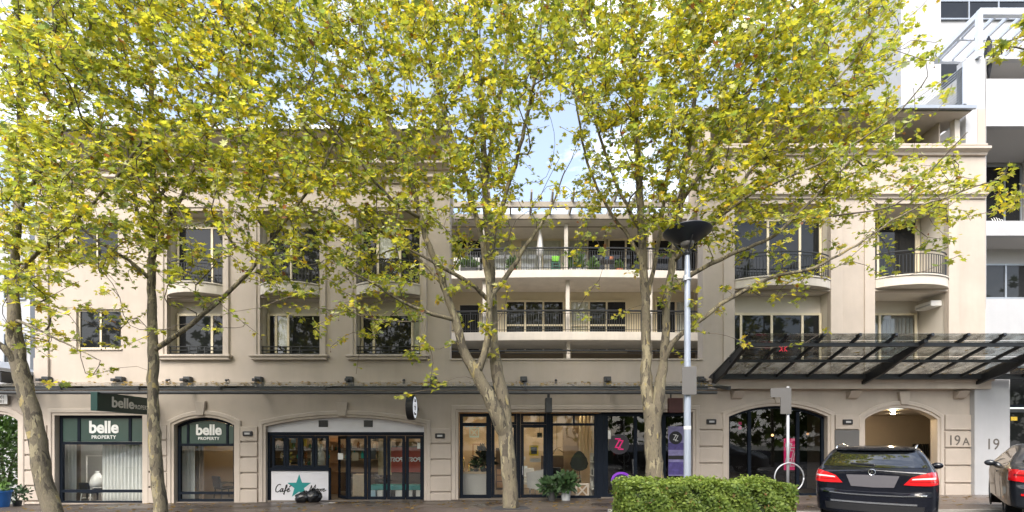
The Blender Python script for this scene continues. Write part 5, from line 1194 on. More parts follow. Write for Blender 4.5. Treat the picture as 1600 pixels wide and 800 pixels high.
bag(473, 17.45, .66, .42, .22, 'slumped black rubbish bag, the left one under the star', 3); bag(489.5, 17.5, .60, .50, .02, 'fuller black rubbish bag, the right one under the counter board', 11)
m = MB(); m.box(XP(514, 16.9), XP(526, 16.9), 16.85, 16.95, gz(-6.5, 16.9)+.004, gz(-6.5, 16.9)+.012); top('paper_scrap', m, CARD, 'white scrap of paper on the footpath before the café doors', 'paper')

# hedge in its kerbed bed
d0, d1 = 8.75, 9.95
hx0, hx1 = XP(980, d0), XP(1243, d0); zt = ZP(755, d0)
zg = gz((hx0+hx1)/2, 9.3) - .12
m = MB(); m.poly([(hx0+.1, d0+.05), (hx1-.1, d0+.05), (hx1-.1, d1+.4), (hx0+.1, d1+.4)], zg-.2, zg+.13, 'XY'); o = m.build('garden_bed', mat('bark_mulch', (.07, .045, .03), .9, var=.4, vscale=25)); o['kind'] = 'structure'
m = MB(); 
for a, c in (((hx0, d0-.03), (hx1, d0-.03)), ((hx0+.03, d0+.05), (hx0+.03, d1+.4)), ((hx1-.03, d0+.05), (hx1-.03, d1+.4))): m.beam((a[0], a[1], zg+.04), (c[0], c[1], zg+.04), .13, .22)
o = m.build('bed_kerb', CONC); o['kind'] = 'structure'
def leaf_mat(name, attr=True, trans=.45):
    m = bpy.data.materials.new(name); m.use_nodes = True; nt = m.node_tree; nt.nodes.clear(); k = nt.links.new
    o = nt.nodes.new('ShaderNodeOutputMaterial'); at = nt.nodes.new('ShaderNodeAttribute'); at.attribute_name = 'leafcol'
    b = nt.nodes.new('ShaderNodeBsdfPrincipled'); b.inputs['Roughness'].default_value = .5; b.inputs['Specular IOR Level'].default_value = .3
    tr = nt.nodes.new('ShaderNodeBsdfTranslucent'); mx = nt.nodes.new('ShaderNodeMixShader'); mx.inputs[0].default_value = trans
    k(at.outputs['Color'], b.inputs['Base Color']); 
    hs = nt.nodes.new('ShaderNodeHueSaturation'); hs.inputs['Saturation'].default_value = 1.1; hs.inputs['Value'].default_value = 1.7; k(at.outputs['Color'], hs.inputs['Color'])
    k(hs.outputs[0], tr.inputs[0]); k(b.outputs[0], mx.inputs[1]); k(tr.outputs[0], mx.inputs[2]); k(mx.outputs[0], o.inputs[0]); return m
LEAFM = leaf_mat('plane_leaf', trans=.55); HEDGEM = leaf_mat('hedge_leaf', trans=.3)
def set_cols(me, cols_per_face_corner):
    a = me.color_attributes.new('leafcol', 'FLOAT_COLOR', 'CORNER'); a.data.foreach_set('color', np.asarray(cols_per_face_corner, np.float32).ravel())
def np_mesh(name, verts, faces_flat, nper, mt, cols=None, parent=None, kind=None):
    """verts (n,3), faces given as an int array (m,nper)"""
    me = bpy.data.meshes.new(name); v = np.asarray(verts, np.float32); f = np.asarray(faces_flat, np.int32)
    org = ORG.get(parent.name, Vector((0, 0, 0))) if parent else Vector((0, 0, 0)); v = v - np.array(org, np.float32)
    me.vertices.add(len(v)); me.vertices.foreach_set('co', v.ravel()); me.loops.add(f.size); me.loops.foreach_set('vertex_index', f.ravel())
    me.polygons.add(len(f)); me.polygons.foreach_set('loop_start', np.arange(0, f.size, nper, dtype=np.int32)); me.polygons.foreach_set('loop_total', np.full(len(f), nper, np.int32))
    me.update(); me.validate(); me.materials.append(mt)
    if cols is not None: set_cols(me, np.repeat(np.asarray(cols, np.float32), nper, axis=0))
    o = bpy.data.objects.new(name, me); col.objects.link(o)
    if parent: o.parent = parent
    ORG[o.name] = org
    if kind: o['kind'] = kind
    return o
def frames(nv, spin):
    """orthonormal frames from normals (n,3) and spin angles"""
    a = np.where(np.abs(nv[:, 2:3]) < .9, np.array([[0, 0, 1.]]), np.array([[1., 0, 0]])); u = np.cross(a, nv); u /= np.linalg.norm(u, axis=1, keepdims=True); v = np.cross(nv, u)
    c, s_ = np.cos(spin)[:, None], np.sin(spin)[:, None]; return u*c + v*s_, -u*s_ + v*c
rng = np.random.default_rng(11)
t = thing('hedge', 'clipped bright green box hedge in a kerbed bed at the front', 'hedge', ((hx0+hx1)/2, 9.3, zg))
m = MB(); nx = 20
m.box(hx0+.1, hx1-.1, d0+.1, d1-.1, zg+.13, zt-.08); m.build('branch_core', mat('hedge_core', (.03, .045, .015), .9, var=.4, vscale=20), t)
nh = 15000
face = rng.random(nh); P = np.zeros((nh, 3)); NV = np.zeros((nh, 3)); u, v_ = rng.random(nh), rng.random(nh); dep = np.abs(rng.normal(0, .045, nh)); dep = np.where(rng.random(nh) < .10, -np.abs(rng.normal(0, .022, nh)), dep)
W_, Dp, Hh = hx1-hx0, d1-d0, zt-zg-.1
fr = face < .50; tp = (face >= .50) & (face < .80); le = (face >= .80) & (face < .90); ri = face >= .90
def bump(a, b_): return .05*np.sin(a*5.1 + 1.3*np.sin(b_*3.3)) + .035*np.sin(a*11.7 + b_*7) + .02*np.sin(a*23 + b_*13)
P[fr] = np.c_[hx0 + W_*u[fr], d0 + dep[fr] + bump(u[fr]*W_, v_[fr]), zg + .1 + Hh*v_[fr]]; NV[fr] = (0, -1, .15)
P[tp] = np.c_[hx0 + W_*u[tp], d0 + Dp*v_[tp], zt - dep[tp] + .7*bump(u[tp]*W_, v_[tp]*2)]; NV[tp] = (0, -.1, 1)
P[le] = np.c_[hx0 + dep[le] + .5*bump(u[le], v_[le]), d0 + Dp*u[le], zg + .1 + Hh*v_[le]]; NV[le] = (-1, 0, .15)
P[ri] = np.c_[hx1 - dep[ri] + .5*bump(u[ri], v_[ri]), d0 + Dp*u[ri], zg + .1 + Hh*v_[ri]]; NV[ri] = (1, 0, .15)
# round the edges of the clipped box
cx_, cy_, cz_ = (hx0+hx1)/2, (d0+d1)/2, zg + Hh/2
q = np.c_[np.abs(P[:, 0]-cx_)/(W_/2), np.abs(P[:, 1]-cy_)/(Dp/2), np.clip((P[:, 2]-cz_)/(Hh/2+.05), 0, 1)]
shr = 1 - .05*np.clip(q[:, 0]+q[:, 2]-1.75, 0, 1) - .0; P[:, 2] -= .15*np.clip(q[:, 0]+q[:, 2]-1.86, 0, 1) + .2*np.clip(q[:, 1]+q[:, 2]-1.86, 0, 1)
NV += rng.normal(0, .62, (nh, 3)); NV /= np.linalg.norm(NV, axis=1, keepdims=True)
A_, B_ = frames(NV, rng.random(nh)*6.28); s_ = (.028 + .022*rng.random(nh))[:, None]
V = np.stack([P - A_*s_, P - B_*s_*.55 + NV*.006, P + A_*s_*1.1, P + B_*s_*.55 + NV*.006], 1).reshape(-1, 3)
F = np.arange(nh*4).reshape(-1, 4)
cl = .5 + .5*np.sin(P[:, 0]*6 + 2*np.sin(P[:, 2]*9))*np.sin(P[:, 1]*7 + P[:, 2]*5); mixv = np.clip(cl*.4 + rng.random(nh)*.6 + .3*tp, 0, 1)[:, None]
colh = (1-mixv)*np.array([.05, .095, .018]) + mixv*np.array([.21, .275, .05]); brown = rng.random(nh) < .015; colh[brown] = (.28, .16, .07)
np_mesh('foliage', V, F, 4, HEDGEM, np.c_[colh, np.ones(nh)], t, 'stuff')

# ================================================================== CARS
PAINTN = mat('paint_black_blue', (.005, .006, .011), .22, spec=.25, coat=.55); PAINTG = mat('paint_grey', (.030, .034, .042), .3, metal=.3, coat=.45)
PAINTW = mat('paint_white', (.75, .75, .75), .35, coat=1.0)
CARGL = mat('car_glass', (.006, .007, .008), .01, spec=1.0, coat=1.0); TYRE = mat('tyre_rubber', (.02, .02, .02), .85); RIM = mat('alloy_rim', (.45, .46, .48), .3, metal=.9)
TAIL = mat('tail_lamp_red', (.50, .008, .012), .18, coat=1.0, emis=(.8, .01, .01), estr=.10); TAILD = mat('tail_lamp_dark_red', (.22, .004, .006), .2, coat=1.0); TAILW = mat('tail_lamp_clear', (.72, .66, .66), .2, coat=1.0)
def interp(pts, y):
    for (a, c), (e, g) in zip(pts, pts[1:]):
        if y <= e: return c + (g-c)*max(0, (y-a))/(e-a)
    return pts[-1][1]
class Car:
    def __init__(s, name, label, loc, heading, paint, roof, width, length, zb=.22, scale=1.0, plan=None, hw=None):
        s.t = thing(name, label, 'car', loc, None); s.h = heading; s.loc = Vector(loc); s.L = length; s.sc = scale
        s.W = width/2; s.roof = roof; s.hw = hw; s.paint = paint
        plan = plan or [(0, .88), (.06, .925), (.15, .96), (.35, .99), (.8, 1), (length-1.1, 1), (length-.5, .94), (length-.15, .82), (length, .66)]
        ys = sorted(set([0, .02, .05, .09, .14, .2, .27, .34, .42, .5, .58, .66, .75, .85, 1.0, 1.2, 1.5, 1.9, 2.3, 2.7, length-1.9, length-1.6, length-1.3, length-1.0, length-.7, length-.45, length-.25, length-.12, length-.04, length]))
        nz = 20; m = MB(); rows = []
        for y in ys:
            zt = interp(roof, y); pl = interp(plan, y); half = []
            half.append((0, zb + .02)); half.append((s.W*.8*pl, zb))
            for k in range(nz + 1):
                tt = k/nz; z = zb + .05 + (zt - .05 - zb - .05)*tt; half.append((interp(hw, z)*pl*s.W/.925, z))
            xe, ze = half[-1]
            half += [(xe*.965, zt-.026), (xe*.90, zt-.010), (xe*.75, zt+.006), (xe*.5, zt+.016), (xe*.25, zt+.021), (0, zt+.022)]
            rows.append([(x, y, z) for x, z in half])
        nr = len(rows[0]); s.bump = .0
        for sg in (1, -1):
            base = len(m.v)
            for r in rows: m.v += [(x*sg, y, z) for x, y, z in r]
            for i in range(len(rows)-1):
                for j in range(nr-1):
                    a = base + i*nr + j; f = (a, a+nr, a+nr+1, a+1); m.f.append(f if sg > 0 else f[::-1])
            # end caps: bulged grids from the outline to the middle
        for idx, yo in ((0, -1), (len(rows)-1, 1)):
            r = rows[idx][1:-1]; nu = 10; base = len(m.v)
            for (x, y, z) in r:
                for u in range(nu+1):
                    uu = -1 + 2*u/nu; bz = .10*(1-uu*uu)
                    low = .06 if z < .66 else 0.0
                    m.v.append((x*uu, y + yo*(bz*.55 + (low*(1-uu**6)) ), z))
            for i in range(len(r)-1):
                for u in range(nu):
                    a = base + i*(nu+1) + u; f = (a, a+1, a+nu+2, a+nu+1); m.f.append(f if yo < 0 else f[::-1])
        s.bvh = BVHTree.FromPolygons([Vector(v) for v in m.v], [f for f in m.f])
        s.body = s.put(m, 'body', paint, smooth=True, auto=55)
        b_ = bmesh.new(); b_.from_mesh(s.body.data); bmesh.ops.remove_doubles(b_, verts=b_.verts, dist=.0008); bmesh.ops.recalc_face_normals(b_, faces=b_.faces); b_.to_mesh(s.body.data); b_.free(); s.body.data.set_sharp_from_angle(angle=R(50))
    def put(s, m, name, mt, parent=None, **k):
        c, sn = math.cos(-s.h), math.sin(-s.h)      # heading measured from +Y towards +X
        m.v = [(s.loc.x + (x*c - y*sn)*s.sc, s.loc.y + (x*sn + y*c)*s.sc, s.loc.z + z*s.sc) for x, y, z in m.v]
        return m.build(name, mt, parent or s.t, **k)
    def hit(s, a, b_, view):
        if view == 'rear': h = s.bvh.ray_cast(Vector((a, -3, b_)), Vector((0, 1, 0)))
        elif view == 'right': h = s.bvh.ray_cast(Vector((3, a, b_)), Vector((-1, 0, 0)))
        else: h = s.bvh.ray_cast(Vector((-3, a, b_)), Vector((1, 0, 0)))
        return (h[0], h[1]) if h[0] is not None else None
    def patch(s, name, lower, upper, view, mt, off=.006, nu=26, nv=8, parent=None, th=.012):
        """skin patch between two outline curves (in the view's coordinates), laid on the body"""
        m = MB(); grid = []
        for i in range(nu+1):
            rowp = []
            u = i/nu
            def at(c):
                q = u*(len(c)-1); k = min(int(q), len(c)-2); f = q-k; return (c[k][0]+(c[k+1][0]-c[k][0])*f, c[k][1]+(c[k+1][1]-c[k][1])*f)
            l, up = at(lower), at(upper)
            for j in range(nv+1):
                a, b_ = l[0]+(up[0]-l[0])*j/nv, l[1]+(up[1]-l[1])*j/nv
                h = s.hit(a, b_, view)
                if h is None:
                    for sh in (.97, .94, .9, .86, .8):
                        h = s.hit(a*sh, b_, view)
                        if h: break
                if h is None: h = (Vector((a, 0, b_)), Vector((0, -1, 0)))
                n_ = h[1] if h[1].dot(Vector((0, -1, 0)) if view == 'rear' else Vector((1 if view == 'right' else -1, 0, 0))) > 0 else -h[1]
                rowp.append((h[0] + n_*off, h[0] + n_*(off-th)))
            grid.append(rowp)
        for r in grid:
            for f_, k_ in r: m.v.append(tuple(f_))
        nn = nv+1; off2 = len(m.v)
        for r in grid:
            for f_, k_ in r: m.v.append(tuple(k_))
        for i in range(nu):
            for j in range(nv): a = i*nn+j; m.f.append((a, a+nn, a+nn+1, a+1))
        edge = [(i*nn) for i in range(nu+1)] + [nu*nn + j for j in range(1, nn)] + [i*nn + nv for i in range(nu-1, -1, -1)] + [j for j in range(nv-1, 0, -1)]
        for a, b_ in zip(edge, edge[1:]+edge[:1]): m.f.append((b_, a, a+off2, b_+off2))
        return s.put(m, name, mt, parent, smooth=True, auto=50)
    def wheels(s, r, ya, yb, wd=.22):
        for sg in (-1, 1):
            for y in (ya, yb):
                x = sg*(s.W - .15); m = MB(); m.lathe([(r*.66, -wd/2), (r*.96, -wd/2), (r, -wd/2+.04), (r, wd/2-.04), (r*.96, wd/2), (r*.66, wd/2)], (x, y, r), 28, 'X'); w_ = s.put(m, 'wheel', TYRE, smooth=True, auto=40)
                m = MB(); xo = x + sg*wd*.36; m.lathe([(r*.67, -.02), (r*.67, .02)], (xo, y, r), 28, 'X'); m.lathe([(.001, 0), (.07, .0), (.07, sg*.02), (.001, sg*.03)], (xo, y, r), 12, 'X')
                for k in range(10): a = k*math.pi/5; m.beam((xo, y + .05*math.cos(a), r + .05*math.sin(a)), (xo, y + r*.66*math.cos(a), r + r*.66*math.sin(a)), .05, .03, up=(1, 0, 0))
                s.put(m, 'rim', RIM, w_)
                m = MB(); m.lathe([(r+.055, -.002), (r+.055, .012), (r*.5, .012)], (sg*(s.W-.045), y, r), 28, 'X'); s.put(m, 'wheel_arch', BLACKP)
    def mirror(s, sg, y, z, mt):
        m = MB(); m.ball((sg*(s.W + .02), y, z), .10, 12, (1.0, .6, .72)); m.beam((sg*(s.W-.12), y+.03, z-.07), (sg*(s.W+.0), y+.02, z-.03), .06, .05); s.put(m, 'wing_mirror', mt, smooth=True, auto=50)
HWW = [(.22, .90), (.40, .915), (.60, .925), (.85, .925), (.98, .905), (1.06, .865), (1.20, .79), (1.36, .70), (1.43, .655), (1.50, .60)]
wag_roof = [(0, 1.035), (.03, 1.065), (.10, 1.105), (.20, 1.20), (.32, 1.30), (.42, 1.375), (.50, 1.42), (.60, 1.445), (1.0, 1.465), (1.8, 1.475), (2.6, 1.45), (3.1, 1.30), (3.55, 1.06), (4.2, .99), (4.6, .86), (4.75, .72)]
cxr, cdr = 6.62, 8.47; zc1 = gz(cxr + 1.0, cdr + 1.5) - .12
car = Car('parked_car', 'black estate car seen from behind, parked at an angle beside the hedge', (cxr, cdr, gz(cxr, cdr) - .12), R(41.5), PAINTN, wag_roof, 1.85, 4.75, hw=HWW)
# rear glass with its dark surround, spoiler, lamps, badge, trim
car.patch('rear_window', [(-.76, 1.11), (-.4, 1.095), (0, 1.09), (.4, 1.095), (.76, 1.11)], [(-.605, 1.375), (-.3, 1.39), (0, 1.395), (.3, 1.39), (.605, 1.375)], 'rear', CARGL, nv=14)
m = MB()
pts = [(-.60, .43, 1.425), (-.48, .37, 1.417), (0, .33, 1.415), (.48, .37, 1.417), (.60, .43, 1.425)]
for (x, y, z) in pts: m.v += [(x, y, z-.010), (x, y, z+.012), (x*.99, y+.30, z+.046)]
for i in range(4): m.f += [(3*i, 3*i+3, 3*i+4, 3*i+1), (3*i+1, 3*i+4, 3*i+5, 3*i+2), (3*i, 3*i+2, 3*i+5, 3*i+3)]
car.put(m, 'spoiler', PAINTN, smooth=True, auto=40)
for sg in (-1, 1):
    lo = [(sg*.44, .80), (sg*.62, .795), (sg*.78, .80), (sg*.895, .82)]; up = [(sg*.545, .935), (sg*.66, .985), (sg*.80, 1.025), (sg*.875, 1.03)]
    lt = car.patch('tail_light', lo, up, 'rear', TAIL, off=.016, th=.03)
    car.patch('reflector_strip', [(sg*.55, .893), (sg*.70, .905), (sg*.85, .915)], [(sg*.56, .915), (sg*.70, .932), (sg*.85, .945)], 'rear', TAILW, off=.021, nv=2, parent=lt)
    car.patch('lower_lens', [(sg*.52, .852), (sg*.70, .856), (sg*.87, .865)], [(sg*.525, .862), (sg*.70, .866), (sg*.87, .876)], 'rear', TAILD, off=.019, nv=2, parent=lt)
car.patch('number_plate', [(-.31, .745), (0, .735), (.31, .745)], [(-.385, .955), (0, .962), (.385, .955)], 'rear', mat('blank_plate_dark', (.10, .095, .105), .5), off=.010, nv=6)
car.patch('chrome_strip', [(-.74, .615), (-.4, .592), (0, .588), (.4, .592), (.74, .615)], [(-.75, .632), (-.4, .612), (0, .608), (.4, .612), (.75, .632)], 'rear', CHROME, off=.014, nv=2)
car.patch('chrome_strip', [(-.62, .445), (0, .44), (.62, .445)], [(-.62, .475), (0, .47), (.62, .475)], 'rear', CHROME, off=.014, nv=2)
car.patch('tailgate_gap', [(-.70, .655), (0, .640), (.70, .655)], [(-.70, .662), (0, .647), (.70, .662)], 'rear', BLACKP, off=.003, nv=2)
car.patch('bumper_insert', [(-.70, .30), (0, .29), (.70, .30)], [(-.72, .43), (0, .425), (.72, .43)], 'rear', BLACKP, off=.006, nv=3)
h = car.hit(0, 1.005, 'rear'); yb_ = h[0].y - .008 if h else -.05
m = MB(); ring = [(.052*math.cos(k*math.pi/14), yb_, 1.012 + .052*math.sin(k*math.pi/14)) for k in range(29)]; m.tube(ring, .0055, 6)
for k in range(3):
    a = math.pi/2 + 2*math.pi*k/3; tip = (.050*math.cos(a), 1.012 + .050*math.sin(a)); l_ = (.012*math.cos(a+1.05), 1.012 + .012*math.sin(a+1.05)); r_ = (.012*math.cos(a-1.05), 1.012 + .012*math.sin(a-1.05)); m.poly([(0, 1.012), r_, tip, l_], yb_-.005, yb_+.004)
car.put(m, 'badge', CHROME)
m = MB(); h1 = car.hit(.02, 1.135, 'rear')[0]; h2 = car.hit(-.33, 1.165, 'rear')[0]; m.beam(h1 + Vector((0, -.02, .01)), h2 + Vector((0, -.02, 0)), .022, .022); m.ball(tuple(h1 + Vector((0, -.012, .0))), .03, 8); car.put(m, 'rear_wiper', BLACKP)
for sg, vw in ((1, 'right'), (-1, 'left')):
    car.patch('side_window', [(.62, 1.02), (1.6, .985), (3.05, .975)], [(.80, 1.33), (1.6, 1.385), (2.55, 1.36)], vw, CARGL, nu=20)
    m = MB(); m.tube([(sg*.60, .55, 1.445), (sg*.615, .75, 1.50), (sg*.62, 1.6, 1.515), (sg*.60, 2.5, 1.485), (sg*.58, 2.65, 1.45)], .014, 6); car.put(m, 'roof_rail', CHROME, smooth=True)
    car.mirror(sg, 2.95, 1.05, PAINTN)
    car.patch('door_line', [(.9, .60), (1.0, .60)], [(.9, .606), (1.0, .606)], vw, BLACKP, off=.002, nu=3, nv=2)
car.wheels(.335, .98, 3.85)
# grey saloon at the right edge
HWS = [(.20, .895), (.40, .905), (.60, .915), (.80, .92), (.92, .90), (1.0, .855), (1.16, .76), (1.32, .65), (1.45, .58)]
sed_roof = [(0, .985), (.06, 1.01), (.30, 1.045), (.55, 1.06), (.75, 1.14), (1.0, 1.27), (1.3, 1.385), (1.7, 1.44), (2.2, 1.455), (2.7, 1.42), (3.2, 1.22), (3.5, 1.05), (4.1, .97), (4.45, .84), (4.6, .70)]
cx2, cd2 = 10.27, 8.30
c2 = Car('parked_car', 'grey saloon car cut off by the right edge with its red tail lamp showing', (cx2, cd2, gz(cx2, cd2) - .13), R(42), PAINTG, sed_roof, 1.80, 4.6, hw=HWS, scale=1.03)
c2.patch('rear_window', [(-.64, 1.075), (0, 1.068), (.64, 1.075)], [(-.53, 1.375), (0, 1.395), (.53, 1.375)], 'rear', CARGL, nv=12)
for sg in (-1, 1):
    lt = c2.patch('tail_light', [(sg*.50, .745), (sg*.70, .735), (sg*.86, .76)], [(sg*.56, .925), (sg*.72, .955), (sg*.845, .962)], 'rear', TAIL, off=.016, th=.03)
    c2.patch('reflector_strip', [(sg*.60, .84), (sg*.80, .85)], [(sg*.60, .875), (sg*.79, .885)], 'rear', TAILD, off=.021, nv=2, parent=lt)
    c2.patch('reflector', [(sg*.45, .47), (sg*.72, .48)], [(sg*.45, .51), (sg*.72, .52)], 'rear', TAIL, off=.014, nv=2)
    c2.patch('side_window', [(.80, 1.02), (1.8, .96), (3.1, .945)], [(1.12, 1.27), (1.8, 1.36), (2.45, 1.34)], 'right' if sg > 0 else 'left', CARGL, nu=20)
    c2.mirror(sg, 2.85, 1.0, PAINTG)
    c2.patch('door_handle', [(1.75, .84), (1.93, .84)], [(1.75, .865), (1.93, .865)], 'right' if sg > 0 else 'left', PAINTG, off=.02, nu=4, nv=2)
    for yy in (1.25, 2.2): c2.patch('door_line', [(yy, .32), (yy+.012, .32)], [(yy-.03, .92), (yy-.018, .92)], 'right' if sg > 0 else 'left', BLACKP, off=.003, nu=2, nv=8)
c2.patch('number_plate', [(-.26, .60), (.26, .60)], [(-.26, .71), (.26, .71)], 'rear', PLATE, off=.01, nv=2)
c2.patch('boot_line', [(-.62, .70), (0, .69), (.62, .70)], [(-.62, .706), (0, .696), (.62, .706)], 'rear', BLACKP, off=.003, nv=2)
c2.wheels(.325, .92, 3.7)
# cars standing across the street, seen mirrored in the shop windows
c3 = Car('parked_car', 'black hatchback across the street mirrored in the dark arched window', (19.5, 1.4, gz(18, 1) - .35), R(-90), PAINTN, wag_roof, 1.8, 4.3 if False else 4.75, hw=HWW, scale=.95)
c4 = Car('parked_car', 'white four wheel drive across the street mirrored in the wide agency window', (-27.0, -.2, gz(-27, 0) + .0), R(-90), PAINTW, wag_roof, 1.85, 4.75, hw=HWW, scale=1.05)
for c_ in (c3, c4):
    for vw in ('right', 'left'): c_.patch('side_window', [(.62, 1.02), (1.6, .985), (3.05, .975)], [(.80, 1.33), (1.6, 1.385), (2.55, 1.36)], vw, CARGL, nu=16, nv=5)
    c_.wheels(.335, .98, 3.85)
# ================================================================== PLANE TREES
def bark_mat():
    m = mat('plane_bark', (.3, .25, .17), .85); nt = m.node_tree; b = nt.nodes['Principled BSDF']; k = nt.links.new
    g = nt.nodes.new('ShaderNodeNewGeometry'); mp = nt.nodes.new('ShaderNodeMapping'); mp.inputs['Scale'].default_value = (1, 1, .34); k(g.outputs['Position'], mp.inputs[0])
    n0 = nt.nodes.new('ShaderNodeTexNoise'); n0.inputs['Scale'].default_value = 5; n0.inputs['Detail'].default_value = 3
    k(mp.outputs[0], n0.inputs['Vector']); ad = nt.nodes.new('ShaderNodeMix'); ad.data_type = 'VECTOR'; ad.inputs['Factor'].default_value = .22
    k(mp.outputs[0], ad.inputs[4]); k(n0.outputs['Color'], ad.inputs[5])
    v = nt.nodes.new('ShaderNodeTexVoronoi'); v.inputs['Scale'].default_value = 15; k(ad.outputs[1], v.inputs['Vector'])
    sp = nt.nodes.new('ShaderNodeSeparateColor'); k(v.outputs['Color'], sp.inputs[0])
    cr = nt.nodes.new('ShaderNodeValToRGB'); cr.color_ramp.interpolation = 'CONSTANT'; e = cr.color_ramp.elements
    e[0].position = 0; e[0].color = (.125, .104, .075, 1); e[1].position = .30; e[1].color = (.15, .127, .088, 1)
    for p, c in ((.52, (.17, .145, .095, 1)), (.70, (.075, .063, .046, 1)), (.80, (.27, .235, .15, 1)), (.92, (.30, .24, .105, 1))):
        q = e.new(p); q.color = c
    n = nt.nodes.new('ShaderNodeTexNoise'); n.inputs['Scale'].default_value = 2.2; n.inputs['Detail'].default_value = 8; n.inputs['Roughness'].default_value = .7; k(mp.outputs[0], n.inputs['Vector'])
    mi = nt.nodes.new('ShaderNodeMath'); mi.operation = 'MULTIPLY_ADD'; mi.inputs[1].default_value = .55; mi.inputs[2].default_value = 0; k(sp.outputs[0], mi.inputs[0])
    m2 = nt.nodes.new('ShaderNodeMath'); m2.operation = 'MULTIPLY_ADD'; m2.inputs[1].default_value = .75; k(n.outputs[0], m2.inputs[0]); k(mi.outputs[0], m2.inputs[2])
    k(m2.outputs[0], cr.inputs[0])
    nf = nt.nodes.new('ShaderNodeTexNoise'); nf.inputs['Scale'].default_value = 45; nf.inputs['Detail'].default_value = 5; k(mp.outputs[0], nf.inputs['Vector'])
    mr = nt.nodes.new('ShaderNodeMapRange'); mr.inputs['To Min'].default_value = .6; mr.inputs['To Max'].default_value = 1.4; k(nf.outputs[0], mr.inputs['Value'])
    hv = nt.nodes.new('ShaderNodeHueSaturation'); k(cr.outputs[0], hv.inputs['Color']); k(mr.outputs[0], hv.inputs['Value']); k(hv.outputs[0], b.inputs['Base Color'])
    ma = nt.nodes.new('ShaderNodeMath'); ma.operation = 'ADD'; k(m2.outputs[0], ma.inputs[0]); k(nf.outputs[0], ma.inputs[1])
    bp = nt.nodes.new('ShaderNodeBump'); bp.inputs['Strength'].default_value = .7; bp.inputs['Distance'].default_value = .03; k(ma.outputs[0], bp.inputs['Height']); k(bp.outputs[0], b.inputs['Normal'])
    return m
BARK = bark_mat(); TWIG = mat('twig_bark', (.13, .105, .08), .85, var=.3, vscale=5)
# one plane-tree leaf: five lobes, folded a little along the midrib (unit size, stem at the origin, +y to the tip)
LV = np.array([(0, 0, 0), (.30, -.05, .03), (.22, .16, .0), (.55, .22, .06), (.30, .42, .02), (.42, .66, .05), (.14, .60, .0), (0, 1.0, -.07), (-.14, .60, .0), (-.42, .66, .05), (-.30, .42, .02), (-.55, .22, .06), (-.22, .16, .0), (-.30, -.05, .03), (0, .36, -.05)], float)
LV[:, 2] += .10*np.abs(LV[:, 0]) - .10*LV[:, 1]**2
LF = np.array([(14, i, i+1) for i in range(0, 13)] + [(14, 13, 0)], int)
COLS = np.array([(.255, .285, .055), (.34, .345, .06), (.41, .39, .065), (.47, .405, .07), (.165, .21, .06), (.45, .325, .065), (.22, .10, .045), (.41, .42, .22)])
PROB = np.array([.20, .26, .22, .10, .12, .035, .012, .053]); PROB /= PROB.sum()
def img(px, py, d): return np.array([XP(px, d), d, ZP(py, d)])
# how much of the view the crowns cover, row by row (50 px rows from -150 px, 100 px columns): read off the photograph
COV = [
 [.7]*13 + [.4, .1, 0],
 [.85]*13 + [.6, .2, 0],
 [.88]*13 + [.75, .2, 0],
 [.95]*6 + [.93]*7 + [.86, .22, 0],
 [.95]*6 + [.93]*7 + [.88, .30, 0],
 [.95]*6 + [.93]*2 + [.90, .93, .93, .92, .92, .88, .36, 0],
 [.95]*6 + [.94, .92, .62, .90, .93, .92, .90, .80, .26, .0],
 [.95]*6 + [.94, .90, .55, .86, .90, .91, .88, .78, .36, .12],
 [.95, .94, .92, .90, .93, .94, .92, .84, .40, .74, .88, .90, .88, .84, .74, .46],
 [.94, .90, .84, .80, .92, .93, .90, .74, .22, .58, .74, .78, .78, .66, .66, .34],
 [.92, .74, .78, .60, .84, .91, .76, .40, .10, .36, .48, .60, .60, .42, .46, .08],
 [.85, .42, .62, .30, .56, .78, .62, .34, .06, .16, .26, .34, .34, .16, .10, 0],
 [.62, .24, .18, .14, .42, .58, .48, .28, .03, .08, .12, .12, .10, .02, 0, 0],
 [.42, .18, .06, .02, .10, .36, .24, .20, .04, .01, .05, .04, .01, 0, 0, 0],
 [.16, .08, 0, 0, .0, .10, .18, .08, 0, 0, .02, .03, 0, 0, 0, 0],
 [.0, .0, 0, 0, 0, 0, .10, .02, 0, 0, 0, .02, 0, 0, 0, 0]]
COV = np.array(COV); COV[:9, :8] = np.maximum(COV[:9, :8], .965); COV[:7, 8:13] = np.maximum(COV[:7, 8:13], .95)
COV[3:10, 9:14] = 1 - (1 - COV[3:10, 9:14])**1.3; COV[6, 8] = .72; COV[9:11, 1:4] = np.maximum(COV[9:11, 1:4], .80)
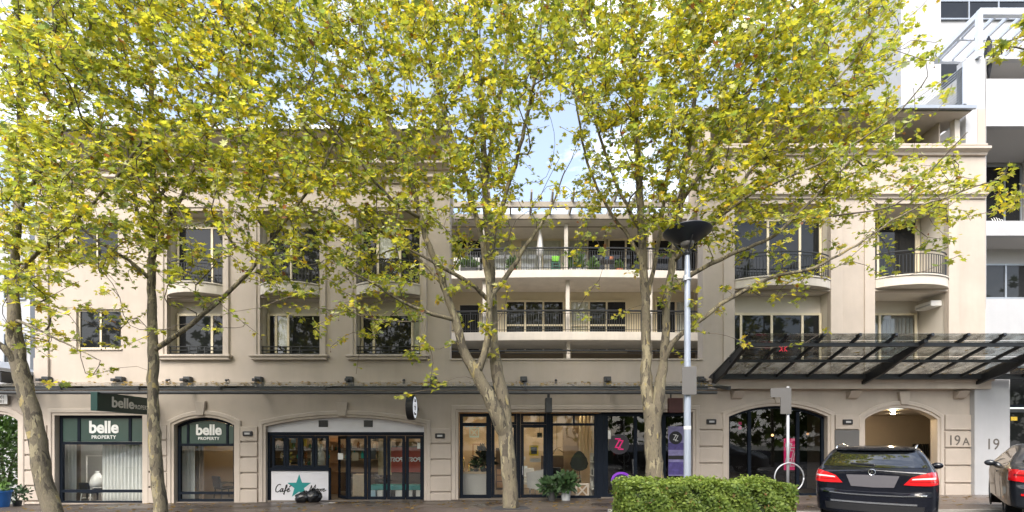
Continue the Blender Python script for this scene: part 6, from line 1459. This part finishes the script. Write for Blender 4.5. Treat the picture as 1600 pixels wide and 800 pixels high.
TREES = [
 dict(label='leaning plane tree with a thick mottled trunk at the left edge', d=11.3, base=(84, 845), trunk=[(74, 800, 16.5), (69, 760, 16.3), (62, 705, 16), (50, 645, 15.5), (34, 590, 15), (24, 530, 14), (22, 450, 8.6), (25, 380, 7.6), (28, 300, 6.8), (32, 200, 6), (30, 90, 5), (28, -90, 3)],
   limbs=[[(27, 572, 8), (4, 545, 7), (-45, 500, 6), (-100, 420, 4)], [(23, 440, 5), (60, 395, 4.2), (112, 350, 3.5), (170, 290, 2.6), (225, 215, 2)], [(26, 330, 5), (62, 268, 4), (102, 188, 3.4), (132, 85, 2.6), (150, -30, 2)], [(23, 400, 5), (-10, 345, 4), (-70, 250, 3)], [(23, 500, 4), (70, 520, 2.4), (120, 545, 1.6), (150, 560, 1.1)]], dd=[-.6, -.8, -.5, .6, -1.2], xs=(-200, 135)),
 dict(label='slender straight plane tree rising between the two green agency windows', d=12.0, base=(251, 830), trunk=[(249, 800, 11.5), (246, 740, 11), (242, 690, 10.5), (239, 620, 9.5), (239, 548, 9), (237, 440, 7), (238, 370, 6.4), (240, 300, 5.6), (238, 200, 4.6), (236, 100, 3.8), (236, -90, 2.2)],
   limbs=[[(241, 556, 5), (275, 525, 4.6), (330, 480, 4), (385, 430, 3.4), (412, 393, 3), (452, 338, 2.4), (500, 270, 2), (540, 175, 1.5)], [(236, 435, 4), (200, 405, 3.2), (150, 375, 2.6), (112, 343, 2.2), (70, 300, 1.6)], [(238, 380, 4), (215, 330, 3.4), (205, 250, 2.8), (200, 140, 2.2), (195, 20, 1.6)], [(238, 405, 4), (262, 350, 3.4), (300, 270, 2.8), (340, 180, 2.2), (385, 50, 1.6)], [(240, 320, 3.4), (290, 250, 2.6), (335, 140, 2), (350, 40, 1.6)]], dd=[-.8, -1.2, 1.0, -.4, 1.4], xs=(135, 465)),
 dict(label='forked plane tree standing in front of the salon doors', d=12.7, base=(798, 797), trunk=[(797, 788, 12.3), (795, 740, 11.6), (791, 692, 12), (788, 668, 11.4)],
   limbs=[[(787, 692, 7), (784, 668, 11), (776, 645, 11.4), (763, 616, 10.4), (746, 585, 9.5), (724, 545, 7.2), (712, 500, 6.3), (698, 460, 5.6), (685, 420, 5), (666, 370, 4.4), (650, 310, 3.8), (630, 250, 3.2), (600, 170, 2.8), (570, 80, 2.6), (545, -70, 1.8)],
          [(791, 692, 7), (789, 668, 11), (787, 640, 11.2), (784, 612, 10.4), (778, 585, 10), (771, 545, 8.6), (770, 490, 7.2), (768, 440, 6.8), (765, 390, 6.2), (760, 330, 5.4), (757, 270, 4.8), (753, 180, 4), (745, 80, 3.4), (740, -80, 2)],
          [(745, 582, 6), (757, 553, 5.6), (764, 510, 5.2), (764, 450, 5), (756, 390, 4.6), (742, 330, 4.2), (722, 260, 3.6), (692, 170, 2.8), (660, 50, 2)],
          [(769, 470, 4.6), (792, 430, 4), (830, 372, 2.6), (862, 322, 1.7), (882, 268, .8)], [(769, 478, 4), (742, 448, 3.4), (710, 428, 3), (680, 412, 2.4), (636, 388, 1.6)], [(702, 508, 3.4), (662, 486, 2.8), (622, 468, 2.2), (580, 440, 1.8), (540, 420, 1.2)],
          [(763, 385, 4), (792, 300, 3.4), (820, 200, 2.8), (840, 90, 2.2), (850, -40, 1.6)], [(757, 300, 4), (772, 200, 3.2), (792, 90, 2.4), (800, -50, 1.6)], [(660, 360, 3.4), (610, 310, 2.8), (560, 250, 2.2), (510, 190, 1.6)], [(698, 462, 3), (650, 400, 2.6), (580, 350, 2), (520, 300, 1.5)]], dd=[-.8, .3, -.2, .8, -1.2, -1.3, -.6, 1.2, -1.6, .8], xs=(465, 885)),
 dict(label='twin stemmed plane tree behind the hedge beside the street lamp', d=12.4, base=(1026, 800), trunk=[(1025, 770, 14.5), (1022, 735, 14), (1020, 680, 13.3), (1020, 640, 12.6)],
   limbs=[[(1020, 680, 7), (1017, 655, 11), (1013, 620, 10.8), (1010, 590, 9.6), (1010, 560, 8), (1009, 500, 7.2), (1007, 440, 6.8), (1004, 380, 6.2), (1000, 320, 5.6), (997, 260, 5.4), (993, 180, 4.4), (990, 80, 3.2), (985, -80, 2)],
          [(1021, 680, 7), (1024, 655, 10.5), (1029, 622, 9.8), (1033, 590, 8.6), (1037, 560, 7), (1040, 500, 6.2), (1046, 440, 5.8), (1054, 380, 5.4), (1063, 320, 5.2), (1076, 230, 4.2), (1086, 140, 3.2), (1096, 20, 2.2), (1100, -80, 1.6)],
          [(1024, 578, 4.6), (1052, 535, 4.2), (1096, 498, 3.8), (1142, 465, 3.4), (1200, 436, 3), (1270, 418, 2.6), (1340, 382, 2.2), (1420, 330, 1.8), (1500, 300, 1.4), (1560, 280, 1)],
          [(1047, 455, 4.4), (1082, 428, 4), (1140, 398, 3.4), (1210, 368, 2.8), (1262, 318, 2.4), (1312, 268, 2), (1352, 226, 1.4)], [(1050, 420, 4.4), (1092, 368, 4), (1132, 328, 3.6), (1172, 268, 3), (1232, 213, 2.6), (1272, 166, 2.2), (1332, 96, 1.6), (1382, 14, 1.1)],
          [(1001, 402, 3.6), (976, 360, 3), (950, 326, 2.4), (918, 256, 2), (902, 170, 1.6), (882, 60, 1.2)], [(1008, 470, 3.8), (1025, 400, 3.4), (1040, 300, 2.8), (1052, 180, 2.2), (1060, 30, 1.6)], [(1062, 330, 3.6), (1120, 228, 3), (1182, 118, 2.2), (1232, -10, 1.5)],
          [(1210, 368, 2.2), (1290, 338, 1.8), (1400, 318, 1.5), (1470, 250, 1.2), (1512, 205, .9)], [(1002, 350, 3), (960, 280, 2.4), (930, 180, 1.8), (925, 60, 1.3)], [(1090, 370, 3), (1180, 300, 2.4), (1290, 250, 1.9), (1400, 180, 1.4), (1450, 120, 1)]], dd=[.4, -.4, -1.6, -.8, -1.4, .8, 1.4, .6, -2.0, -.8, -2.2], xs=(885, 1640)),
]
def grow(T, attr, noise_seed):
    """limbs are given; every attractor is joined to the nearest suitable branch node by a curved shoot"""
    rg = np.random.default_rng(noise_seed)
    pos, par, rad, fixed, plen, chains = [], [], [], [], [], []
    def add(p, pa, r, fx):
        pos.append(np.asarray(p, float)); par.append(pa); rad.append(r); fixed.append(fx); plen.append(0 if pa < 0 else plen[pa] + np.linalg.norm(pos[-1]-pos[pa])); return len(pos)-1
    d = T['d']; s = d/FPX*math.cos(math.atan((T['base'][0]-800)/FPX))      # trunks far off axis show wider than they are
    bx = T['base']; gx = XP(bx[0], d); chain = []
    pts = [(np.array([gx, d, gz(gx, d) - .05]), T['trunk'][0][2]*1.10*s), (np.array([gx, d, gz(gx, d) + .10]), T['trunk'][0][2]*1.02*s)]
    for px, py, r in T['trunk']:
        p = img(px, py, d)
        if p[2] > pts[-1][0][2] + .15: pts.append((p, r*s))
    def dense(pts, seed, wob):
        out = []; n_ = len(pts)
        for i in range(n_-1):
            a = pts[max(i-1, 0)][0]; b_ = pts[i][0]; c = pts[i+1][0]; e = pts[min(i+2, n_-1)][0]; seg = max(1, int(np.linalg.norm(c-b_)/.22))
            for k in range(seg):
                t = k/seg; t2, t3 = t*t, t*t*t
                p = .5*((2*b_) + (-a+c)*t + (2*a-5*b_+4*c-e)*t2 + (-a+3*b_-3*c+e)*t3)
                out.append((p, pts[i][1] + (pts[i+1][1]-pts[i][1])*t))
        out.append(pts[-1]); return [(p + rg.normal(0, wob, 3)*(0 if i == 0 else 1), r) for i, (p, r) in enumerate(out)]
    last = -1
    for p, r in dense(pts, 0, .008): last = add(p, last, r, True); chain.append(last)
    chains.append(('trunk', chain))
    for lb, dd in zip(T['limbs'], T['dd']):
        n_ = len(lb); P = []
        q0 = img(lb[0][0], lb[0][1], d); A = np.array(pos); j = int(np.argmin(np.linalg.norm(A[:, [0, 2]] - q0[[0, 2]], axis=1)))
        dj = pos[j][1]
        for i, (px, py, r) in enumerate(lb):
            di = dj + dd*(i/(n_-1))**.8; P.append((img(px, py, di), r*di/FPX*math.cos(math.atan((px-800)/FPX))))
        P[0] = (pos[j], P[0][1]); ch = [j]; last = j
        for p, r in dense(P, 1, .012)[1:]: last = add(p, last, r, True); ch.append(last)
        chains.append(('limb', ch))
    A = np.zeros((60000, 3)); PL = np.zeros(60000); n = len(pos); A[:n] = pos; PL[:n] = plen
    alive = np.ones(60000, bool); zt0 = T['trunk'][0][1]
    low = np.array([p[2] for p in pos]); alive[:n] = low > ZP(640, d)           # no shoots from the bare lower trunk
    # nearest attractors first
    d0 = np.array([np.min(np.linalg.norm(A[:n][alive[:n]] - a, axis=1)) for a in attr]); order = np.argsort(d0)
    tips = []
    for k in order:
        a = attr[k]; v = a - A[:n]; ds = np.linalg.norm(v, axis=1) + 1e-6
        rise = v[:, 2]/ds
        cost = ds*(1 + .9*np.clip(-rise - .15, 0, 1)) + .10*PL[:n]; cost[~alive[:n]] = 1e9
        j = int(np.argmin(cost)); L_ = ds[j]; seg = max(2, int(L_/.28)); b0 = A[j].copy(); last = j
        pdir = A[j] - (A[par[j]] if par[j] >= 0 else A[j]); pn = np.linalg.norm(pdir); pdir = pdir/pn if pn > 1e-6 else np.array([0, 0, 1.])
        side = rg.normal(0, .06*L_, 3); ctrl = b0 + pdir*L_*.35 + np.array([0, 0, .08*L_]) + side
        for q in range(1, seg+1):
            t = q/seg; p = (1-t)**2*b0 + 2*t*(1-t)*ctrl + t*t*a
            last = add(p, last, 0, False); A[n] = p; PL[n] = plen[last]; n += 1
        alive[n-1] = True; tips.append(last)
    # pipe model for the grown shoots
    ntot = len(pos); r2 = np.zeros(ntot); kids = [[] for _ in range(ntot)]
    for i in range(ntot):
        if par[i] >= 0: kids[par[i]].append(i)
    for i in range(ntot-1, -1, -1):
        if not fixed[i]:
            if r2[i] == 0: r2[i] = .0066**2.3
            rad[i] = r2[i]**(1/2.3)
            if par[i] >= 0 and not fixed[par[i]]: r2[par[i]] += r2[i]
    for i in range(ntot):                                       # a shoot never starts thicker than what carries it
        if not fixed[i] and par[i] >= 0: rad[i] = min(rad[i], rad[par[i]]*.95 if rad[par[i]] > .006 else rad[i], .035)
    seen = [f for f in fixed]; shoots = []
    for i in range(ntot):
        if fixed[i] or seen[i]: continue
        ch = [par[i], i]; seen[i] = True; cur = i
        while True:
            nx = [k for k in kids[cur] if not seen[k]]
            if not nx: break
            nx = max(nx, key=lambda k: rad[k]); seen[nx] = True; ch.append(nx); cur = nx
        shoots.append(ch)
    return pos, par, rad, chains, shoots, tips
def leaves_at(pos, par, tips, rg, per=11):
    """leaf base points, normals and sizes along the last half metre of each shoot"""
    P, NV, T = [], [], []
    for t_ in tips:
        a = pos[t_]; b_ = pos[par[t_]]; c = pos[par[par[t_]]] if par[par[t_]] >= 0 else b_; k = rg.integers(per-4, per+5)
        dirn = a - c; dirn = dirn/(np.linalg.norm(dirn)+1e-6)
        for _ in range(k):
            u = rg.random()**.8*1.25; p = (a + (b_-a)*u) if u < 1 else (b_ + (c-b_)*(u-1))
            p = p + dirn*.10*rg.random()
            out = rg.normal(0, 1, 3); out[2] = out[2]*.55 - .10; out /= np.linalg.norm(out)
            P.append(p + out*(.03 + .09*rg.random())); nn = np.array([0, -.22, .85]) + rg.normal(0, .50, 3); NV.append(nn/np.linalg.norm(nn))
            T.append(out + dirn*.4 + np.array([0, 0, -.25]))
    return np.array(P), np.array(NV), np.array(T)
def leaf_geo(P, NV, T, S):
    t = T - NV*np.sum(T*NV, 1, keepdims=True); t /= (np.linalg.norm(t, axis=1, keepdims=True)+1e-9); b_ = np.cross(t, NV)
    return P[:, None, :] + S[:, None, None]*(LV[None, :, 0:1]*b_[:, None, :] + LV[None, :, 1:2]*t[:, None, :] + LV[None, :, 2:3]*NV[:, None, :])
def pick_cols(n, rg, P):
    c = COLS[rg.choice(len(COLS), n, p=PROB)]*(.80 + .4*rg.random((n, 1)))
    drift = np.sin(P[:, 0:1]*1.1 + 2*np.sin(P[:, 2:3]*.8))*np.sin(P[:, 1:2]*1.4 + P[:, 2:3]*1.3)     # whole sprays turn yellow together
    return np.clip(c*(1 + .16*drift*np.array([[1.3, .8, .2]])), 0, 1)
# attractors from the coverage table
ATT = [[] for _ in TREES]
LAM = .92
for r in range(COV.shape[0]):
    for c in range(16):
        y0 = -150 + 50*r
        for sub in range(2):
            lam = -math.log(max(1e-6, 1 - COV[r, c]))*LAM; mean = lam*2500/ (45*5.6)
            for _ in range(rng.poisson(mean)):
                px, py = c*100 + sub*50 + rng.random()*50, y0 + rng.random()*50
                if 862 < px < 912 and 165 < py < 235 + (px-862)*.8 and rng.random() < .93: continue      # the gap of open sky
                if px > 1440 + 90*max(0, (py-140)/160) and py < 250 and rng.random() < .5: continue
                best = None
                for i, T in enumerate(TREES):
                    lo, hi = T['xs']; e = 45
                    if lo - e*rng.random() <= px <= hi + e*rng.random(): best = i if best is None or rng.random() < .5 else best
                if best is None: best = 3
                dpt = TREES[best]['d'] - .35 + rng.normal(0, 1.15); dpt = max(TREES[best]['d']-3.0, min(TREES[best]['d']+2.6, dpt))
                if px < 135 and best == 0: dpt = min(dpt, 13)
                ATT[best].append(img(px, py, dpt))
for px in range(-220, 0, 22):
    for _ in range(5): ATT[0].append(img(px + rng.random()*22, -100 + rng.random()*600, 11.3 + rng.normal(0, 1)))
TRI = 0
proto = {}
def leaf_proto(i):
    if i not in proto:
        c = COLS[i % len(COLS)]*(.85 + .3*((i*37) % 10)/10); me = bpy.data.meshes.new('leaf'); me.from_pydata([tuple(v) for v in LV], [], [tuple(f) for f in LF]); me.materials.append(LEAFM)
        set_cols(me, np.tile(np.r_[c, 1], (len(LF)*3, 1))); proto[i] = me
    return proto[i]
def plane_tree(T, attr, seed, nleaf=300, per=14):
    rg = np.random.default_rng(seed); pos, par, rad, chains, shoots, tips = grow(T, np.array(attr), seed)
    base = pos[0]; t = thing('plane_tree', T['label'], 'tree', tuple(base), 'plane trees along the footpath')
    for nm, ch in chains:
        m = MB(); rr = [rad[i] for i in ch]
        if nm == 'limb': rr[0] = rr[min(1, len(rr)-1)]
        if nm == 'trunk' or rr[0] > .06:
            pp = [pos[i] for i in ch]
            if nm == 'trunk' and len(T['trunk']) < 6:
                for q_, r_ in ((.04, .93), (.08, .75), (.11, .45), (.125, .12)): pp.append(pos[ch[-1]] + np.array([0, 0, q_*1.6])); rr.append(rr[len(ch)-1]*r_)
            m.tube(pp, rr, 14)
            for i, v in enumerate(m.v):                           # swellings and hollows of old plane bark
                q = Vector(v); ring = i // 14; cpt = Vector(pp[min(ring, len(pp)-1)]); k = 1 + .10*noise.noise(q*3.0) + .06*noise.noise(q*8) + .03*noise.noise(q*19); m.v[i] = tuple(cpt + (q-cpt)*k)
        else: m.tube([pos[i] for i in ch], rr, 8)
        m.build(nm, BARK if rr[0] > .035 else TWIG, t, smooth=True)
    thick = sorted([s_ for s_ in shoots if rad[s_[1]] > .013 and len(s_) > 5], key=lambda s_: -rad[s_[1]])[:45]; ids = set(id(s_) for s_ in thick)
    for s_ in thick:
        m = MB(); rr = [rad[i] for i in s_]; rr[0] = rr[1]; m.tube([pos[i] for i in s_], rr, 6); m.build('branch', TWIG, t, smooth=True)
    m = MB()
    for s_ in shoots:
        if id(s_) in ids: continue
        rr = [rad[i] for i in s_]; rr[0] = rr[1]; m.tube([pos[i] for i in s_], rr, 4, cap=False)
    m.build('twig_mass', TWIG, t, kind='stuff')
    P, NV, TT = leaves_at(pos, par, tips, rg, per)
    keep = (P[:, 1] < 17.55) & ~((P[:, 2] < 4.75) & (P[:, 1] > 14.6)); P, NV, TT = P[keep], NV[keep], TT[keep]
    n = len(P); S = .066 + .092*rg.random(n)**1.3; S *= np.where(rg.random(n) < .12, 1.3, 1)
    C = pick_cols(n, rg, P)
    # the leaves that show largest in the picture are separate objects
    dist = np.linalg.norm(P - np.array([0, 0, CAMZ]), axis=1); sx = XP(0, 1); px = 800 + P[:, 0]*FPX/P[:, 1]; py = HORIZON - (P[:, 2]-CAMZ)*FPX/P[:, 1]
    vis = (px > 5) & (px < 1595) & (py > 5) & (py < 790); size = np.where(vis, S/P[:, 1], 0); big = np.argsort(-size)[:nleaf]; mask = np.zeros(n, bool); mask[big] = True; mask &= vis
    tt = TT - NV*np.sum(TT*NV, 1, keepdims=True); tt /= np.linalg.norm(tt, axis=1, keepdims=True)+1e-9; bb = np.cross(tt, NV); o0 = Vector(base)
    for i in np.nonzero(mask)[0]:
        o = bpy.data.objects.new('leaf', leaf_proto(int(rg.choice(len(COLS), p=PROB)) + 8*int(rg.integers(0, 3)))); M = Matrix(((bb[i][0], tt[i][0], NV[i][0]), (bb[i][1], tt[i][1], NV[i][1]), (bb[i][2], tt[i][2], NV[i][2])))
        o.matrix_basis = Matrix.LocRotScale(Vector(P[i]) - o0, M.to_quaternion(), Vector((S[i],)*3)); o.parent = t; col.objects.link(o)
    rest = ~mask; G = leaf_geo(P[rest], NV[rest], TT[rest], S[rest]); nr = len(G)
    F = (LF[None] + (np.arange(nr)*15)[:, None, None]).reshape(-1, 3)
    np_mesh('foliage', G.reshape(-1, 3), F, 3, LEAFM, np.repeat(np.c_[C[rest], np.ones(nr)], len(LF), axis=0), t, 'stuff')
    # hanging seed balls
    m = MB()
    for k in rg.choice(len(tips), max(3, len(tips)//7), replace=False):
        p = pos[tips[k]]; l = .08 + .1*rg.random(); m.ball((p[0], p[1], p[2]-l), .017, 6); m.box(p[0]-.002, p[0]+.002, p[1]-.002, p[1]+.002, p[2]-l, p[2])
    m.build('seed_balls', mat('seed_ball', (.10, .055, .025), .9) if 'seed_ball' not in bpy.data.materials else bpy.data.materials['seed_ball'], t, kind='stuff')
    print('tree', seed, 'attractors', len(attr), 'leaves', n)
    return t
import time; t0 = time.time()
for i, (T, a) in enumerate(zip(TREES, ATT)): plane_tree(T, a, 100+i)
# a fifth tree stands to the right of the view and reaches one branch into it
T5 = dict(label='plane tree reaching one branch of large leaves in at the top right corner', d=9.0, base=(2040, 900), trunk=[(2040, 820, 16), (2036, 600, 14), (2030, 400, 12), (2025, 150, 8), (2020, -200, 4)], limbs=[[(2028, 330, 6), (1900, 200, 5), (1760, 130, 3.6), (1640, 90, 2.4), (1575, 72, 1.4)]], dd=[-1.2])
a5 = [img(1550 + 75*rng.random(), 42 + 50*rng.random(), 7.8 + rng.normal(0, .25)) for _ in range(5)] + [img(1592 + 60*rng.random(), 18 + 70*rng.random(), 7.8 + rng.normal(0, .25)) for _ in range(8)] + [img(1660 + 500*rng.random(), -160 + 420*rng.random(), 8.6 + rng.normal(0, .8)) for _ in range(150)]
plane_tree(T5, a5, 140, nleaf=60)
print('trees', time.time() - t0)
# earth circle at the foot of the salon tree
x = XP(798, 12.7); m = MB(); m.lathe([(.55, .012), (.50, .03), (.001, .06)], (x, 12.7, gz(x, 12.7) - .005), 24); top('tree_pit', m, mat('tree_pit_rubber', (.03, .03, .032), .9, var=.4, vscale=15), 'dark rubber surround at the foot of the salon tree', 'tree pit')
# fallen leaves on the footpath and on the glass roofs
n = 420; fx = rng.uniform(-17, 17, n); fd = rng.uniform(11.9, 17.7, n); P = np.c_[fx, fd, [gz(a, b_)+.012 for a, b_ in zip(fx, fd)]]
n2 = 240; ax = rng.uniform(-17.5, 7, n2); ad = rng.uniform(15.5, 17.6, n2); P2 = np.c_[ax, ad, ZF + (ZW-ZF)*(ad-YF)/(D-YF) + .115]
n3 = 110; bx_ = rng.uniform(8, 20, n3); bd = 15.1 + 2.5*rng.random(n3)**.7; P3 = np.c_[bx_, bd, [cz(b_)+.165 for b_ in bd]]
for nm, PP, par_ in (('leaf_litter', P, None), ('leaf_litter', P2, aw0 if False else bpy.data.objects['awning']), ('leaf_litter', P3, cp)):
    k = len(PP); NVv = np.tile([0, 0, 1.], (k, 1)) + rng.normal(0, .12, (k, 3)); NVv /= np.linalg.norm(NVv, axis=1, keepdims=True); G = leaf_geo(PP, NVv, rng.normal(0, 1, (k, 3)), .10 + .07*rng.random(k))
    F = (LF[None] + (np.arange(k)*15)[:, None, None]).reshape(-1, 3); C = np.array([(.20, .13, .05)])*(.5 + .9*rng.random((k, 1))) + np.array([(.03, .03, 0)])*rng.random((k, 1))
    np_mesh(nm, G.reshape(-1, 3), F, 3, LEAFM, np.repeat(np.c_[C, np.ones(k)], len(LF), axis=0), par_, 'stuff')
# ================================================================== the far side of the street (only seen in the windows)
nb_ = 7000; bxx = rng.uniform(-60, 60, nb_); clus = np.sin(bxx*.55) + .6*np.sin(bxx*1.3 + 1); hz = 2.2 + rng.random(nb_)**.9*(13.5 + 4.5*clus)
PB = np.c_[bxx, -15 + rng.normal(0, 1.6, nb_), hz]; NB = rng.normal(0, 1, (nb_, 3)); NB /= np.linalg.norm(NB, axis=1, keepdims=True); G = leaf_geo(PB, NB, rng.normal(0, 1, (nb_, 3)), .7 + .6*rng.random(nb_))
F = (LF[None] + (np.arange(nb_)*15)[:, None, None]).reshape(-1, 3); CB = np.array([(.06, .085, .02)])*(.5 + rng.random((nb_, 1)))
np_mesh('far_trees', G.reshape(-1, 3), F, 3, LEAFM, np.repeat(np.c_[CB, np.ones(nb_)], len(LF), axis=0), None, 'stuff')
m = MB(); m.box(-60, 60, -11.2, -10.2, gz(0, -10)-.3, gz(0, -10)+1.3); o = m.build('far_hedge', bpy.data.materials['hedge_core']); o['kind'] = 'stuff'
